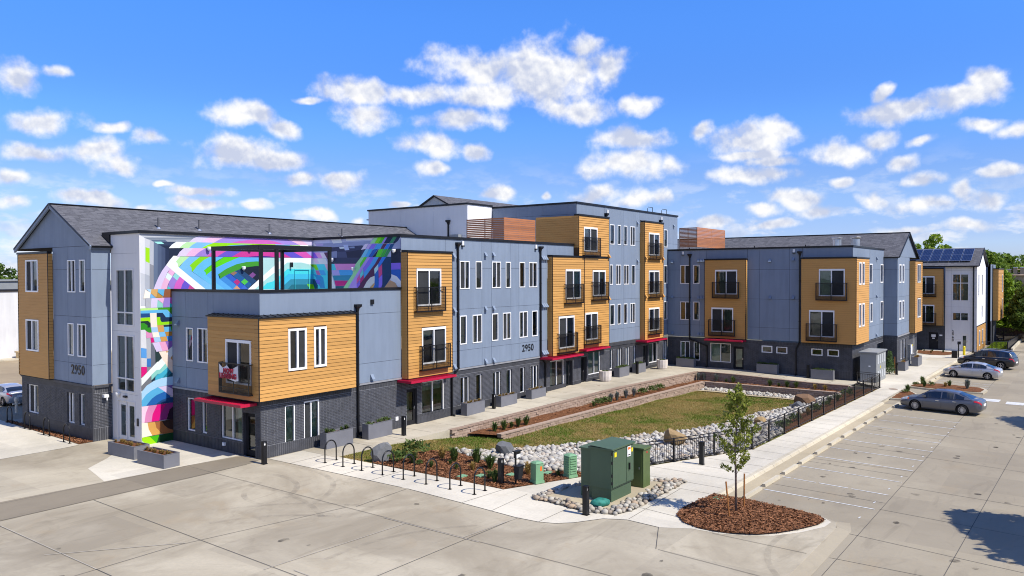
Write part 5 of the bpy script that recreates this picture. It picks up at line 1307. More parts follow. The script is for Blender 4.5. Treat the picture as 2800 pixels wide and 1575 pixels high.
('r','a83a68',[(1.85,9.41),(1.54,9.65),(1.54,9.05),(1.83,8.79)]),
('r','7159b5',[(1.83,8.79),(1.52,9.04),(1.53,8.43),(1.63,8.23),(1.84,8.23)]),
('r','b0487f',[(3.76,8.75),(3.45,9.04),(3.45,8.75),(3.76,8.47)]),
('r','4fa3a3',[(3.45,9.04),(3.17,9.35),(3.15,9.06),(3.43,8.78)]),
('r','8f2a5a',[(3.43,8.78),(3.15,9.02),(3.11,8.78),(3.44,8.47)]),
('r','6a4fa8',[(3.76,8.44),(3.45,8.7),(3.46,8.39),(3.68,8.21),(3.76,8.21)]),
('r','b9aea5',[(3.16,8.21),(2.87,8.59),(2.56,8.84),(2.18,8.95),(2.19,8.55),(2.56,8.28),(2.6,8.22)]),
('r','a5824f',[(2.6,8.22),(2.19,8.55),(2.19,8.4),(2.31,8.23)]),
('r','6650ac',[(0.78,9.7),(0,9.71),(0,9.33),(0.78,9.31)]),
('r','1d4a8f',[(0.78,9.31),(0,9.32),(0,8.65),(0.76,9.04)]),
('r','b9b2b3',[(0.76,9.04),(0.33,8.92),(0,8.64),(0,8.25),(0.23,8.3),(0.45,8.54),(0.88,8.69),(0.78,8.84)]),
('r','a07c5a',[(0.88,8.69),(0.45,8.54),(0.26,8.27),(1.38,8.23)]),
('r','6f7690',[(0.45,10.87),(0,11.1),(0,10.54),(0.73,10.54)])]

for wl, hx, pts in MURAL:
    key = (wl, hx)
    if key not in hexm:
        g = 0.74 if wl == 'm' else 2.0
        c = tuple(min(0.86, x*g) for x in lin(hx))
        hexm[key] = M('mural_paint_'+wl+hx, c, 0.6, 0.3, var=0.03, sc=0.8)
    k[wl] += 1
    W_ = YM if wl == 'm' else XM; d = 0.004+k[wl]*0.0003
    v = [pt(W_, a, z, d) for a, z in pts]
    MUR.add(v, [tuple(range(len(v)))], hexm[key])
base = MB(); wbox(base, YM, -1.74, 9.72, 0, 11.25, -0.3, 0.0); wbox(base, XM, 0.03, 7.8, 7.1, 11.25, -0.3, 0.0)
mw_ = obj('mural_wall', base, BL, [BRIGHTW]); mu = obj('mural', MUR, mw_); mu['label'] = 'bright geometric mural of rainbow rings, chevrons and checkers'
mb = MB(); mb.box(-1.82, 9.66, 7.74, 8.15, 11.25, 11.4); mb.box(9.62, 10.05, -0.06, 8.15, 11.252, 11.402); obj('coping', mb, BL, [BLACKM])
for a, z in ((2.2, 10.53), (4.93, 10.63), (4.45, 9.43)): sconce(BL, YM, a, z, 0.06)
for a, z in ((5.85, 9.98), (3.94, 9.38), (0.44, 10.42)): sconce(BL, XM, a, z, 0.05)
mb = MB(); wbox(mb, YM, 7.86, 7.98, 9.5, 9.8, 0.05, 0.2); obj('wall_lamp', mb, BL, [BLACKM])
mb = MB(); f = 0.03
for a0, a1, z0, z1 in ((8.2, 9.35, 9.34, 9.37), (8.2, 8.23, 7.12, 9.34), (9.32, 9.35, 7.12, 9.34)): wbox(mb, YM, a0, a1, z0, z1, 0.05, 0.075)
obj('door_frame', mb, BL, [M('teal_door_frame', (0.05, 0.5, 0.55))])
# --- stair block
XS = ('x', -1.75)
SW = [(8.47, 10.33, 6.29, 9.36), (8.45, 10.32, 2.72, 5.8)]; sd = (8.42, 10.34, 0.03, 2.25)
panels(BL, XS, [7.86, 10.88], [0.0, 2.62, 4.1, 6.0, 10.2, 11.25], SW+[sd], WHITEP, gap=0.006)
put(BL, XS, SW, 'stair', fw=0.075, frame=WHITEP, blind='')
for a0, a1 in ((8.5, 9.36), (9.4, 10.26)): door(BL, XS, a0, a1, 0.03, 2.2, inset=0.06, mat=WHITEP)
mb = MB(); wholes(mb, XS, 8.42, 10.34, 0.0, 2.25, -0.06, 0.02, [(8.5, 9.36, 0, 2.2), (9.4, 10.26, 0, 2.2)], WHITEP); obj('door_frame', mb, BL)
mb = MB(); mb.box(-1.83, -1.3, 7.8, 11.7, 11.25, 11.4); mb.box(-1.82, -1.3, 10.9, 11.7, 10.7, 11.25); obj('coping', mb, BL, [BLACKM])
mb = MB(); wbox(mb, XS, 9.25, 9.55, 2.42, 2.52, 0.0, 0.12, BLACKM); wbox(mb, XS, 8.12, 8.25, 1.0, 1.4, 0.0, 0.05, BLACKM); obj('intercom', mb, BL)
sconce(BL, XS, 10.1, 2.55)
trim(BL, -1.75, 7.85, 0, 11.25, WHITEP, 0.02)
# --- left gable wing
XG = ('x', -2.8)
G3 = [(12.69, 13.62, 8.08, 9.88), (11.57, 12.22, 8.1, 9.88)]; G2 = [(12.96, 13.65, 4.55, 6.36), (11.54, 12.52, 4.54, 6.36)]
G1 = [(17.53, 19.02, 0.8, 2.5), (13.03, 13.88, 0.73, 2.47), (11.85, 12.45, 0.75, 2.48)]
bricks(BL, XG, 10.92, 19.74, 0, 2.9, G1, mort=MORTAR_SHADE, base=0.72)
for h in G1: window(BL, XG, *h, kind='slider' if h[1]-h[0] > 0.7 else 'single', inset=0.13, blind='')
panels(BL, XG, [10.92, 11.56, 13.64, 15.45], [3.05, 4.15, 6.75, 9.35, 10.62], G3+G2)
mb = MB(); mb.add([pt(XG, a, z, 0.0) for a, z in ((10.92, 10.63), (10.92, 10.66), (15.33, 13.0), (19.74, 10.66), (19.74, 10.63))], [(0, 1, 2, 3, 4)], BLUE)
obj('gable_panel', mb, BL)
put(BL, XG, G3+G2, 'slider', blind='')
obj('ledge', MB().box(-2.86, -2.7, 10.88, 19.76, 2.9, 3.04), BL, [BRICK2])
bay(BL, XG, 15.45, 19.4, 3.08, 10.28, 0.28, [(16.67, 18.3, 8.05, 9.94), (16.67, 18.34, 4.59, 6.44)], rails=False, single=False, kind='slider')
siding(BL, ('y', 15.45), -3.06, -2.82, 3.08, 10.28, [], 0.035, False)
YG = ('y', 10.9)
bricks(BL, YG, -2.78, -1.77, 0, 2.9, [], base=0.72); panels(BL, YG, [-2.78, -1.77], [3.05, 4.15, 6.75, 9.35, 10.62], [])
trim(BL, -2.8, 10.9, 3.05, 10.62, BLUE); trim(BL, -2.8, 10.9, 0, 2.9, BRICK2)
obj('ledge', MB().box(-2.69, -1.77, 10.82, 10.88, 2.9, 3.04), BL, [BRICK2])
obj('eave_board', MB().box(-2.86, -1.76, 10.78, 10.88, 10.44, 10.64), BL, [BLUE])
roof_obj(BL, [((-3.0, 10.62, 10.62), (27, 10.62, 10.62), (27, 15.33, 13.12), (-3.0, 15.33, 13.12)), ((27, 20.05, 10.62), (-3.0, 20.05, 10.62), (-3.0, 15.33, 13.12), (27, 15.33, 13.12))])
mb = MB(); mb.bar((-2.98, 10.6, 10.5), (-2.98, 15.33, 12.99), 0.10, 0.2, BLUE); mb.bar((-2.98, 20.05, 10.5), (-2.98, 15.33, 12.99), 0.10, 0.2, BLUE)
mb.bar((-3.03, 10.6, 10.62), (-3.03, 15.33, 13.11), 0.06, 0.07, BLACKM); mb.bar((-3.03, 20.05, 10.62), (-3.03, 15.33, 13.11), 0.06, 0.07, BLACKM)
obj('rake_board', mb, BL)
obj('ridge_cap', MB().bar((-3.0, 15.33, 13.13), (27, 15.33, 13.13), 0.3, 0.05), BL, [BLACKM])
for x in (2.2, 4.9, 10.2, 16.7):
    mb = MB(); mb.lathe([(0.06, 0), (0.06, 0.75), (0.075, 0.76)], 10, PIPE, (x, 13.0, 11.75)); mb.lathe([(0.16, 0), (0.07, 0.12)], 10, STEEL, (x, 13.0, 11.82)); obj('vent_pipe', mb, BL)
text_on(BL, XG, '2950', 13.32, 3.55, 0.74, 0.0, BLACKM)
mb = MB(); mb.box(-2.3, -2.05, 10.65, 10.9, 2.35, 2.5); mb.box(-2.2, -2.15, 10.6, 10.66, 2.2, 2.4); obj('security_camera', mb, BL, [LAMPW])
# --- bay one and the long wall
B1 = [(10.47, 12.64, 7.15, 9.37), (10.91, 13.06, 3.65, 5.82)]
bay(BL, Y0, 9.74, 13.71, 2.92, 10.32, 0.53, B1)
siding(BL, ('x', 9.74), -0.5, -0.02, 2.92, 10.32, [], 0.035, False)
D1 = [(10.15, 11.05, 0.0, 2.2), (11.46, 13.5, 0.43, 2.48)]
bricks(BL, Y0, 9.74, 13.70, 0, 2.88, D1)
door(BL, Y0, *D1[0], paper=True); window(BL, Y0, *D1[1], kind='shop', inset=0.08, blind='half')
awning(BL, Y0, 9.35, 13.35, 2.72)
panels(BL, Y0, [9.74, 13.71], [10.46, 11.25], [])
W3 = [(15.04, 16.02, 8.07, 9.88), (16.65, 17.32, 8.07, 9.88), (18.41, 19.4, 8.08, 9.88), (19.95, 20.55, 8.07, 9.88), (21.58, 22.26, 8.08, 9.88), (22.74, 23.79, 8.07, 9.88)]
W2_ = [(15.05, 15.7, 4.5, 6.36), (16.31, 17.3, 4.5, 6.36), (18.39, 19.07, 4.5, 6.36), (19.6, 20.54, 4.5, 6.36), (21.56, 22.57, 4.5, 6.36), (23.12, 23.83, 4.5, 6.36)]
W1_ = [(15.1, 15.99, 0.55, 2.4), (16.7, 17.33, 0.55, 2.4), (18.52, 19.39, 0.52, 2.4), (20.04, 20.66, 0.52, 2.38), (21.66, 22.25, 0.55, 2.38), (22.98, 23.87, 0.55, 2.38)]
panels(BL, Y0, [13.72, 17.33, 18.36, 20.57, 21.53, 25.12], [2.98, 4.12, 6.78, 9.42, 11.25], W3+W2_)
put(BL, Y0, W3+W2_, 'slider')
bricks(BL, Y0, 13.72, 25.1, 0, 2.86, W1_)
put(BL, Y0, W1_, 'slider', inset=0.12)
obj('ledge', MB().box(13.72, 25.1, -0.05, 0.0, 2.87, 2.97), BL, [FLASH])
downspout(BL, Y0, 14.8, 10.72, 0.0, jog=(14.15, 2.5)); downspout(BL, Y0, 24.15, 10.72, 0.1, jog=(24.75, 2.45))
for a, z in ((14.45, 10.2), (17.67, 10.34), (18.55, 10.36), (24.45, 10.22), (24.7, 10.22), (24.95, 10.22), (14.47, 6.76), (17.68, 6.73), (18.56, 6.73), (24.5, 6.7), (24.75, 6.7), (25.0, 6.7), (14.47, 3.15), (17.67, 3.22), (18.55, 3.2), (24.5, 3.2), (24.75, 3.2), (25.0, 3.2)): hood(BL, Y0, a, z)
for a in (15.3, 23.58): scupper(BL, Y0, a, 11.02)
text_on(BL, Y0, '2950', 21.88, 3.5, 0.68, 0.0, BLACKM)
# --- bays two and three, tower
B2 = [(26.91, 29.12, 7.12, 9.38), (25.94, 28.15, 3.4, 5.82)]
bay(BL, Y0, 25.16, 29.67, 2.92, 10.32, 0.48, B2)
siding(BL, ('x', 25.16), -0.45, -0.02, 2.92, 10.32, [], 0.035, False)
panels(BL, Y0, [25.13, 29.1], [10.46, 11.25], [])
B3 = [(30.95, 33.02, 7.25, 9.33), (29.8, 31.75, 3.77, 5.95)]
bay(BL, Y0, 29.72, 33.67, 2.92, 10.31, 0.478, B3)
bay(BL, Y0, 28.9, 33.668, 10.46, 13.6, 0.476, [(29.62, 31.7, 10.82, 12.75)], single=False)
siding(BL, ('x', 28.9), -0.45, 3.6, 11.1, 13.6, [], 0.035, False)
obj('wall_back', MB().box(28.92, 29.25, 3.4, 3.6, 11.1, 13.6), BL, [SIDJ])
panels(BL, Y0, [29.33, 33.68], [13.76, 14.6], [])
XT = ('x', 29.31)
panels(BL, XT, [0.02, 3.2, 5.9, 8.38], [11.1, 13.76, 14.6], [])
T = []
for z0, z1, l in ((11.52, 13.21, ((34.61, 35.39), (35.96, 36.55), (37.05, 37.69), (38.25, 39.17))), (8.1, 9.81, ((34.6, 35.09), (35.64, 36.55), (37.05, 38.01), (38.52, 39.17))), (4.68, 6.44, ((34.6, 35.4), (35.95, 36.55), (37.05, 37.69), (38.25, 39.17)))):
    T += [(a, b, z0, z1) for a, b in l]
panels(BL, Y0, [33.7, 36.59, 37.0, 39.21, 40.13], [3.2, 4.3, 6.85, 9.44, 11.91, 14.6], T)
put(BL, Y0, T, 'slider')
B4 = [(40.93, 43.06, 10.72, 12.76), (40.93, 43.06, 7.22, 9.33), (40.93, 43.06, 3.85, 5.93)]
bay(BL, Y0, 40.15, 44.0, 3.08, 13.68, 0.48, B4, single=False)
siding(BL, ('x', 40.15), -0.45, -0.02, 3.08, 13.68, [], 0.035, False)
panels(BL, Y0, [40.14, 44.0], [13.84, 14.6], [])
TR = [(45.04, 45.8, 11.55, 13.24), (45.04, 45.8, 8.1, 9.82), (45.04, 45.8, 4.66, 6.4)]
panels(BL, Y0, [44.02, 46.2, 48.15], [3.2, 4.3, 6.85, 9.44, 11.91, 14.6], TR); put(BL, Y0, TR, 'slider')
mb = MB(); mb.box(29.25, 48.2, -0.07, 0.25, 14.6, 14.74); mb.box(29.25, 29.55, 0.25, 9, 14.601, 14.739); obj('coping', mb, BL, [BLACKM])
mb = MB(); mb.box(9.66, 29.2, -0.07, 0.25, 11.25, 11.399); obj('coping', mb, BL, [BLACKM])
D2 = [(25.5, 27.45, 0.38, 2.48), (27.75, 28.7, 0.12, 2.3), (29.95, 30.85, 0.18, 2.4), (31.1, 33.03, 0.85, 2.72), (34.62, 35.14, 0.95, 2.68), (35.82, 36.72, 0.95, 2.66), (37.27, 38.15, 0.9, 2.66), (38.81, 39.33, 0.95, 2.65), (40.8, 41.75, 0.33, 2.5), (42.0, 43.75, 0.8, 2.65), (44.9, 45.8, 0.85, 2.65)]
bricks(BL, Y0, 25.12, 45.88, 0, 2.9, D2)
obj('ledge', MB().box(33.7, 40.1, -0.05, 0.02, 2.91, 3.18), BL, [BRICK2])
for i in (1, 2, 8): door(BL, Y0, *D2[i], inset=0.3)
for i in (0, 3, 9): window(BL, Y0, *D2[i], kind='shop', inset=0.08)
for i in (4, 5, 6, 7, 10): window(BL, Y0, *D2[i], kind='slider' if D2[i][1]-D2[i][0] > 0.6 else 'single', inset=0.12)
awning(BL, Y0, 24.1, 28.5, 2.74); awning(BL, Y0, 28.9, 32.65, 3.0); awning(BL, Y0, 39.2, 43.4, 2.95)
for a, zt in ((33.9, 13.75), (44.2, 13.75)): downspout(BL, Y0, a, zt, 3.0 if a < 40 else 2.9, foot=False); scupper(BL, Y0, a+0.25, 14.25)
for a, z in ((33.55, 10.5), (33.55, 7.0)): hood(BL, Y0, a, z, 0.5, SIDING)
for z in (10.45, 7.0): 
    for a in (40.3, 43.8): hood(BL, Y0, a, z, 0.5, SIDING)
for a, z in ((39.6, 13.6), (39.6, 10.2), (47.2, 13.7)): hood(BL, Y0, a, z)
# --- far wing facing the courtyard
XF = ('x', 45.9)
F1 = [(-2.33, -1.31, 8.07, 9.84), (-3.24, -2.62, 8.07, 9.85), (-2.34, -1.31, 4.66, 6.39), (-3.24, -2.64, 4.66, 6.4)]
Z4 = [3.1, 4.22, 6.75, 9.38, 11.22]
panels(BL, XF, [-3.93, -3.26, -1.29, -0.03], Z4, F1); put(BL, XF, F1, 'slider')
panels(BL, XF, [-12.62, -11.51, -8.89, -7.8], Z4, [])
panels(BL, XF, [-7.79, -3.94], [10.4, 11.22], []); panels(BL, XF, [-16.68, -12.63], [10.4, 11.22], [])
FA = [(-7.02, -4.95, 7.14, 9.37), (-6.66, -4.61, 3.7, 5.92)]; FB = [(-16.19, -14.12, 7.1, 9.39), (-15.38, -13.32, 3.63, 5.9)]
bay(BL, XF, -7.78, -3.94, 3.12, 10.26, 0.5, FA, single=False); bay(BL, XF, -17.08, -12.63, 3.1, 10.26, 0.5, FB, single=False)
siding(BL, ('y', -7.78), 45.45, 45.88, 3.12, 10.26, [], 0.035, False)
SBW = [(46.2, 47.0, 8.05, 9.95), (47.4, 48.2, 8.05, 9.95), (46.2, 47.0, 4.5, 6.48), (47.4, 48.2, 4.5, 6.48)]
siding(BL, ('y', -17.08), 45.45, 50.1, 3.1, 10.26, SBW, 0.035, False)
put(BL, ('y', -17.08), SBW, 'single', d=0.035, fw=0.11, blind='')
coping(BL, ('y', -17.08), 45.4, 50.15, 10.264, 0.12, 0.06, -0.0, 'bay_cap')
obj('soffit', MB().box(45.5, 50.1, -17.05, -16.7, 3.04, 3.098), BL, [BLACKF])
obj('bay_end', MB().box(50.06, 50.1, -17.1, -16.72, 3.1, 10.26), BL, [SIDJ])
FS = [(-10.04, -9.08, 1.98, 2.61), (-11.35, -10.38, 1.97, 2.6), (-14.31, -13.37, 1.98, 2.59), (-15.64, -14.7, 1.97, 2.58), (-6.26, -4.3, 0.89, 2.61), (-7.45, -6.5, 0.25, 2.4), (-2.28, -1.33, 0.9, 2.63), (-3.26, -2.66, 0.9, 2.63)]
bricks(BL, XF, -16.68, -0.02, 0, 3.02, FS, mort=MORTAR_SHADE, base=0.8)
for i in (0, 1, 2, 3): window(BL, XF, *FS[i], kind='single', inset=0.04, fw=0.09, blind='')
window(BL, XF, *FS[4], kind='shop', inset=0.05, blind='curtain'); door(BL, XF, *FS[5], inset=0.12, paper=True)
for i in (6, 7): window(BL, XF, *FS[i], kind='slider' if i == 6 else 'single', inset=0.05)
awning(BL, XF, -7.7, -4.15, 2.9)
downspout(BL, XF, -2.3, 10.55, 0.3, jog=(-4.02, 2.35)); downspout(BL, XF, -12.4, 10.6, 0.15, jog=(-12.12, 2.5))
for a, z in ((-0.5, 10.16), (-0.5, 6.81), (-0.54, 3.37), (-9.8, 10.17), (-11.84, 10.27), (-9.85, 6.91), (-11.85, 6.94), (-3.15, 10.26), (-3.42, 10.26), (-3.69, 10.26), (-3.15, 6.81), (-3.42, 6.81), (-3.69, 6.81), (-3.15, 3.37), (-3.42, 3.37), (-3.69, 3.37)): hood(BL, XF, a, z)
for a in (-1.61, -11.9): scupper(BL, XF, a, 10.98)
YE = ('y', -16.7)
E2 = [(52.05, 53.25, 8.1, 9.88), (56.65, 57.9, 8.1, 9.88), (52.4, 53.4, 4.57, 6.36), (56.72, 57.95, 4.57, 6.37)]
panels(BL, YE, [50.1, 52.0, 54.4, 56.4, 58.18], [3.02, 4.22, 6.75, 9.38, 11.22], E2); put(BL, YE, E2, 'single', fw=0.1, blind='')
panels(BL, YE, [45.92, 50.1], [10.4, 11.22], [])
bricks(BL, YE, 45.92, 58.18, 0, 2.95, [(55.5, 58.1, 0.0, 2.45)])
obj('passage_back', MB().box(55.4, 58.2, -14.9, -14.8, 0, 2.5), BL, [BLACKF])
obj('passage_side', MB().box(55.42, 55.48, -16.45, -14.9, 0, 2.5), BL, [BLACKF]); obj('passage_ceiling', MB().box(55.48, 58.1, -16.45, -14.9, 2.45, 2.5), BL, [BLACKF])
for a, z in ((54.9, 10.4), (54.9, 6.9), (54.9, 3.3)): hood(BL, YE, a, z)
mb = MB(); mb.box(45.83, 46.15, -16.76, 0.0, 11.22, 11.36); mb.box(46.15, 58.3, -16.76, -16.4, 11.221, 11.359); obj('coping', mb, BL, [BLACKM])
XH = ('x', 58.2)
panels(BL, XH, [-17.89, -16.72], [3.05, 4.22, 6.75, 9.38, 10.6], []); bricks(BL, XH, -17.89, -16.72, 0, 2.98, [], mort=MORTAR_SHADE)
YH = ('y', -17.91)
H2 = [(58.95, 60.0, 8.07, 9.88), (60.55, 61.5, 8.07, 9.88), (58.97, 60.1, 4.53, 6.37), (60.6, 61.55, 4.53, 6.37)]
panels(BL, YH, [58.22, 60.3, 62.2, 64.4], [3.05, 4.22, 6.75, 9.38, 10.6], H2); put(BL, YH, H2, 'single', fw=0.12, blind='')
mb = MB(); mb.add([pt(YH, a, z, 0.0) for a, z in ((58.22, 10.61), (68.6, 10.61), (63.4, 13.0))], [(0, 1, 2)], BLUE); obj('gable_panel', mb, BL)
bay(BL, YH, 64.4, 68.85, 2.95, 10.25, 0.53, [(65.65, 67.55, 8.05, 9.93), (65.75, 67.65, 4.45, 6.42)], rails=False, single=False, kind='slider')
siding(BL, ('x', 64.4), -18.41, -17.93, 2.95, 10.25, [], 0.035, False)
H1 = [(60.0, 60.9, 0.6, 2.5), (61.6, 62.5, 0.6, 2.5), (66.5, 67.9, 0.5, 2.5)]
bricks(BL, YH, 58.22, 68.85, 0, 2.9, H1); put(BL, YH, H1, 'slider', inset=0.1)
obj('ledge', MB().box(58.2, 64.3, -17.97, -17.9, 2.905, 3.04), BL, [FLASH])
roof_obj(BL, [((58.0, -18.1, 10.58), (58.0, 28, 10.58), (63.4, 28, 13.1), (63.4, -18.1, 13.1))[::-1], ((68.8, 28, 10.58), (68.8, -18.1, 10.58), (63.4, -18.1, 13.1), (63.4, 28, 13.1))[::-1]])
obj('rake_board', MB().bar((58.0, -18.12, 10.55), (63.4, -18.12, 13.07), 0.05, 0.12, BLACKM).bar((68.85, -18.12, 10.55), (63.4, -18.12, 13.07), 0.05, 0.12, BLACKM), BL)
obj('ridge_cap', MB().bar((63.4, -18.1, 13.12), (63.4, 28, 13.12), 0.3, 0.05), BL, [BLACKM])
# --- flat roofs and things on them
MEMB = M('roof_membrane', (0.3, 0.3, 0.3), 0.8)
mb = MB(); mb.box(9.8, 29.2, 0.25, 10.8, 10.9, 11.02); mb.box(-1.6, 9.6, 8.1, 10.6, 10.9, 11.021); mb.box(29.5, 48, 0.25, 24, 14.3, 14.4); mb.box(46.1, 58, -16.4, 26, 10.9, 11.02)
obj('flat_roof', mb, BL, [MEMB])
panels(BL, ('x', 26.0), [8.42, 12.1, 16, 20.0], [10.8, 12.2, 14.75], [], WHITEP, gap=0.006); panels(BL, ('y', 8.4), [26.02, 29.28], [10.8, 14.75], [], BRIGHTW, gap=0.006)
obj('wall_back', MB().box(26.3, 40, 19.7, 20.0, 10.8, 14.7), BL, [WHITEP])
mb = MB(); mb.box(25.93, 26.25, 8.33, 20.1, 14.75, 14.89); mb.box(26.25, 29.3, 8.33, 8.65, 14.752, 14.888); obj('coping', mb, BL, [BLACKM])
roof_obj(BL, [((28.3, 10.2, 14.1), (48, 10.2, 14.1), (48, 14.2, 16.05), (28.3, 14.2, 16.05)), ((48, 18.2, 14.1), (28.3, 18.2, 14.1), (28.3, 14.2, 16.05), (48, 14.2, 16.05))])
mb = MB(); mb.add([(28.45, 10.4, 14.05), (28.45, 18.0, 14.05), (28.45, 14.2, 15.93)], [(0, 2, 1)], M('cream_gable', (0.62, 0.60, 0.55))); obj('gable_panel', mb, BL)
downspout(BL, ('x', 26.0), 10.4, 13.2, 11.0, foot=False)
mb = MB(); mb.box(25.55, 25.95, 9.0, 9.9, 11.0, 12.3); obj('meter_cabinet', mb, BL, [CABGREY])
def slat_screen(corner, lx, ly, z0, z1, rows):
    x, y = corner; fr = MB()
    for px_, py_ in ((x, y), (x+lx, y), (x, y+ly), (x+lx/2, y), (x, y+ly/2)): fr.box(px_-0.0+0.02, px_+0.08, py_+0.02, py_+0.08, z0-0.4, z1-0.02)
    o = obj('roof_screen', fr, BL, [STEEL]); h = (z1-z0)/rows
    for k in range(rows):
        link('slat', unit_box(CEDAR), o, (x, y-0.012, z0+k*h), scale=(lx, 0.025, h*0.88))
        link('slat', unit_box(CEDAR), o, (x-0.012, y+0.02, z0+k*h), scale=(0.025, ly-0.02, h*0.80))
    return o
slat_screen((22.46, 2.0), 4.0, 3.55, 11.52, 13.2, 12); slat_screen((52.0, -0.4), 7.6, 1.9, 11.75, 13.78, 15)
for y in (-14.56, -16.1):
    mb = MB(); mb.lathe([(0.5, 0.0), (0.42, 0.1), (0.36, 0.14), (0.36, 0.98), (0.43, 1.04), (0.46, 1.16), (0.44, 1.18)], 24, STEEL, (50, y+0.12, 11.05)); obj('roof_vent', mb, BL, smooth=False)
for x, y in ((59.6, -9.0), (59.8, -3.6), (60.2, 4.0)):
    mb = MB(); mb.lathe([(0.06, 0), (0.06, 0.7)], 8, BLACKM, (x, y, 11.3)); obj('vent_pipe', mb, BL)
mb = MB()
for x in (43.5, 46.5): mb.box(x, x+0.04, 0.4, 0.44, 14.4, 15.2); mb.box(x-0.9, x+0.1, 0.4, 0.44, 15.2, 15.24); mb.box(x, x+0.04, 0.9, 0.94, 14.4, 15.2)
obj('antenna', mb, BL, [BLACKM])
for a, b, zt in ((0, 0.32, 1), ): pass

# ------------------------------------------------------------------ retaining walls of split-face block
def block_mesh(seed):
    rg = random.Random(seed); bm = bmesh.new(); bmesh.ops.create_cube(bm, size=1.0)
    bmesh.ops.bevel(bm, geom=list(bm.edges), offset=0.04, segments=1, affect='EDGES')
    for v in bm.verts: v.co += Vector((rg.uniform(-.015, .015), rg.uniform(-.04, .04), rg.uniform(-.02, .02)))
    me = bpy.data.meshes.new('block'); bm.to_mesh(me); bm.free(); me.materials.append(BLOCK); return me
BM_ = [block_mesh(i) for i in range(5)]
def retaining(name, label, path, ztop, zbot):
    root = thing(name, label, 'retaining wall', (path[0][0], path[0][1], -0.4)); left = 300; rest = MB(); rt = []; rg = random.Random(len(name))
    cap = MB(); run = 0.0
    for a, b in zip(path, path[1:]):
        a, b = Vector(a), Vector(b); L = (b-a).length; n = max(1, round(L/0.46)); d = (b-a)/n; ang = math.atan2(d.y, d.x); nr = Vector((-d.y, d.x)).normalized()
        for c in range(8):
            for i in range(n+1):
                t = (i+(0.5 if c % 2 else 0.0))/n
                if t > 1: continue
                p = a.lerp(b, min(t, 1)); zt = ztop(p.x, p.y)-0.075-c*0.152
                if zt < zbot(p.x, p.y): continue
                L_ = d.length*0.975; cen = p + d*0.5 + nr*0.02*rg.uniform(-1, 1)
                loc = (cen.x, cen.y, zt-0.075); sc = (L_, 0.30, 0.144)
                me = rg.choice(BM_)
                if left > 0:
                    left -= 1; o = link('block', me, root, loc, ang, sc)
                else:
                    m = Matrix.Translation(loc) @ Matrix.Rotation(ang, 4, 'Z') @ Matrix.Diagonal((*sc, 1))
                    rest.add([m @ v.co for v in me.vertices], [tuple(q.vertices) for q in me.polygons], BLOCK); rt += [rg.random()]*len(me.polygons)
        for i in range(n):
            p = a.lerp(b, (i+0.02)/n); q = a.lerp(b, (i+0.98)/n); z = ztop((p.x+q.x)/2, (p.y+q.y)/2)
            cap.bar((p.x, p.y, z-0.035), (q.x, q.y, z-0.035), 0.36, 0.07, BLOCK)
    obj('cap_course', cap, root)
    if rest.f:
        o = obj('block_courses', rest, root); o['kind'] = 'stuff'; tone_attr(o.data, rt)
    return root
retaining('retaining_wall', 'upper tan block retaining wall holding up the concrete patio', W1, lambda x, y: zpat(x, y)+0.02 if y > -5 else zpat(x, y)+0.05, lambda x, y: -0.55 if x > 12.5 else hgt(x, y)-0.1)
retaining('retaining_wall', 'lower tan block retaining wall along the lawn edge', W2, lambda x, y: -0.31, lambda x, y: hgt(x, y)-0.12)
# ------------------------------------------------------------------ river stones
def stone_mesh(seed, mat):
    rg = random.Random(seed); bm = bmesh.new(); bmesh.ops.create_icosphere(bm, subdivisions=1, radius=0.5)
    s = Vector((rg.uniform(.85, 1.2), rg.uniform(.75, 1.0), rg.uniform(.5, .75)))
    for v in bm.verts:
        f = 1+rg.uniform(-.2, .2); v.co = Vector((v.co.x*s.x*f, v.co.y*s.y*f, v.co.z*s.z*f))
    for f in bm.faces: f.smooth = True
    me = bpy.data.meshes.new('stone'); bm.to_mesh(me); bm.free(); me.materials.append(mat); return me
ST_C = [stone_mesh(i, COBBLE) for i in range(6)]; ST_P = [stone_mesh(i+20, PALEROCK) for i in range(6)]
def scatter(n, poly, rmin, rmax, seed, spread=0.75, tries=40):
    """stones laid side by side: dart throwing on a hash grid"""
    rg = random.Random(seed); xs = [p[0] for p in poly]; ys = [p[1] for p in poly]; out = []; grid = {}
    c = rmax*2*spread; fails = 0
    while len(out) < n and fails < n*tries:
        x, y = rg.uniform(min(xs), max(xs)), rg.uniform(min(ys), max(ys)); r = rg.uniform(rmin, rmax)
        if not inside(poly, x, y): fails += 1; continue
        i, j = int(x//c), int(y//c); ok = True
        for a in (-1, 0, 1):
            for b in (-1, 0, 1):
                for (u, v, q) in grid.get((i+a, j+b), ()):
                    if (u-x)**2+(v-y)**2 < ((r+q)*spread)**2: ok = False
        if not ok: fails += 1; continue
        out.append((x, y, r)); grid.setdefault((i, j), []).append((x, y, r))
    return out
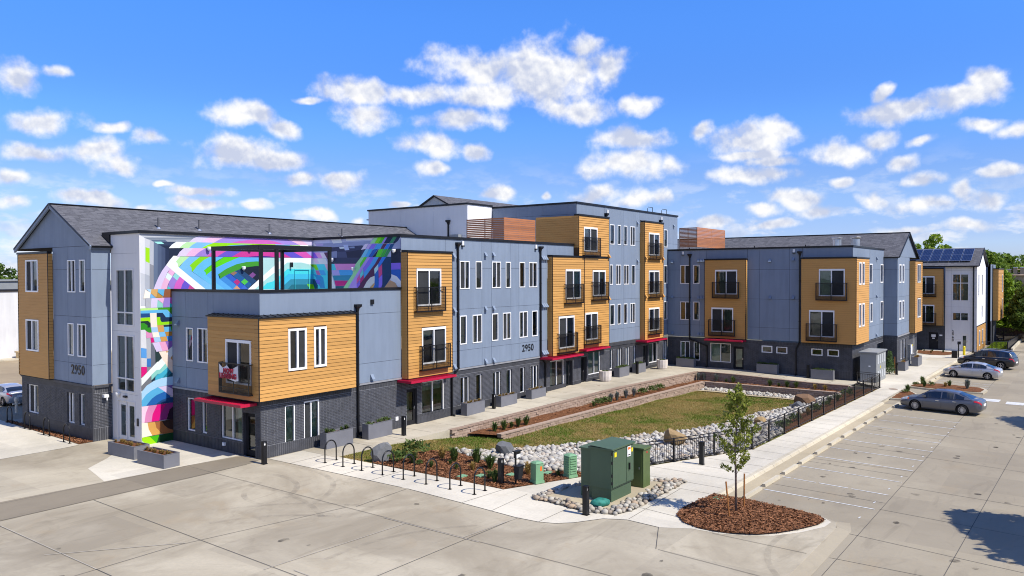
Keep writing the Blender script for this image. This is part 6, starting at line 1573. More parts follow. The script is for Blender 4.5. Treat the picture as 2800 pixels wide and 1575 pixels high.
def stones(parent, meshes, spots, hf, singles, seed, mat, name='stone'):
    rg = random.Random(seed); spots = sorted(spots, key=lambda s: (s[0]-CAM.x)**2+(s[1]-CAM.y)**2)
    V = []; F = []; T = []; nv = 0
    arr = [(np.array([v.co for v in m.vertices]), np.array([p.vertices for p in m.polygons])) for m in meshes]
    for k, (x, y, r) in enumerate(spots):
        e = (rg.uniform(-.3, .3), rg.uniform(-.3, .3), rg.uniform(0, 6.28)); s = 2*r*rg.uniform(.92, 1.1); z = hf(x, y)+r*rg.uniform(0.25, 0.5)
        i = rg.randrange(len(meshes))
        if k < singles:
            o = link(name, meshes[i], parent, (x, y, z), scale=(s, s, s)); o.rotation_euler = e
        else:
            m = np.array((Matrix.Rotation(e[2], 3, 'Z') @ Matrix.Rotation(e[0], 3, 'X')))*s
            v = arr[i][0] @ m.T + np.array((x, y, z)); V.append(v); F.append(arr[i][1]+nv); nv += len(v); T.append(np.full(len(arr[i][1]), rg.random()))
    if V:
        me = bpy.data.meshes.new('stones'); me.from_pydata(np.vstack(V).tolist(), [], np.vstack(F).tolist()); me.materials.append(mat)
        me.polygons.foreach_set('use_smooth', [True]*len(me.polygons)); tone_attr(me, np.concatenate(T))
        o = link('stones', me, parent); o['kind'] = 'stuff'
pad_out = [(2.35, -14.45), (2.0, -17.1), (2.32, -18.25), (3.2, -18.55), (8.1, -18.5), (8.15, -18.1), (6.9, -16.2), (5.2, -14.9)]
pad_in = [(2.95, -15.0), (2.75, -17.0), (3.0, -17.75), (7.2, -17.85), (7.2, -17.3), (6.2, -16.0), (4.9, -15.3)]
mb = MB(); mb.prism([(2.7, -14.9), (2.6, -17.85), (7.3, -17.9), (7.3, -15.3)], 0.02, 0.09, CONC_GUT); sl_ = struct('equipment_pad', mb)
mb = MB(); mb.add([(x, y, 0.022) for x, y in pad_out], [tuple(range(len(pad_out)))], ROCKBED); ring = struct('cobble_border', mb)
sp = [s for s in scatter(420, pad_out, 0.10, 0.18, 4, 0.72) if not inside([(2.75, -14.95), (2.65, -17.8), (7.2, -17.85), (7.2, -15.4)], s[0], s[1])]
stones(ring, ST_C, sp, lambda x, y: 0.03, 300, 9, COBBLE, 'cobble')
stones(ROCKSLOPE, ST_P, scatter(2500, rockpoly, 0.09, 0.22, 6, 0.74, 25), lambda x, y: hgt(x, y)+0.02, 300, 3, PALEROCK, 'stone')
stones(FARROCK, ST_P, scatter(420, farstones, 0.10, 0.19, 8, 0.72, 25), lambda x, y: hgt(x, y)+0.02, 40, 5, PALEROCK, 'stone')
def boulder(label, loc, size, mat, seed, group=None):
    rg = random.Random(seed); bm = bmesh.new(); bmesh.ops.create_icosphere(bm, subdivisions=2, radius=0.5)
    pl = [(Vector((rg.gauss(0, 1), rg.gauss(0, 1), rg.gauss(0, .6))).normalized(), rg.uniform(.24, .40)) for _ in range(13)]
    for v in bm.verts:
        for n, d in pl:
            e = v.co.dot(n)-d
            if e > 0: v.co -= n*e
        v.co += v.co.normalized()*rg.uniform(-.008, .008)
        v.co = Vector((v.co.x*size[0], v.co.y*size[1], v.co.z*size[2]))*1.25
    me = bpy.data.meshes.new('boulder'); bm.to_mesh(me); bm.free(); me.materials.append(mat)
    o = link('boulder', me, None, loc); o.rotation_euler = (0, 0, rg.uniform(0, 6)); return tag(o, label, 'boulder', group)
boulder('squared grey boulder beside the bike hoops', (3.25, -5.05, 0.36), (0.95, 0.8, 1.05), GREYROCK, 3)
boulder('dark grey boulder on the white rocks behind the waste station', (8.5, -8.4, 0.12), (1.3, 0.9, 0.75), GREYROCK, 5)
boulder('dark grey boulder peeking out behind the big green cabinet', (9.3, -14.2, 0.2), (1.1, 0.9, 0.9), GREYROCK, 6)
boulder('tan sandstone boulder by the fence at the lawn edge', (17.6, -13.7, -0.28), (1.5, 1.1, 1.0), TANROCK, 8)
boulder('large rusty brown boulder near the corner of the dark walls', (36.4, -15.6, -0.45), (1.9, 1.3, 1.25), RUSTROCK, 9)
boulder('pale grey flat boulder beside the rusty brown boulder', (34.2, -15.7, -0.6), (1.7, 1.0, 0.7), GREYROCK, 11)
boulder('low tan boulder in the white rocks behind the young tree', (26.6, -15.6, -0.55), (1.5, 1.0, 0.6), TANROCK, 12)
# ------------------------------------------------------------------ grass, chips
def blades(name, spots, h, w, mat, tone, lean=0.4, seed=1, parent=None, base=None):
    """one triangle per blade"""
    rg = np.random.default_rng(seed); n = len(spots); s = np.asarray(spots, float)
    a = rg.uniform(0, 2*np.pi, n); ww = w*rg.uniform(.6, 1.3, n); hh = h*rg.uniform(.5, 1.3, n)
    dx, dy = np.cos(a)*ww, np.sin(a)*ww
    l = rg.uniform(-lean, lean, (n, 2))*hh[:, None]
    v = np.empty((n, 3, 3)); v[:, 0] = s-np.stack([dx, dy, 0*dx], 1); v[:, 1] = s+np.stack([dx, dy, 0*dx], 1); v[:, 2] = s+np.stack([l[:, 0], l[:, 1], hh], 1)
    me = bpy.data.meshes.new(name); me.from_pydata(v.reshape(-1, 3).tolist(), [], np.arange(n*3).reshape(n, 3).tolist()); me.materials.append(mat)
    tone_attr(me, np.clip(tone, 0, 1)); o = link(name, me, parent); return o
def vnoise(x, y, s, seed):
    r = np.random.default_rng(seed); g = r.random((64, 64)); u, v = (x*s) % 63, (y*s) % 63
    i, j = u.astype(int), v.astype(int); a, b = u-i, v-j; a = a*a*(3-2*a); b = b*b*(3-2*b)
    return g[i, j]*(1-a)*(1-b)+g[i+1, j]*a*(1-b)+g[i, j+1]*(1-a)*b+g[i+1, j+1]*a*b
px_ = RNG.uniform(2.6, 39, 90000); py_ = RNG.uniform(-16, -2.6, 90000)
def poly_mask(poly, x, y):
    c = np.zeros(len(x), bool); n = len(poly); j = n-1
    for i in range(n):
        xi, yi = poly[i]; xj, yj = poly[j]
        cond = ((yi > y) != (yj > y)) & (x < (xj-xi)*(y-yi)/((yj-yi) or 1e-9)+xi); c ^= cond; j = i
    return c
lawnpoly = [(2.65, -2.7), (2.75, -4.7), (3.9, -4.55), (5.2, -5.0), (6.4, -5.5), (7.1, -6.1), (10.6, -7.5), (14, -8.95), (18, -10.6), (21.7, -12.3), (25, -13.3), (30.8, -13.7), (34, -14.5), (37, -15.1), (38.8, -15.0), (38.85, -6.1), (27, -5.4), (13, -5.0), (12.6, -3.0), (10.9, -2.9)]
mk = poly_mask(lawnpoly, px_, py_); px_, py_ = px_[mk], py_[mk]
tn = 0.55*vnoise(px_+7, py_+90, 0.42, 2)+0.3*vnoise(px_, py_+40, 1.1, 3)+0.25*vnoise(px_, py_+40, 4.0, 4)
tn = np.clip((tn-0.47)*3.4, 0, 1)
tn = np.clip(tn + 0.5*np.exp(-((py_+6.6-0.03*px_)**2)/1.2)*(px_ > 12) + 0.45*np.exp(-((px_-6.5)**2+(py_+4.9)**2)/3.0), 0, 1)
o = blades('lawn_grass', [(x, y, hgt(x, y)) for x, y in zip(px_, py_)], 0.075, 0.022, GRASSB, tn+RNG.uniform(-.15, .15, len(tn)), 0.7, 5)
o['kind'] = 'stuff'; tag(o, 'patchy green and straw-coloured lawn in the sunken courtyard', 'grass')
def chips(name, label, poly, n, hf, seed):
    rg = np.random.default_rng(seed); xs = [p[0] for p in poly]; ys = [p[1] for p in poly]
    x = rg.uniform(min(xs), max(xs), n*3); y = rg.uniform(min(ys), max(ys), n*3); k = poly_mask(poly, x, y); x, y = x[k][:n], y[k][:n]; n = len(x)
    a = rg.uniform(0, 6.28, n); L = rg.uniform(.03, .085, n); W_ = rg.uniform(.008, .02, n); z = np.array([hf(p, q) for p, q in zip(x, y)])+rg.uniform(.01, .03, n); t1 = rg.uniform(-.02, .025, n); t2 = rg.uniform(-.01, .02, n)
    cx, sx = np.cos(a), np.sin(a); v = np.empty((n, 4, 3))
    for k, (p, q) in enumerate(((-1, -1), (1, -1), (1, 1), (-1, 1))):
        v[:, k, 0] = x+cx*L*p-sx*W_*q; v[:, k, 1] = y+sx*L*p+cx*W_*q; v[:, k, 2] = z+t1*p+t2*q
    me = bpy.data.meshes.new(name); me.from_pydata(v.reshape(-1, 3).tolist(), [], np.arange(n*4).reshape(n, 4).tolist()); me.materials.append(CHIP); o = link(name, me); o['kind'] = 'stuff'; tag(o, label, 'mulch')
chips('mulch_chips', 'loose red-brown bark chips on the tree island', isl1, 5200, lambda x, y: 0.045+0.08*(1-min(1, math.dist((x, y), (5, -22.2))/2.6)), 3)
chips('mulch_chips', 'loose bark chips in the bed beside the bike hoops', bedpoly, 5200, lambda x, y: hgt(x, y)+0.045, 4)
chips('mulch_chips', 'loose bark chips between the two block walls', strippoly, 3000, lambda x, y: -0.35, 5)
sidebed = [(-3.55, 10.9), (-2.82, 10.9), (-2.82, 21.5), (-3.1, 21.5)]
sheet('wall_bed', sidebed, 0.02, MULCH)
chips('mulch_chips', 'bark chips along the foot of the gable wall', sidebed, 900, lambda x, y: 0.03, 6)
# ------------------------------------------------------------------ tufts and small shrubs
def tuft_mesh(kind, seed, h, r, n, mat):
    rg = np.random.default_rng(seed); V = []; F = []; T = []; nv = 0
    for i in range(n):
        a = rg.uniform(0, 6.28); b = rg.uniform(0.1, 1.0); hh = h*rg.uniform(.55, 1.15); out = r*b; w = 0.012*(h/0.4+0.6)
        if kind == 'grass':
            p0 = np.array((np.cos(a)*out*.15, np.sin(a)*out*.15, 0)); p1 = np.array((np.cos(a)*out*.5, np.sin(a)*out*.5, hh*.7)); p2 = np.array((np.cos(a)*out, np.sin(a)*out, hh*(1-0.3*b)))
            s = np.array((-np.sin(a), np.cos(a), 0))*w
            V += [p0-s, p0+s, p1+s*.8, p1-s*.8, p2]; F += [(nv, nv+1, nv+2, nv+3), (nv+3, nv+2, nv+4)]; T += [rg.random()]*2; nv += 5
        else:
            el = rg.uniform(0.1, 1.45); c = np.array((np.cos(a)*np.cos(el)*r, np.sin(a)*np.cos(el)*r, h*.45+np.sin(el)*h*.55-.1*h))*rg.uniform(.55, 1.05); c[2] = max(c[2], 0.02)
            d1 = rg.normal(size=3); d1 /= np.linalg.norm(d1); d2 = np.cross(d1, rg.normal(size=3)); d2 /= np.linalg.norm(d2); L = 0.05*(h/0.35)**.5*rg.uniform(.7, 1.5)
            V += [c-d1*L, c+d2*L*.45, c+d1*L, c-d2*L*.45]; F += [(nv, nv+1, nv+2, nv+3)]; T += [rg.random()*.8+.2*(c[2]/h)]; nv += 4
    me = bpy.data.meshes.new('tuft'); me.from_pydata([tuple(v) for v in V], [], F); me.materials.append(mat); tone_attr(me, T); return me
TF = {k: [tuft_mesh(k[0], i*7+len(k[1]), k[2], k[3], k[4], m) for i in range(3)] for k, m in {('grass', 'g', .45, .32, 90): TUFTG, ('grass', 'y', .38, .26, 70): TUFTY, ('grass', 'b', .75, .4, 110): TUFTB, ('shrub', 'g', .38, .34, 170): TUFTG, ('grass', 's', .28, .2, 60): TUFTG}.items()}
TK = {'grass': ('grass', 'g', .45, .32, 90), 'straw': ('grass', 'y', .38, .26, 70), 'sage': ('grass', 'b', .75, .4, 110), 'shrub': ('shrub', 'g', .38, .34, 170), 'small': ('grass', 's', .28, .2, 60)}
PN = [0]
def plant(kind, loc, s, label, group, name=None):
    PN[0] += 1; o = link(name or {'grass': 'grass_tuft', 'straw': 'straw_grass', 'sage': 'sage_plant', 'shrub': 'low_shrub', 'small': 'grass_tuft'}[kind], TF[TK[kind]][PN[0] % 3], None, loc, PN[0]*1.3, (s, s, s))
    return tag(o, label, 'plant', group)
g1 = [(13.5, -4.0, 'grass'), (14.35, -4.05, 'grass'), (15.1, -4.05, 'small'), (15.6, -4.2, 'grass'), (16.3, -4.3, 'grass'), (24.6, -4.3, 'small'), (25.3, -4.3, 'shrub'), (26.2, -4.3, 'shrub'), (27.1, -4.3, 'sage'), (28.0, -4.3, 'sage'), (29.3, -4.35, 'sage'), (30.5, -4.4, 'sage'), (31.8, -4.5, 'shrub'), (33.2, -4.6, 'shrub'), (34.6, -4.6, 'shrub')]
KN = {'grass': 'green grass tuft', 'small': 'short green grass tuft', 'sage': 'tall grey-green sage plant', 'shrub': 'round dark green shrub', 'straw': 'straw-yellow grass clump'}
for i, (x, y, k) in enumerate(g1): plant(k, (x, y, -0.37), 0.95 if k == 'sage' else 1.4, '%s between the block walls, %s plant from the near end' % (KN[k], ORD[i]), 'plants between the block walls')
g2 = [(41.7, -4.9, 'sage'), (42.0, -5.3, 'sage'), (41.8, -6.5, 'sage'), (41.8, -7.4, 'small'), (41.8, -8.0, 'grass'), (41.7, -11.2, 'grass'), (41.8, -11.9, 'small'), (41.8, -12.6, 'grass'), (41.9, -13.3, 'grass'), (41.8, -14.8, 'straw'), (41.8, -15.6, 'straw')]
for i, (x, y, k) in enumerate(g2): plant(k, (x, y, -0.36), 0.95 if k == 'sage' else 1.35, '%s above the dark far wall, %s from the corner' % (KN[k], ORD[i]), 'plants above the far wall')
g3 = [(3.5, -5.95, 'shrub', 1.3), (3.75, -6.6, 'grass', 1.0), (5.0, -5.6, 'shrub', 1.7), (5.25, -7.1, 'straw', 1.3), (5.15, -7.95, 'grass', 1.3), (5.6, -9.0, 'grass', 1.3), (5.1, -10.2, 'grass', 1.2), (4.3, -9.8, 'straw', 0.9), (4.1, -9.0, 'small', 0.9), (3.7, -7.8, 'small', 0.9), (3.75, -7.0, 'shrub', 0.5), (3.75, -11.2, 'small', 1.1), (3.45, -11.75, 'grass', 1.0), (5.3, -12.2, 'straw', 1.2), (5.8, -13.5, 'small', 0.9), (4.6, -8.2, 'small', 0.7)]
for i, (x, y, k, s) in enumerate(g3): plant(k, (x, y, hgt(x, y)+0.03), s*1.35, '%s in the hoop-side mulch bed, %s from the lobby' % (KN[k], ORD[i]), 'plants in the mulch bed')
g4 = [(46.2, -21.4, 'shrub', 0.8), (47.4, -21.7, 'grass', 1.5), (45.7, -22.1, 'grass', 1.2), (46.6, -22.5, 'shrub', 0.9), (46.4, -23.5, 'straw', 1.2), (47.0, -23.7, 'grass', 1.2), (46.3, -25.0, 'sage', 1.1), (41.2, -21.5, 'shrub', 0.9), (42.2, -21.5, 'grass', 1.3), (75, -18.4, 'straw', 1.1), (76.5, -19.4, 'small', 1.2), (77.4, -18.2, 'small', 1.0), (77, -17.4, 'small', 1.0)]
for i, (x, y, k, s) in enumerate(g4): plant(k, (x, y, 0.03), s, '%s on the lot islands, %s from the grey sedan' % (KN[k], ORD[i]), 'plants on the stall islands')
rg = random.Random(4)
for i in range(13):
    x = 22.5+i*1.4; y = -18.25+0.5*rg.random(); plant(rg.choice(('shrub', 'straw', 'shrub', 'grass')), (x, y, hgt(x, y)+0.03), rg.uniform(1.0, 1.5), 'plant just inside the black fence, %s from the young tree side' % ORD[i], 'plants inside the fence')
# ------------------------------------------------------------------ planters
def box_planter(loc, lx, ly, h, label, kind, group, rz=0.0):
    t = thing('planter_box', label, 'planter', loc, rz, group)
    m = MB(); w = 0.04
    m.box(0, lx, 0, w, 0, h); m.box(0, lx, ly-w, ly, 0, h); m.box(0, w, w, ly-w, 0, h); m.box(lx-w, lx, w, ly-w, 0, h)
    m.box(-0.012, lx+0.012, -0.012, w, h, h+0.018); m.box(-0.012, lx+0.012, ly-w, ly+0.012, h, h+0.018); m.box(-0.012, w, w, ly-w, h, h+0.018); m.box(lx-w, lx+0.012, w, ly-w, h, h+0.018)
    obj('shell', m, t, [GREYPL], local=True)
    s = MB(); s.box(w, lx-w, w, ly-w, h-0.2, h-0.07); obj('soil', s, t, [MULCH], local=True)
    r = random.Random(int(loc[0]*31+loc[1]*7))
    n = {'straw': 8, 'green': 4, 'shrub': 4, 'dark': 5}[kind]
    for i in range(n):
        k = {'straw': 'straw', 'green': r.choice(('shrub', 'small', 'grass')), 'shrub': 'shrub', 'dark': 'shrub'}[kind]
        u = (i+0.5)/n; along = lx >= ly
        p = (u*lx, ly/2+r.uniform(-.1, .1), h-0.08) if along else (lx/2+r.uniform(-.1, .1), u*ly, h-0.08)
        sc = r.uniform(.7, 1.0)*(0.9 if kind != 'straw' else 0.75)
        o = link('foliage', TF[TK[k]][i % 3], t, p, r.uniform(0, 6), (sc, sc, sc*0.85), local=True)
    return t
for (x, y, k, lb) in ((3.3, -0.92, 'green', 'grey planter box with four small plants, nearest the lobby corner'), (6.2, -0.94, 'green', 'grey planter box with bushy green plants, right of the lobby downspout'), (14.64, -0.9, 'straw', 'grey planter box with sparse straw grass under the long wall, first of three'), (18.2, -0.92, 'straw', 'grey planter box with straw grass beside the courtyard bollard'), (21.75, -0.92, 'straw', 'grey planter box with straw grass below the number 2950')):
    box_planter((x, y, 0.012), 1.82, 0.5, 0.82, lb, k, 'grey planter boxes')
for (x, y, lx, ly, z, k, lb) in ((34.75, -0.85, 1.75, 0.55, .33, 'shrub', 'grey planter box with leafy greens beside a fluted round pot'), (38.1, -0.85, 1.5, 0.55, .33, 'shrub', 'grey planter box with lettuce-green plants by the far courtyard bollard'), (44.75, -3.15, 0.55, 1.75, .33, 'dark', 'grey planter box in the shaded courtyard corner'), (44.95, -10.75, 0.55, 1.8, .27, 'dark', 'grey planter box below two small high windows, in shade'), (44.95, -15.4, 0.55, 1.8, .1, 'dark', 'grey planter box at the right end of the shaded wing')):
    box_planter((x, y, z), lx, ly, 0.78, lb, k, 'grey planter boxes')
box_planter((-3.68, 4.98, 0.012), 0.82, 2.3, 0.62, 'grey planter box with straw grass outside the stair doors, nearer the wall', 'straw', 'grey planter boxes', R(3))
box_planter((-3.8, 2.08, 0.012), 0.82, 2.15, 0.62, 'grey planter box with straw grass outside the stair doors, nearer the lot', 'straw', 'grey planter boxes', R(3))
box_planter((55.9, -19.0, 0.012), 1.7, 0.6, 0.8, 'small grey planter box beside the utility meter on the far gable', 'straw', 'grey planter boxes')
box_planter((60.5, -19.35, 0.012), 2.2, 0.6, 0.85, 'long grey planter box on mulch at the far gable', 'straw', 'grey planter boxes')
def round_pot(loc, label):
    t = thing('round_planter', label, 'planter', loc, 0, 'fluted round planters'); n = 48; m = MB(); vs = []; prof = [(0.40, 0), (0.46, 0.12), (0.50, 0.45), (0.50, 0.84), (0.46, 0.86), (0.44, 0.84), (0.43, 0.7)]
    for r, z in prof:
        for k in range(n):
            q = 6.2832*k/n; f = 1+(0.018 if k % 4 < 2 else -0.018)*(1 if 0.02 < z < .85 and r > .44 else 0.2); vs.append((r*f*math.cos(q), r*f*math.sin(q), z))
    m.add(vs, [(i*n+k, i*n+(k+1) % n, (i+1)*n+(k+1) % n, (i+1)*n+k) for i in range(len(prof)-1) for k in range(n)], M('cream_cast_stone', (0.60, 0.54, 0.49), 0.8)); obj('pot', m, t, local=True)
    s = MB(); s.lathe([(0.43, 0.7), (0.0, 0.72)], 20, MULCH, cap=False); obj('soil', s, t, local=True)
    for i in range(5): link('foliage', TF[TK['shrub' if i % 2 else 'grass']][i % 3], t, (0.2*math.cos(i*1.26), 0.2*math.sin(i*1.26), 0.68), i, (.6, .6, .6), local=True)
round_pot((32.0, -1.05, 0.33), 'fluted cream round planter beside the red awning of the middle bays')
round_pot((42.2, -1.2, 0.33), 'fluted cream round planter near the inner courtyard corner')
# ------------------------------------------------------------------ bollard lights, bike hoops, wheel stops
def bollard(loc, label, h=1.08):
    t = thing('bollard_light', label, 'bollard', loc, 0, 'black bollard lights'); m = MB(); s = 0.095
    m.box(-s, s, -s, s, 0, h-0.2); m.box(-s, s, s-0.03, s, h-0.2, h-0.03); m.box(-s, -s+0.03, -s, s-0.03, h-0.2, h-0.03); m.box(s-0.03, s, -s, s-0.03, h-0.2, h-0.03); m.box(-s, s, -s, s, h-0.03, h); obj('post', m, t, [BLACKM], local=True)
    l = MB(); l.box(-s+0.03, s-0.03, -0.03, s-0.03, h-0.2, h-0.06); obj('lamp', l, t, [LAMPW], local=True)
    b = MB(); b.box(-s-0.03, s+0.03, -s-0.03, s+0.03, -0.01, 0.012); obj('base_plate', b, t, [BLACKM], local=True)
for loc, lb in (((-0.45, -0.87, 0.012), 'black bollard light at the lobby corner by the door'), ((8.2, -1.65, 0.012), 'black bollard light at the patio edge near the lawn corner'), ((1.75, -17.35, 0.012), 'black bollard light in front of the big green cabinet'), ((11.6, -17.8, 0.012), 'black bollard light beside the fence on the sidewalk'), ((3.35, -12.15, 0.03), 'black bollard light in the mulch bed next to the waste station'), ((17.55, -0.8, 0.02), 'black bollard light between two straw planters on the patio'), ((37.75, -0.95, 0.33), 'black bollard light between leafy planters far along the patio'), ((45.2, -13.3, 0.15), 'black bollard light in front of the shaded wing'), ((52.7, -18.85, 0.012), 'black bollard light beside the staked conifer')): bollard(loc, lb)
def hoop_mesh(flip=False):
    p = [(-0.35, 0, 0), (-0.35, 0, 0.62)] + [(-0.35*math.cos(R(a)), 0, 0.62+0.40*math.sin(R(a))) for a in range(12, 180, 12)] + [(0.35, 0, 0.62), (0.35, 0, 0)]
    m = MB(); m.tube(p, 0.032, 10, BLACKM); return m
hm = mesh_of(hoop_mesh(), 'hoop', smooth=True)
ft = MB(); ft.box(-0.42, -0.28, -0.07, 0.07, -0.008, 0.012, BLACKM); ft.box(0.28, 0.42, -0.07, 0.07, -0.008, 0.012, BLACKM); ftm = mesh_of(ft, 'foot_plate')
def rack(loc, rz, label, group):
    t = thing('bike_hoop', label, 'bike rack', loc, rz, group); link('hoop', hm, t, local=True); link('foot_plate', ftm, t, local=True); return t
ry = [-3.06, -4.33, -5.6, -6.95, -8.25, -9.6, -10.95, -12.27]
for i, y in enumerate(ry): rack((1.74, y, 0.012), 0.0, 'black bike hoop on the sidewalk, %s from the lobby' % ORD[i], 'bike hoops on the sidewalk')
for i, (x, y) in enumerate(((-3.75, 11.85), (-3.53, 14.78), (-3.37, 17.65), (-3.2, 20.54))): rack((x, y, 0.012), R(90), 'grey bike hoop by the gable wall, %s from the stair doors' % ORD[i], 'bike hoops by the gable wall')
def stop_mesh():
    m = MB(); p = [(-0.09, 0), (-0.075, 0.13), (0.075, 0.13), (0.09, 0)]; v = [(x, y, z) for x in (0, 1.83) for y, z in p]
    m.add(v, [(3, 2, 1, 0), (4, 5, 6, 7), (0, 1, 5, 4), (1, 2, 6, 5), (2, 3, 7, 6), (3, 0, 4, 7)], CONC_KERB); return mesh_of(m, 'wheel_stop')
sm_ = stop_mesh()
sts = [(7.54, -21.3), (9.84, -21.32), (12.4, -21.36), (14.82, -21.41), (17.35, -21.45), (19.91, -21.49), (22.38, -21.55), (24.85, -21.62), (27.27, -21.68), (29.73, -21.77), (32.0, -21.84), (34.5, -21.9), (50.04, -21.9), (52.29, -21.97), (54.7, -22.09)]
for i, (x, y) in enumerate(sts):
    o = link('wheel_stop', sm_, None, (x, y, LOTZ+0.004), R(-1.2)); tag(o, 'concrete wheel stop, %s counting from the tree island' % ORD[i] if i < 12 else 'concrete wheel stop by the silver sedan, %s of three' % ORD[i-12], 'wheel stop', 'concrete wheel stops')
# ------------------------------------------------------------------ courtyard fence
FN = thing('black_fence', 'black steel picket fence between the sidewalk and the sunken courtyard', 'fence', (9.9, -15.9, 0))
fp = [(8.9, -15.45), (16.15, -18.62), (43.15, -19.35), (43.6, -17.6)]
pk = mesh_of(MB().box(-0.008, 0.008, -0.008, 0.008, 0.12, 1.0, BLACKM), 'picket'); po = mesh_of(MB().box(-0.035, 0.035, -0.035, 0.035, 0.0, 1.14, BLACKM).box(-0.09, 0.09, -0.09, 0.09, 0, 0.015, BLACKM), 'post')
npk = 0; pr = MB()
for a, b in zip(fp, fp[1:]):
    a, b = Vector(a), Vector(b); L = (b-a).length; n = max(1, round(L/2.45)); ang = math.atan2((b-a).y, (b-a).x)
    for i in range(n+1): 
        p = a.lerp(b, i/n); link('post', po, FN, (p.x, p.y, 0.005), ang)
    for z in (0.12, 0.98, 1.12): 
        obj('rail', MB().bar((a.x, a.y, z), (b.x, b.y, z), 0.035, 0.035, BLACKM), FN)
    k = int(L/0.135)
    for i in range(1, k):
        p = a.lerp(b, i/k)
        if npk < 300: link('picket', pk, FN, (p.x, p.y, 0), ang); npk += 1
        else: pr.box(p.x-.008, p.x+.008, p.y-.008, p.y+.008, 0.12, 1.0, BLACKM)
if pr.f: o = obj('pickets', pr, FN); o['kind'] = 'stuff'
# ------------------------------------------------------------------ utilities
t = thing('switchgear_cabinet', 'big dark green utility cabinet with two doors on a concrete pad', 'utility cabinet', (3.25, -17.55, 0.09))
def C_(mb, mat=None, name='body', par=t): return obj(name, mb, par, [mat] if mat else None)
b = MB(); b.box(3.42, 5.06, -17.5, -16.62, 0.09, 0.62); b.box(3.34, 5.12, -17.56, -16.6, 0.62, 2.14); C_(b, GREENB)
b = MB(); b.box(3.28, 5.2, -17.64, -16.54, 2.14, 2.2); b.add([(3.28, -17.64, 2.2), (5.2, -17.64, 2.2), (5.2, -16.54, 2.26), (3.28, -16.54, 2.26)], [(0, 1, 2, 3)], None); C_(b, GREENB, 'lid')
for x0, x1 in ((3.38, 4.48), (4.51, 5.09)):
    b = MB(); b.box(x0, x1, -17.60, -17.562, 0.68, 2.1); C_(b, GREENB, 'door')
b = MB(); b.box(4.66, 4.72, -17.66, -17.602, 1.15, 1.42); C_(b, BLACKM, 'handle')
b = MB(); b.box(3.5, 3.66, -17.606, -17.602, 1.85, 2.03); C_(b, YELLOWP, 'warning_label'); b = MB(); b.box(4.56, 4.86, -17.606, -17.602, 1.68, 2.08); C_(b, PAPER, 'notice')
b = MB(); b.box(4.6, 4.82, -17.609, -17.607, 1.95, 2.05, ORANGE); b.box(4.6, 4.82, -17.609, -17.607, 1.72, 1.76, BLACKM); C_(b, None, 'notice_print'); b = MB(); b.box(4.9, 5.02, -17.606, -17.602, 1.82, 1.98); C_(b, YELLOWP, 'warning_label')
for z in (0.8, 1.1, 1.6, 1.95):
    b = MB(); b.box(3.31, 3.34, -17.62, -17.565, z, z+0.12); C_(b, BLACKM, 'hinge')
b = MB(); b.box(3.6, 4.9, -16.598, -16.02, 0.09, 2.0); C_(b, GREENB, 'rear_housing'); b = MB(); b.box(3.53, 4.97, -16.535, -15.95, 2.0, 2.06); C_(b, GREENB, 'rear_lid')
t2 = thing('transformer_box', 'narrow olive green utility box right of the big cabinet', 'utility cabinet', (6.3, -17.2, 0.09))
C_(MB().box(6.0, 6.62, -17.58, -16.7, 0.09, 1.68), GREENO, par=t2); C_(MB().box(5.95, 6.67, -17.63, -16.65, 1.68, 1.75), GREENO, 'lid', t2); C_(MB().box(5.986, 5.998, -17.5, -16.78, 0.18, 1.6), GREENO, 'door', t2); C_(MB().box(6.28, 6.38, -17.586, -17.582, 1.5, 1.58), REDL, 'warning_label', t2); C_(MB().box(5.97, 5.986, -17.42, -17.38, 0.85, 0.95), CHROME, 'lock', t2)
def pedestal(x, y, s, h, label, vents):
    t = thing('cable_pedestal', label, 'utility pedestal', (x, y, 0.03), R(-20), 'light green cable pedestals')
    m = MB(); m.box(-s-0.03, s+0.03, -s-0.03, s+0.03, 0, 0.1); m.box(-s, s, -s, s, 0.1, h); obj('body', m, t, [GREENL], local=True)
    c = MB(); c.add([(-s-.02, -s-.02, h), (s+.02, -s-.02, h), (s+.02, s+.02, h), (-s-.02, s+.02, h), (-s*.6, -s*.6, h+.07), (s*.6, -s*.6, h+.07), (s*.6, s*.6, h+.07), (-s*.6, s*.6, h+.07)], [(0, 1, 5, 4), (1, 2, 6, 5), (2, 3, 7, 6), (3, 0, 4, 7), (4, 5, 6, 7)], GREENL); obj('cap', c, t, local=True)
    for k in range(vents):
        v = MB(); z = 0.18+k*(h-0.3)/max(1, vents-1); v.box(-s*.8, s*.8, -s-0.03, -s-0.001, z, z+0.05); v.box(-s-0.03, -s-0.001, -s*.8, s*.8, z, z+0.05); obj('louvre', v, t, [GREENL], local=True)
    if not vents: v = MB(); v.box(0.02, 0.12, -s-0.004, -s-0.001, h*.62, h*.85); obj('warning_label', v, t, [ORANGE], local=True)
pedestal(4.35, -13.35, 0.2, 0.85, 'light green pedestal with orange tag in the mulch bed', 0); pedestal(6.0, -14.0, 0.21, 0.95, 'light green louvred pedestal beside the white rocks', 7)
for i, (x, y) in enumerate(((3.2, -10.1), (3.75, -10.7), (4.7, -11.7), (5.9, -12.85), (6.5, -20.6))):
    b = MB(); b.box(x-.22, x+.22, y-.15, y+.15, 0.03, 0.075); o = obj('valve_box', b, None, [GREENL]); tag(o, 'flat green valve box lid in the mulch, %s from the lobby side' % ORD[i], 'valve box', 'green valve box lids')
t = thing('pet_waste_station', 'black pet waste station post with bag dispenser and bin', 'waste station', (3.6, -12.75, 0.03))
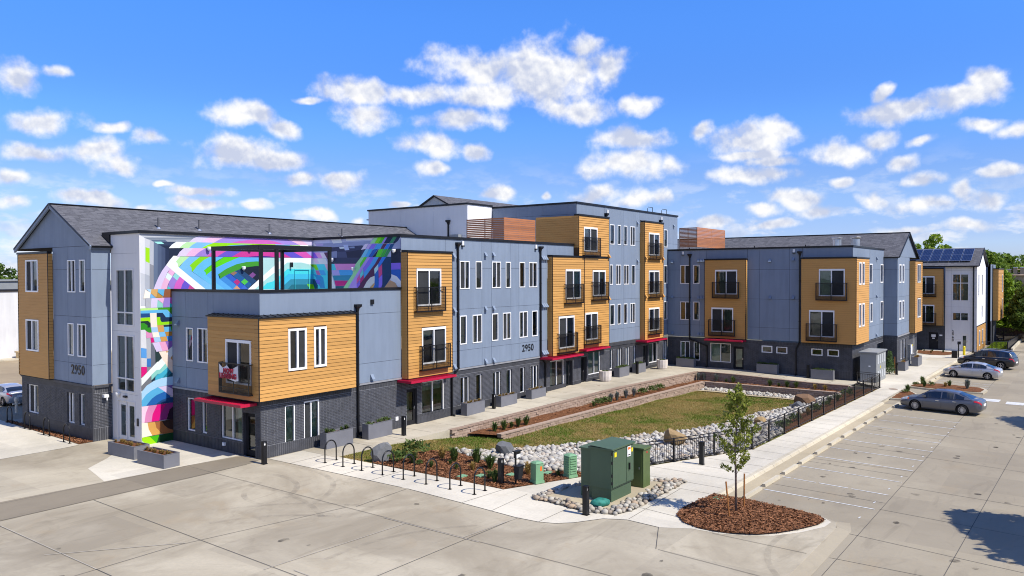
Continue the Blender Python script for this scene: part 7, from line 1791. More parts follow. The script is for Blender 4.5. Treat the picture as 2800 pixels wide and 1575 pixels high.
b = MB(); b.box(3.57, 3.63, -12.78, -12.72, 0.0, 1.42); C_(b, BLACKM, 'post', t); b = MB(); b.box(3.42, 3.74, -12.92, -12.785, 1.18, 1.45); b.box(3.38, 3.78, -12.96, -12.75, 1.45, 1.49); C_(b, BLACKM, 'dispenser', t); b = MB(); b.box(3.44, 3.72, -12.926, -12.921, 1.2, 1.34); C_(b, PAPER, 'dispenser_sign', t)
b = MB(); b.add([(3.46, -13.0, .28), (3.74, -13.0, .28), (3.74, -12.785, .28), (3.46, -12.785, .28), (3.42, -13.06, .82), (3.78, -13.06, .82), (3.78, -12.785, .82), (3.42, -12.785, .82)], [(3, 2, 1, 0), (0, 1, 5, 4), (1, 2, 6, 5), (2, 3, 7, 6), (3, 0, 4, 7), (4, 5, 6, 7)], BLACKF); C_(b, None, 'bin', t); b = MB(); b.box(3.40, 3.80, -13.08, -12.78, .82, .86); C_(b, BLACKM, 'bin_lid', t)
# sandbag slumped against the pad
bm = bmesh.new(); bmesh.ops.create_icosphere(bm, subdivisions=3, radius=0.5); rg = random.Random(2)
for v in bm.verts:
    f = 1+0.05*math.sin(v.co.x*14+v.co.y*9)+0.04*math.sin(v.co.z*20+v.co.x*8); n = 0.75 if v.co.x > 0.36 else 1
    v.co = Vector((v.co.x*0.85*f, v.co.y*0.5*f*n, max(-.12, v.co.z*0.36*f*n)))
for f in bm.faces: f.smooth = True
me = bpy.data.meshes.new('sandbag'); bm.to_mesh(me); bm.free(); me.materials.append(DARKTEAL); o = link('sandbag', me, None, (2.85, -17.35, 0.2), R(-30)); tag(o, 'dark teal sandbag slumped at the foot of the green cabinet', 'sandbag')
t = thing('electrical_cabinet', 'tall light grey electrical cabinet at the end of the shaded wing', 'utility cabinet', (46.1, -18.3, 0))
C_(MB().box(45.9, 49.6, -18.55, -17.3, 0.0, 2.42), CABGREY, par=t); C_(MB().box(45.8, 49.7, -18.65, -17.2, 2.42, 2.52), CABGREY, 'lid', t)
for k in range(4): C_(MB().box(46.25+k*.82, 46.85+k*.82, -18.57, -18.552, 1.5, 2.25), M('grey_meter_door', (0.40, .42, .43)), 'meter_door', t); C_(MB().box(46.25+k*.82, 46.85+k*.82, -18.57, -18.552, 0.3, 0.9), M('grey_meter_door'), 'meter_door', t)
C_(MB().box(47.3, 47.5, -18.575, -18.57, 1.1, 1.3), YELLOWP, 'warning_label', t); C_(MB().box(45.885, 45.898, -18.1, -17.95, 1.3, 1.4), PAPER, 'warning_label', t)
t = thing('utility_meter', 'grey and white utility meter standing by the far gable windows', 'utility meter', (62.6, -18.2, 0)); C_(MB().box(62.4, 62.7, -18.35, -18.1, 0, 1.9), CABGREY, 'post', t); C_(MB().box(62.3, 63.0, -18.45, -18.352, 1.0, 1.9), LAMPW, 'meter_box', t); C_(MB().box(62.8, 63.0, -18.47, -18.452, 1.75, 1.95), YELLOWP, 'warning_label', t)
for x, y, lb in ((43.0, -20.35, 'round brown manhole cover in the sidewalk by the fence end'), (29.5, -1.9, 'small round drain cover in the patio')):
    b = MB(); b.lathe([(0.32 if x > 40 else .12, 0.0), (0.32 if x > 40 else .12, 0.008)], 20, M('rust_iron', (0.25, 0.17, 0.12)), (x, y, (0.012 if x > 40 else zpat(x, y)+.018))); o = obj('manhole_cover', b); tag(o, lb, 'manhole cover')
t = thing('parcel_post', 'black key post and bin by the entry island', 'post box', (71.5, -21.5, 0)); C_(MB().box(71.4, 71.5, -21.55, -21.45, 0, 1.7).box(71.3, 71.6, -21.7, -21.4, 1.45, 1.75), BLACKM, 'post', t); C_(MB().box(71.0, 71.6, -21.4, -20.9, 0, .75), BLACKM, 'bin', t)
b = MB(); b.lathe([(0.13, 0), (0.13, .9), (.08, .98)], 14, YELLOWP, (75.2, -21.6, 0.01)); tag(obj('yellow_bollard', b), 'yellow safety bollard behind the black suv', 'bollard')
# banner tied to the box balcony, lettering in red
t = thing('banner', 'white hanging banner reading NOW LEASING in red letters on the lobby balcony', 'banner', (-0.62, 1.0, 4.5))
XB = ('x', -0.65); top = [(2.45, 4.62), (2.1, 4.42), (1.78, 4.56), (1.45, 4.34), (1.1, 4.5), (0.85, 4.58)]; bot = [(2.38, 3.95), (2.0, 4.0), (1.7, 3.9), (1.4, 3.86), (1.1, 3.8), (0.8, 3.86)]
b = MB()
for i in range(5):
    d0, d1 = 0.02*(i % 2), 0.02*((i+1) % 2); v = [pt(XB, bot[i][0], bot[i][1], d0), pt(XB, bot[i+1][0], bot[i+1][1], d1), pt(XB, top[i+1][0], top[i+1][1], d1), pt(XB, top[i][0], top[i][1], d0)]
    b.add(v, [(0, 1, 2, 3)], M('banner_cloth', (0.7, .7, .72), .85))
C_(b, None, 'cloth', t)
RB = M('red_lettering', (0.28, 0.012, 0.035), .7)
o = text_on(t, XB, 'NOW', 2.02, 4.2, 0.3, 0.034, RB, 'lettering', bold=0.05); o = text_on(t, XB, 'LEASING', 2.36, 3.93, 0.34, 0.034, RB, 'lettering', bold=0.05)

# tyre scuffs and drips on the paving
mb = MB()
def arc(mb, c, r, a0, a1, w, z, mat):
    n = 16
    for i in range(n):
        a, b = R(a0+(a1-a0)*i/n), R(a0+(a1-a0)*(i+1)/n)
        mb.add([(c[0]+(r-w/2)*math.cos(a), c[1]+(r-w/2)*math.sin(a), z), (c[0]+(r+w/2)*math.cos(a), c[1]+(r+w/2)*math.sin(a), z), (c[0]+(r+w/2)*math.cos(b), c[1]+(r+w/2)*math.sin(b), z), (c[0]+(r-w/2)*math.cos(b), c[1]+(r-w/2)*math.sin(b), z)], [(0, 1, 2, 3)], mat)
for c, r, a0, a1, w in (((-4.6, -3.4), 3.2, -70, 15, .26), ((-4.6, -3.4), 4.7, -75, 5, .26), ((-2.2, -6.0), 2.4, 100, 190, .22), ((-9, -12), 5.5, 20, 70, .22), ((-9, -12), 7.0, 15, 65, .22), ((-6, -19), 6.0, 40, 100, .2), ((3.0, -29), 5, 80, 140, .2), ((-12, -5), 9, -30, 10, .24)):
    arc(mb, c, r, a0, a1, w, 0.019, TYRE)
o = struct('tyre_marks', mb)
mb = MB(); rg = random.Random(77)
for k in range(46):
    if k < 18: x, y, z = 8.6+2.45*(k % 9)+rg.uniform(-.5, .5), rg.uniform(-24.8, -22.4), LOTZ+.012
    elif k < 32: x, y, z = rg.uniform(4, 34), rg.uniform(-31, -26.5), LOTZ+.012
    else: x, y, z = rg.uniform(-14, 0), rg.uniform(-22, -3), .02
    s = rg.uniform(.06, .2); mb.add([(x+s*rg.uniform(.6, 1.2)*math.cos(i*.785), y+s*rg.uniform(.5, 1.1)*math.sin(i*.785), z) for i in range(8)], [tuple(range(8))], OIL)
struct('oil_drips', mb)

# ------------------------------------------------------------------ cars: lofted body, cabin, glass, wheels
def car_paint(name, rgb, metal=0.35):
    t = NT(name); t.col(t.mix(t.rng(t.noise(0.7, 3), .3, .7), tuple(c*.92 for c in rgb), rgb)); t.b.inputs['Coat Weight'].default_value = 0.7; t.b.inputs['Coat Roughness'].default_value = 0.06
    return t.fin(0.34, 0.5, metal)
def lerp_tab(tab, x):
    for (a, *p), (b, *q) in zip(tab, tab[1:]):
        if a <= x <= b:
            t = (x-a)/(b-a); t = t*t*(3-2*t)*0.5+t*0.5; return [u+(v-u)*t for u, v in zip(p, q)]
    return list(tab[-1][1:]) if x > tab[-1][0] else list(tab[0][1:])
def car(label, loc, rz, paint, S, name='parked_car', rim_spokes=10, rails=False):
    """S: body table (x, top z, half width, bottom z), roof table (x, roof z, half width top), belt z fn, wheels"""
    root = thing(name, label, 'car', loc, rz, 'cars parked in the stalls')
    xs = np.linspace(S['body'][0][0], S['body'][-1][0], 46); sec = []
    for x in xs:
        zt, w, zb = lerp_tab(S['body'], x)
        sec.append([(x, y*w, z) for y, z in ((0, zt+.025), (.45, zt+.02), (.78, zt-.005), (.91, zt-.045), (.975, zt-.14), (1.0, zt-.28 if zt-.28 > zb+.3 else (zt+zb)/2+.1), (.995, (zt*.35+zb*.65)), (.965, zb+.10), (.88, zb))])
    n = 9; V = []; F = []
    for s in sec:
        V += s + [(x, -y, z) for x, y, z in s[::-1] if y > 0]
    m = 2*n-1
    for i in range(len(sec)-1):
        for k in range(m): F.append((i*m+k, (i+1)*m+k, (i+1)*m+(k+1) % m, i*m+(k+1) % m))
    F += [tuple(range(m)), tuple(reversed(range((len(sec)-1)*m, len(sec)*m)))]
    me = bpy.data.meshes.new('body'); me.from_pydata(V, [], F); me.materials.append(paint); me.materials.append(BLACKF); me.update()
    bo = bpy.data.objects.new('body', me); COL.objects.link(bo)
    cut = MB()
    for wx in S['wheels']:
        for sd in (-1, 1):
            p = MB(); w_ = S['half']
            cut.tube([(wx, sd*(w_-.34), S['r']), (wx, sd*(w_+.3), S['r'])], S['r']+.055, 28, BLACKF)
    co = bpy.data.objects.new('arch_cut', mesh_of(cut, 'arch_cut')); COL.objects.link(co)
    md = bo.modifiers.new('b', 'BOOLEAN'); md.operation = 'DIFFERENCE'; md.object = co; md.solver = 'EXACT'
    dg = bpy.context.evaluated_depsgraph_get(); nm = bpy.data.meshes.new_from_object(bo.evaluated_get(dg))
    bpy.data.objects.remove(co); bo.modifiers.clear()
    if len(nm.polygons) > 200: bo.data = nm
    bo.data.polygons.foreach_set('use_smooth', [True]*len(bo.data.polygons)); bo.parent = root
    try: bo.data.set_sharp_from_angle(angle=R(38))
    except Exception: pass
    # cabin
    x0, x1 = S['roof'][0][0], S['roof'][-1][0]; cx = sorted(set(list(np.linspace(x0, x1, 34))+[r[0] for r in S['roof']]))
    def cs(x):
        zr, wt = lerp_tab(S['roof'], x); zb_, wb, _ = lerp_tab(S['body'], x); zb_ -= .03; wb *= .93; zr = max(zr, zb_+.012)
        k = min(1, (zr-zb_)/.35); wt = wb+(wt-wb)*k
        return zr, wt, zb_, wb
    rows = []
    for x in cx:
        zr, wt, zb_, wb = cs(x); e = min(.07, (zr-zb_)*.3)
        rows.append([(x, 0, zr), (x, wt*.6, zr-.012), (x, wt*.9, zr-e*.5), (x, wt, zr-e), (x, wb, zb_)])
    c = MB(); vs = []
    for r_ in rows: vs += r_ + [(x, -y, z) for x, y, z in r_[:0:-1]]
    m = 9; c.add(vs, [(i*m+k, (i+1)*m+k, (i+1)*m+k+1, i*m+k+1) for i in range(len(rows)-1) for k in range(4)] + [(i*m+k, (i+1)*m+k, (i+1)*m+(k+1) % m, i*m+(k+1) % m) for i in range(len(rows)-1) for k in range(5, 9)], paint)
    obj('cabin', c, root, smooth=True, local=True)
    def side_glass(xa, xb, nm_):
        for sd in (1, -1):
            g = MB(); X = np.linspace(xa, xb, 9); vv = []
            for x in X:
                zr, wt, zb_, wb = cs(x); e = min(.07, (zr-zb_)*.3); hi = Vector((x, wt, zr-e)); lo = Vector((x, wb, zb_)); o_ = Vector((0, .008, .004))
                for t_ in (.06, .9):
                    q = lo.lerp(hi, t_)+o_; vv.append((q.x, q.y*sd, q.z))
            g.add(vv, [(2*i, 2*i+2, 2*i+3, 2*i+1) for i in range(8)], CARGLASS); obj(nm_, g, root, local=True)
    for a, b in S['side']: side_glass(a, b, 'side_window')
    for a, b, nm_ in S['ends']:
        g = MB(); vv = []
        for x in np.linspace(a, b, 8):
            zr, wt, zb_, wb = cs(x); e = min(.07, (zr-zb_)*.3)
            for y, dz in ((-.93, e*.62), (-.6, .012), (0, 0), (.6, .012), (.93, e*.62)): vv.append((x, wt*y, zr-dz+.009))
        g.add(vv, [(5*i+k, 5*i+5+k, 5*i+6+k, 5*i+1+k) for i in range(7) for k in range(4)], CARGLASS); obj(nm_, g, root, local=True)
    # wheels
    for wx in S['wheels']:
        for sd in (-1, 1):
            y = sd*(S['half']-.035); r_ = S['r']; ty = MB(); vs = []; prof = [(r_*.66, .10), (r_*.88, .115), (r_*.97, .09), (r_, .05), (r_, -.05), (r_*.97, -.09), (r_*.66, -.1)]; n = 28
            for rr, yy in prof:
                for k in range(n): vs.append((wx+rr*math.cos(6.2832*k/n), y+sd*yy-sd*.06, r_+rr*math.sin(6.2832*k/n)))
            ty.add(vs, [(i*n+k, i*n+(k+1) % n, (i+1)*n+(k+1) % n, (i+1)*n+k) for i in range(len(prof)-1) for k in range(n)], RUBBER)
            w_ = obj('wheel', ty, root, smooth=True, local=True)
            rm = MB(); yo = y+sd*.012; rr = r_*.67
            rm.tube([(wx, yo-sd*.12, r_), (wx, yo-sd*.06, r_)], rr, 24, BLACKF)
            for k in range(n):
                a0, a1 = 6.2832*k/n, 6.2832*(k+1)/n; P_ = [(wx+q*math.cos(a_), yo+sd*.01, r_+q*math.sin(a_)) for a_ in (a0, a1) for q in (rr*.9, rr)]
                rm.add(P_, [(0, 1, 3, 2)], RIM)
            for k in range(rim_spokes):
                a_ = 6.2832*k/rim_spokes; d_ = Vector((math.cos(a_), 0, math.sin(a_))); cn = Vector((wx, yo, r_)); rm.bar(cn+d_*rr*.1, cn+d_*rr*.93, .02+.16/rim_spokes, .025, RIM)
            rm.tube([(wx, yo-sd*.02, r_), (wx, yo+sd*.02, r_)], rr*.2, 12, RIM); obj('rim', rm, w_, local=True)
    # lamps on the body surface
    def patch(xa, xb, ka, kb, mat, nm_, off=.012):
        for sd in (1, -1):
            g = MB(); vv = []
            for x in np.linspace(xa, xb, 5):
                i = (x-xs[0])/(xs[-1]-xs[0])*45; i0 = min(44, int(i)); f = i-i0
                for k in range(ka, kb+1):
                    p = Vector(sec[i0][k]).lerp(Vector(sec[i0+1][k]), f); vv.append((p.x+(off if x > 0 else -off), (p.y+off)*sd, p.z+off*.6))
            w_ = kb-ka+1; g.add(vv, [(i*w_+k, (i+1)*w_+k, (i+1)*w_+k+1, i*w_+k+1) for i in range(4) for k in range(kb-ka)], mat); obj(nm_, g, root, local=True)
    f_, r_ = xs[-1], xs[0]
    patch(f_-.62, f_-.14, 2, 4, M('headlamp_lens', (.55, .57, .58), .08, .8), 'headlight'); patch(f_-.7, f_-.6, 3, 4, ORANGE, 'indicator'); patch(r_+.02, r_+.42, 3, 4, REDL, 'taillight')
    for hx in S['handles']:
        for sd in (1, -1):
            zt, w, zb = lerp_tab(S['body'], hx); g = MB(); g.box(hx-.1, hx+.1, sd*(w*.985), sd*(w*.985+.035), zt-.2, zt-.165); obj('door_handle', g, root, [CHROME], local=True)
    for sd in (1, -1):
        zr, wt, zb_, wb = cs(S['mirror']); g = MB(); g.box(S['mirror']-.08, S['mirror']+.08, sd*(wb+.03), sd*(wb+.2), zb_+.03, zb_+.17); obj('mirror', g, root, [paint], local=True)
        s_ = MB()
        for dx in S['seams']:
            zt, w, zb = lerp_tab(S['body'], dx); s_.add([(dx-.006, sd*(w*1.003), zb+.15), (dx+.006, sd*(w*1.003), zb+.15), (dx+.006, sd*(w*1.003), zt-.26), (dx-.006, sd*(w*1.003), zt-.26)], [(0, 1, 2, 3)], BLACKF)
        obj('door_seam', s_, root, local=True)
        if rails:
            q = [(x, sd*.58, cs(x)[0]+.045) for x in np.linspace(S['roof'][2][0], S['roof'][-3][0], 8)]; obj('roof_rail', MB().tube(q, .022, 6, CHROME), root, local=True)
            q = [(x, sd*(cs(x)[3]+.012), cs(x)[2]+.02) for x in np.linspace(S['side'][0][0], S['side'][-1][1], 8)]; obj('belt_trim', MB().tube(q, .012, 6, CHROME), root, local=True)
    zt, w, zb = lerp_tab(S['body'], r_+.02); g = MB(); g.box(r_-.02, r_+.01, -.26, .26, .62, .76); obj('number_plate', g, root, [PAPER], local=True)
    zt, w, zb = lerp_tab(S['body'], f_-.02); g = MB(); g.box(f_-.02, f_+.012, -.45, .45, .36, .52); obj('grille', g, root, [BLACKF], local=True)
    return root
# sedan, compact sedan, large suv (x forward, origin mid-wheelbase, z=0 at the road)
SED = dict(body=[(-2.46, .80, .55, .42), (-2.40, .95, .74, .28), (-2.15, 1.02, .86, .22), (-1.5, 1.03, .915, .19), (-.6, .98, .925, .18), (.5, .96, .925, .18), (1.15, .94, .915, .18), (1.9, .84, .88, .2), (2.25, .74, .80, .22), (2.42, .64, .66, .27), (2.47, .56, .5, .34)], roof=[(-1.98, 1.02, .6), (-1.45, 1.24, .60), (-.95, 1.42, .62), (-.35, 1.475, .63), (.25, 1.455, .63), (.65, 1.36, .63), (1.05, 1.13, .68), (1.32, .96, .72)], half=.93, r=.335, wheels=(-1.4, 1.4), side=[(-1.5, -.95), (-.88, -.22), (-.14, .92)], ends=[(.62, 1.22, 'windscreen'), (-1.9, -1.15, 'rear_window')], handles=(-.95, .05), seams=(-.18, .95, -1.05), mirror=.82)
COM = dict(SED, body=[(-2.2, .78, .55, .42), (-2.14, .93, .72, .27), (-1.9, 1.0, .80, .22), (-1.3, 1.0, .85, .19), (0, .95, .858, .18), (1.0, .93, .85, .18), (1.7, .82, .82, .2), (2.05, .7, .72, .23), (2.2, .58, .55, .3)], roof=[(-1.75, 1.0, .55), (-1.3, 1.2, .56), (-.85, 1.37, .575), (-.3, 1.42, .58), (.2, 1.40, .58), (.6, 1.29, .59), (1.0, 1.08, .63), (1.22, .945, .66)], half=.86, r=.31, wheels=(-1.33, 1.29), side=[(-1.25, -.22), (-.14, .88)], handles=(-.85, .0), seams=(-.18, .92), mirror=.78)
SUV = dict(SED, body=[(-2.45, .85, .7, .45), (-2.4, 1.08, .84, .32), (-2.1, 1.14, .95, .28), (-1.0, 1.13, .985, .26), (.6, 1.11, .985, .26), (1.25, 1.09, .97, .26), (2.0, .99, .93, .28), (2.3, .88, .84, .3), (2.45, .7, .66, .36)], roof=[(-2.34, 1.14, .7), (-2.2, 1.45, .7), (-2.0, 1.66, .72), (-1.2, 1.745, .74), (-.2, 1.76, .745), (.35, 1.72, .74), (.75, 1.55, .75), (1.15, 1.27, .79), (1.38, 1.10, .82)], half=.985, r=.375, wheels=(-1.41, 1.41), side=[(-2.02, -1.18), (-1.1, -.25), (-.16, .95)], ends=[(.72, 1.3, 'windscreen'), (-2.32, -2.08, 'rear_window')], handles=(-1.0, .05), seams=(-.2, 1.0, -1.1), mirror=.9)
GREYPAINT = car_paint('graphite_car_paint', (.105, .11, .13)); SILVER = car_paint('silver_car_paint', (.50, .51, .54), .5); BLACKPAINT = car_paint('black_car_paint', (.012, .014, .02), .2)
car('dark grey four-door sedan parked nose in, nearest of the parked cars', (35.05, -24.75, LOTZ+.01), R(82), GREYPAINT, SED, rim_spokes=14)
car('silver compact sedan parked between the grey sedan and the black suv', (55.1, -24.45, LOTZ+.01), R(81.5), SILVER, COM, rim_spokes=7)
car('black seven-seat suv with chrome roof rails, farthest of the row', (64.4, -24.75, LOTZ+.01), R(79), BLACKPAINT, SUV, name='parked_suv', rim_spokes=5, rails=True)
car('silver sedan on the side street, its tail at the gable corner', (0.3, 30.0, LOTZ+.01), R(90), SILVER, COM, rim_spokes=7)

# ------------------------------------------------------------------ trees
def leaves_mesh(name, centers, radii, n, size, mat, seed, flat=.5):
    """leaf quads spread through clumps; lighter on each clump's outside"""
    rg = np.random.default_rng(seed); C = np.asarray(centers, float); Rr = np.asarray(radii, float)
    k = rg.choice(len(C), n, p=(Rr**2)/(Rr**2).sum()); d = rg.normal(size=(n, 3)); d /= np.linalg.norm(d, axis=1)[:, None]; rad = rg.uniform(.25, 1, n)**.45
    p = C[k]+d*(Rr[k]*rad)[:, None]*np.array((1, 1, .8))
    a = rg.normal(size=(n, 3)); a /= np.linalg.norm(a, axis=1)[:, None]; b = np.cross(a, rg.normal(size=(n, 3))); b /= np.linalg.norm(b, axis=1)[:, None]
    s = size*rg.uniform(.6, 1.4, n)[:, None]; v = np.stack([p-a*s, p+b*s*flat, p+a*s, p-b*s*flat], 1)
    me = bpy.data.meshes.new(name); me.from_pydata(v.reshape(-1, 3).tolist(), [], np.arange(4*n).reshape(n, 4).tolist()); me.materials.append(mat)
    ct = rg.random(len(C))*.4
    tone_attr(me, np.clip(ct[k]+rg.uniform(0, .6, n), 0, 1)); return me
def tree(label, loc, h, w, mat, seed, n=5000, name='leafy_tree', size=.22, trunk=None, group=None, crown0=.25, clumps=26):
    rg = random.Random(seed); t = thing(name, label, 'tree', loc, 0, group); m = MB(); r0 = trunk or h*.022
    m.tube([(0, 0, 0), (.1*rg.uniform(-1, 1), .1, h*.3), (.2*rg.uniform(-1, 1), .15, h*.62), (0, 0, h*.9)], [r0, r0*.8, r0*.5, r0*.12], 9)
    cs, rs = [], []
    for i in range(clumps):
        z = h*(crown0+(1-crown0)*((i+.5)/clumps)); f = math.sin(math.pi*min(1, max(.12, ((z/h-crown0)/(1-crown0))*.86+.1))); a = i*2.4+rg.uniform(-.4, .4); q = w*.5*f*rg.uniform(.35, .85)
        c = (math.cos(a)*q, math.sin(a)*q, z*rg.uniform(.93, 1.0)); cs.append(c); rs.append(w*.17*rg.uniform(.7, 1.25)*(.6+.4*f))
        if i % 2 == 0: m.tube([(0, 0, max(.1*h, z-h*.16)), (c[0]*.5, c[1]*.5, z-h*.05), c], [r0*.35, r0*.22, r0*.06], 5)
    obj('trunk', m, t, [BARK], smooth=True, local=True)
    link('crown', leaves_mesh('crown', cs, rs, n, size, mat, seed), t, local=True); return t
# the staked sapling on the island
st_ = thing('young_tree', 'slender young tree with small leaves, staked on the mulch island', 'tree', (5.12, -21.86, .1))
rg = random.Random(21); m = MB(); tp = [(0, 0, 0), (.02, .01, 1.2), (-.03, .03, 2.4), (.03, -.04, 3.6), (-.05, -.1, 4.6)]; m.tube(tp, [.05, .042, .032, .02, .006], 8)
cs, rs = [], []
def trunk_at(z):
    for p, q in zip(tp, tp[1:]):
        if p[2] <= z <= q[2]: return Vector(p).lerp(Vector(q), (z-p[2])/(q[2]-p[2]))
    return Vector(tp[-1])
for i in range(30):
    z = 1.35+3.1*(i/30); a = i*2.39+rg.uniform(-.3, .3); L = (1.4*(1-(z-1.35)/3.9))*rg.uniform(.55, 1.05)*(1.0 if z > 1.8 else .75); b = trunk_at(z); e = b+Vector((math.cos(a)*L*.8, math.sin(a)*L*.8, L*rg.uniform(.45, .95)))
    md = b.lerp(e, .5)+Vector((0, 0, -.04)); m.tube([b, md, e], [.012, .008, .003], 5)
    for s in (.35, .55, .75, .9, 1.0):
        p = b.lerp(e, s); cs.append(tuple(p)); rs.append(.10+.10*rg.random())
for z in (4.2, 4.4, 4.6, 4.75): cs.append((trunk_at(min(z, 4.6)).x+rg.uniform(-.1, .1), rg.uniform(-.2, .05), z)); rs.append(.13)
obj('trunk', m, st_, [BARK], smooth=True, local=True); link('crown', leaves_mesh('crown', cs, rs, 2500, .062, SAPLEAF, 4, .5), st_, local=True)
for x, lb, l in ((4.34, 'orange wooden tree stake left of the sapling', .12), (5.86, 'orange wooden tree stake right of the sapling', -.02)):
    b = MB(); b.tube([(x, -21.9, .05), (x-.02, -21.9+l, 1.38)], .032, 8, WOODSTAKE); tag(obj('tree_stake', b), lb, 'stake', 'tree stakes')
# two street trees across the lot; only their shade reaches the picture
tree('broad street tree south of the lot casting shade near the sapling island', (9.6, -37.0, LOTZ), 9.5, 7.5, LEAF, 31, 9000, 'street_tree', .2, group='street trees south of the lot', crown0=.35)
tree('broad street tree south of the lot casting shade near the grey sedan', (33.5, -37.2, LOTZ), 10.0, 8.0, LEAF, 32, 9000, 'street_tree', .2, group='street trees south of the lot', crown0=.35)
for i, (x, y, h, w) in enumerate(((-2, -52, 10, 8), (18, -50, 9, 8), (47, -51, 11, 9), (62, -50, 10, 8.5))):
    tree('street tree on the far side of the lot, %s from the west' % ORD[i], (x, y, LOTZ), h, w, LEAFY, 90+i, 3500, 'street_tree', .28, group='street trees on the far side of the lot', crown0=.25)
# staked conifer by the electrical cabinet
c_ = thing('conifer_shrub', 'small green conifer tied between two stakes beside the electrical cabinet', 'shrub', (52.9, -18.25, .01)); cs = []; rs = []
rg = random.Random(8)
for i in range(46):
    z = .15+1.9*(i/46); r_ = .48*(1-(z/2.2))**.75; a = i*2.4; cs.append((math.cos(a)*r_*.7, math.sin(a)*r_*.7, z)); rs.append(.10+.16*(1-z/2.2))
link('crown', leaves_mesh('crown', cs, rs, 2200, .055, CONIF, 6, .35), c_, local=True); obj('trunk', MB().tube([(0, 0, 0), (0, 0, 1.9)], [.04, .01], 6), c_, [BARK], local=True)
for x, y, lb in ((53.3, -17.7, 'wooden stake left of the conifer'), (53.5, -18.55, 'wooden stake right of the conifer')):
    b = MB(); b.tube([(x, y, 0), (x, y, 1.5)], .04, 7, WOODSTAKE); tag(obj('tree_stake', b), lb, 'stake', 'conifer stakes')
# trees beyond the buildings
for i, (x, y, h, w, mt, n, lb) in enumerate((
    (103, -11.0, 14.9, 8.5, LEAFY, 7000, 'tall bright green tree left above the solar roof'), (100, -15.2, 14.4, 7.5, LEAFY, 6500, 'tall bright green tree right above the solar roof'),
    (124, -19.5, 12.6, 9, LEAF, 6000, 'leafy tree just right of the white gable peak'), (140, -21.0, 12.2, 11, LEAF, 6000, 'broad green tree above the tan apartments'), (152, -24.6, 13.2, 10, LEAFD, 6000, 'dark green tree at the right picture edge, behind the tan apartments'), (160, -18, 13, 12, LEAFD, 5000, 'dark tree far behind the white gable building'),
    (116, -21.9, 10.0, 4.6, LEAFY, 5500, 'bright green tree between the far bay and the tan apartments'), (99, -26.4, 7.6, 5.4, LEAFD, 6000, 'dark leafy tree in front of the tan apartments'), (104, -23.2, 4.6, 4.4, LEAFY, 4500, 'low bright shrubby tree over the brown fence'), (112, -24.5, 4.2, 4.2, LEAFY, 3500, 'small bright tree beside the grey shed roof'))):
    tree(lb, (x, y, LOTZ), h, w, mt, 50+i, n, size=.3 if x > 110 else .24, group='trees beyond the buildings', crown0=.2)
for i, (x, y, h, w, lb) in enumerate(((22.5, 104, 11.9, 9, 'green tree above the white warehouse roof, beside the gable'), (12, 103, 11.2, 9, 'green tree above the white warehouse at the left edge'), (30, 112, 11.5, 9, 'green tree farther behind the white warehouse'))):
    tree(lb, (x, y, LOTZ), h, w, LEAFD, 80+i, 5000, size=.3, group='trees behind the warehouse', crown0=.2)
# ------------------------------------------------------------------ building 2960
B2_ = thing('apartment_building', 'smaller apartment building numbered 2960 with solar panels on its grey roof', 'building', (80, -19, 0))
X8 = ('x', 80.0)
gh = [(-21.52, -19.83, 5.78, 8.93), (-21.52, -19.85, 3.48, 4.48)]; gd = (-21.45, -20.75, .12, 2.0)
panels(B2_, X8, [-22.3, -21.7, -19.75, -19.12], [0.0, 1.35, 5.1, 6.5, 9.3, 9.92], gh+[gd], WHITEP, gap=.006)
window(B2_, X8, *gh[0], kind='cross', frame=WHITEP, fw=.09, blind=''); window(B2_, X8, *gh[1], kind='slider', frame=WHITEP, fw=.09, blind='', screen=-1)
door(B2_, X8, *gd, inset=.05, mat=WHITEP)
text_on(B2_, X8, '2960', -19.93, 2.1, .38, 0.0, BLACKM, vertical=True)
bricks(B2_, X8, -19.1, -8, 0, 2.86, [(-18.4, -17.45, .08, 2.06)], mort=MORTAR_SHADE); door(B2_, X8, -18.4, -17.45, .08, 2.06, inset=.08, glass=False)
for a0, a1, z0, z1 in ((-18.15, -17.7, 1.5, 1.8), (-18.05, -17.8, 1.3, 1.42), (-18.85, -18.55, 1.65, 1.82)):
    mb = MB(); wbox(mb, X8, a0, a1, z0, z1, -.078 if a1 > -18.5 else 0.0, -.07 if a1 > -18.5 else .01); obj('door_sign', mb, B2_, [PAPER])
bay(B2_, X8, -18.95, -15.4, 2.9, 9.5, .4, [(-18.05, -16.2, 6.6, 8.66), (-18.05, -16.2, 3.2, 5.3)], single=False)
siding(B2_, ('y', -18.95), 79.62, 79.98, 2.9, 9.5, [], .035, False)
panels(B2_, X8, [-15.38, -8], [2.9, 6.4, 9.9], [])
Y8 = ('y', -22.32)
yw = [(81.2, 82.1, 6.3, 8.9), (84.9, 85.8, 6.3, 8.9), (84.9, 85.8, 3.6, 5.2)]
panels(B2_, Y8, [80.02, 84.4, 89.4], [2.95, 5.6, 9.3, 9.9], yw, BRIGHTW, gap=.006); put(B2_, Y8, yw, 'single', fw=.1, blind='')
mb = MB(); mb.add([pt(Y8, a, z, 0) for a, z in ((80.02, 9.9), (89.4, 9.9), (85.0, 11.9))], [(0, 1, 2)], BRIGHTW); obj('gable_panel', mb, B2_)
y1 = [(82, 83, .5, 2.3), (85.3, 86.3, .5, 2.3)]
siding(B2_, Y8, 80.02, 89.4, 0, 2.9, y1, .035, False); put(B2_, Y8, y1, 'single', d=.035, fw=.1, blind='')
obj('ledge', MB().box(80, 89.4, -22.4, -22.33, 2.9, 2.96), B2_, [BLACKM])
roof_obj(B2_, [((79.7, -22.55, 9.86), (85.0, -22.55, 12.02), (85.0, -6, 12.02), (79.7, -6, 9.86)), ((85.0, -22.55, 12.02), (90.2, -22.55, 9.86), (90.2, -6, 9.86), (85.0, -6, 12.02))])
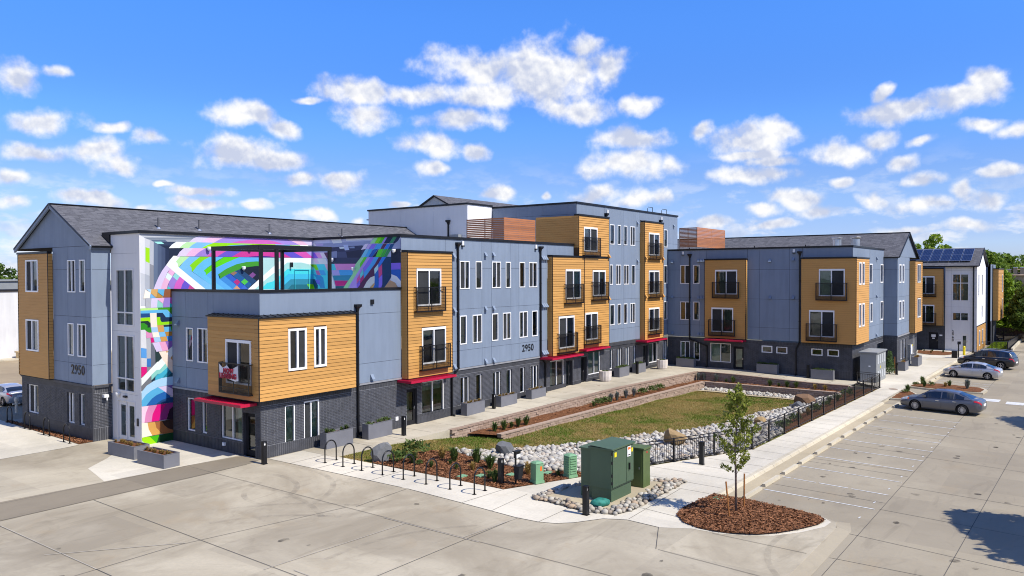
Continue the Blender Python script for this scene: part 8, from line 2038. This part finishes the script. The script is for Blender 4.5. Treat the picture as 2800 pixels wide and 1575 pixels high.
obj('rake_board', MB().bar((79.7, -22.57, 9.83), (85, -22.57, 12.0), .05, .1, BLACKM).bar((90.2, -22.57, 9.83), (85, -22.57, 12.0), .05, .1, BLACKM), B2_)
obj('eave_gutter', MB().box(79.6, 79.72, -22.5, -6, 9.72, 9.86), B2_, [BLACKM])
mb = MB(); mb.box(79.85, 79.97, -22.05, -21.92, 0, 9.75); obj('downspout', mb, B2_, [BLACKM])
for k in range(7):
    y = -21.65+k*1.09; a = Vector((80.65, y, 10.35)); b = Vector((84.3, y, 11.84)); n = Vector((-.38, 0, .92))*.10
    mb = MB(); v = [a+n, a+n+Vector((0, 1.02, 0)), b+n+Vector((0, 1.02, 0)), b+n]; mb.add([*v, *[p-n*.4 for p in v]], [(0, 3, 2, 1), (0, 1, 5, 4), (1, 2, 6, 5), (2, 3, 7, 6), (3, 0, 4, 7)], STEEL); o = obj('solar_panel', mb, B2_)
    c = MB()
    for u in range(6):
        for w_ in range(2):
            f = lambda s, t_: tuple(a+n*1.06+(b-a)*s+Vector((0, 1.02*t_, 0)))
            s0, s1, t0, t1 = .02+w_*.49, .49+w_*.49, .04+u*.155, .04+u*.155+.145
            c.add([f(s0, t0), f(s1, t0), f(s1, t1), f(s0, t1)], [(0, 1, 2, 3)], PVCELL)
    obj('solar_cell', c, o)
# its rear wing seen past the gable
mb = MB(); mb.box(92, 92.3, -22.6, -15, 0, 10.1); mb.box(92, 99, -22.6, -22.3, 0, 10.1); obj('rear_wing', mb, B2_, [BLUE]); obj('rear_brick', MB().box(91.9, 99.1, -22.7, -22.601, 0, 2.9), B2_, [BRICK2])
siding(B2_, ('y', -22.6), 94.5, 102, 2.9, 9.5, [(99.5, 100.4, 6.5, 8.8), (99.5, 100.4, 3.5, 5.6)], .7, False); siding(B2_, ('x', 94.5), -23.28, -22.6, 2.9, 9.5, [], .035, False)
for z0, z1 in ((6.5, 8.8), (3.5, 5.6)): window(B2_, ('y', -22.6), 99.5, 100.4, z0, z1, d=.7, kind='single', fw=.1, blind='')
obj('bay_cap', MB().box(94.4, 102.1, -23.35, -22.6, 9.5, 9.62), B2_, [BLACKM]); obj('downspout', MB().box(93.2, 93.35, -22.8, -22.701, .2, 10), B2_, [BLACKM])
# small yard beyond: lawn, rail, ramp wall, brown fence
sheet('yard_lawn', [(83.6, -22.9), (84.4, -25.0), (98, -24.9), (98, -22.7)], -.02, LAWNG)
gx_ = RNG.uniform(83.8, 97, 5000); gy_ = RNG.uniform(-24.9, -22.8, 5000); o = blades('yard_grass', [(a, b, -.02) for a, b in zip(gx_, gy_)], .14, .05, LAWNG, RNG.random(5000), .6, 9); o['kind'] = 'stuff'; tag(o, 'vivid green grass in the small fenced yard', 'grass')
t = thing('yard_railing', 'black railing in front of the small bright green yard', 'fence', (82.5, -24, 0)); obj('rail', MB().bar((81.5, -22.6, 1.05), (83.9, -25.1, 1.05), .05, .05, BLACKM).bar((81.5, -22.6, .15), (83.9, -25.1, .15), .05, .05, BLACKM), t)
for k in range(22):
    p = Vector((81.5, -22.6, 0)).lerp(Vector((83.9, -25.1, 0)), k/21); obj('picket', MB().box(p.x-.02, p.x+.02, p.y-.02, p.y+.02, 0, 1.05, BLACKM), t)
mb = MB(); mb.add([(83.2, -25.0, .05), (110, -25.2, -.6), (110, -25.2, .7), (83.2, -25.0, 1.0), (83.2, -25.15, .05), (110, -25.35, -.6), (110, -25.35, .7), (83.2, -25.15, 1.0)], [(0, 1, 2, 3), (7, 6, 5, 4), (3, 2, 6, 7), (0, 3, 7, 4)], BLACKM); tag(obj('ramp_guard', mb), 'solid black guard panel along the ramp behind the black suv', 'guard rail')
sheet('ramp', [(83.5, -25.5), (110, -25.6), (110, -29.0), (84.5, -29.0)], -.06, CONC_LOT)
tag(obj('ramp_wall', MB().box(84, 112, -25.55, -25.36, -.1, .25), None, [CONC_KERB]), 'low white kerb wall beneath the black ramp guard', 'kerb wall')
def board_fence(label, a, b, z0, z1, vert, mat):
    t = thing('board_fence', label, 'fence', (a[0], a[1], 0)); a, b = Vector(a), Vector(b); L = (b-a).length; ang = math.atan2((b-a).y, (b-a).x)
    if vert:
        n = int(L/.16)
        for k in range(n): p = a.lerp(b, k/n); link('board', unit_box(mat), t, (p.x, p.y, z0), ang, (.145, .03, z1-z0))
    else:
        n = int((z1-z0)/.16)
        for k in range(n): link('board', unit_box(mat), t, (a.x, a.y, z0+k*.16), ang, (L, .03, .145))
    for k in range(int(L/2.4)+1): p = a.lerp(b, min(1, k*2.4/L)); link('post', unit_box(mat), t, (p.x, p.y, -.1), ang, (.1, .1, z1+.12))
board_fence('dark brown horizontal board fence behind the bright green yard', (100, -21.0), (100, -27.5), -.1, 1.75, False, BROWNB)
board_fence('taller rust brown board fence at the back of the yard', (112, -22), (112, -34), -.1, 2.3, True, BROWNB)
# tan apartments and shed roof far right
TA = thing('tan_apartments', 'tan stucco apartment block with balconies and chimneys among trees', 'building', (136, -26, 0))
obj('wall', MB().box(136, 150, -36, -21.3, LOTZ, 8.6), TA, [TANW])
rf = MB(); rf.add([(135.6, -36, 8.6), (135.6, -21.0, 8.6), (143, -21.0, 10.6), (143, -36, 10.6), (150.4, -21, 8.6), (150.4, -36, 8.6)], [(0, 3, 2, 1), (3, 5, 4, 2), (1, 2, 4)], OLDWOOD); obj('roof', rf, TA)
for y in (-21.6, -22.5, -23.5): obj('chimney', MB().box(136.4, 137.4, y-.3, y+.3, 8.5, 9.6+(.3 if y < -22 else 0), TANW).box(136.3, 137.5, y-.35, y+.35, 9.6+(.3 if y < -22 else 0), 9.7+(.3 if y < -22 else 0), LAMPW), TA)
for z in (5.6, 2.9):
    obj('balcony', MB().box(134.9, 135.98, -23.6, -21.4, z-1.0, z-.1), TA, [OLDWOOD]); obj('window', MB().box(135.95, 136.0, -23.2, -22.0, z, z+1.6), TA, [CARGLASS])
SH = thing('garden_shed', 'low grey gabled shed among the bright trees', 'shed', (120, -24, 0)); obj('wall', MB().box(120, 124, -26, -22.4, LOTZ, 3.0), SH, [OLDWOOD]); rf = MB(); rf.add([(119.7, -26.3, 3.0), (119.7, -22.1, 3.0), (122, -22.1, 4.6), (122, -26.3, 4.6), (124.3, -22.1, 3.0), (124.3, -26.3, 3.0)], [(0, 3, 2, 1), (3, 5, 4, 2), (1, 2, 4), (0, 5, 3)], M('grey_shed_roof', (.32, .29, .27))); obj('roof', rf, SH)
# white warehouse across the street on the left
WH = thing('warehouse', 'long low white warehouse across the street on the left', 'building', (12, 63, 0))
obj('wall', MB().box(-45, 40, 62.5, 100, LOTZ, 7.3), WH, [OFFWALL]); obj('coping', MB().box(-45.1, 40.1, 62.4, 100.1, 7.3, 7.5), WH, [BLACKF])
for i, (x, y, h, m) in enumerate(((12, 72, 9.3, CABGREY), (15, 80, 10.0, OFFWALL), (13.5, 67, 8.4, CABGREY), (18, 88, 9.6, OFFWALL), (9, 84, 9.5, OFFWALL))):
    o = obj('roof_unit', MB().box(x, x+3, y, y+4, 7.5, h), WH, [m]); obj('unit_cap', MB().box(x-.15, x+3.15, y-.15, y+4.15, h, h+.2), o, [M('red_roof_trim', (.45, .1, .07)) if i % 2 else CABGREY])
CB = MB(); CB.box(13.2, 15.4, 61.2, 61.9, LOTZ, LOTZ+.75, M('timber_block', (.52, .38, .2))); CB.box(13.1, 15.5, 61.1, 62.0, LOTZ+.75, LOTZ+.9, M('timber_block')); tag(obj('timber_block', CB), 'pale timber block lying against the white warehouse wall', 'timber')
mb = MB(); mb.prism([(-45, 60.8), (40, 60.8), (40, 62.5), (-45, 62.5)], LOTZ, .02, CONC_KERB); struct('far_kerb', mb)
hy = thing('standpipe', 'cream fire standpipe by the gable corner', 'hydrant', (-1.4, 24.2, 0)); obj('pipe', MB().lathe([(.09, 0), (.09, .75), (.14, .78), (.14, .95), (.07, 1.05)], 12, M('cream_paint', (.6, .55, .45))).tube([(-.22, 0, .6), (.22, 0, .6)], .06, 8, M('cream_paint')), hy, local=True)
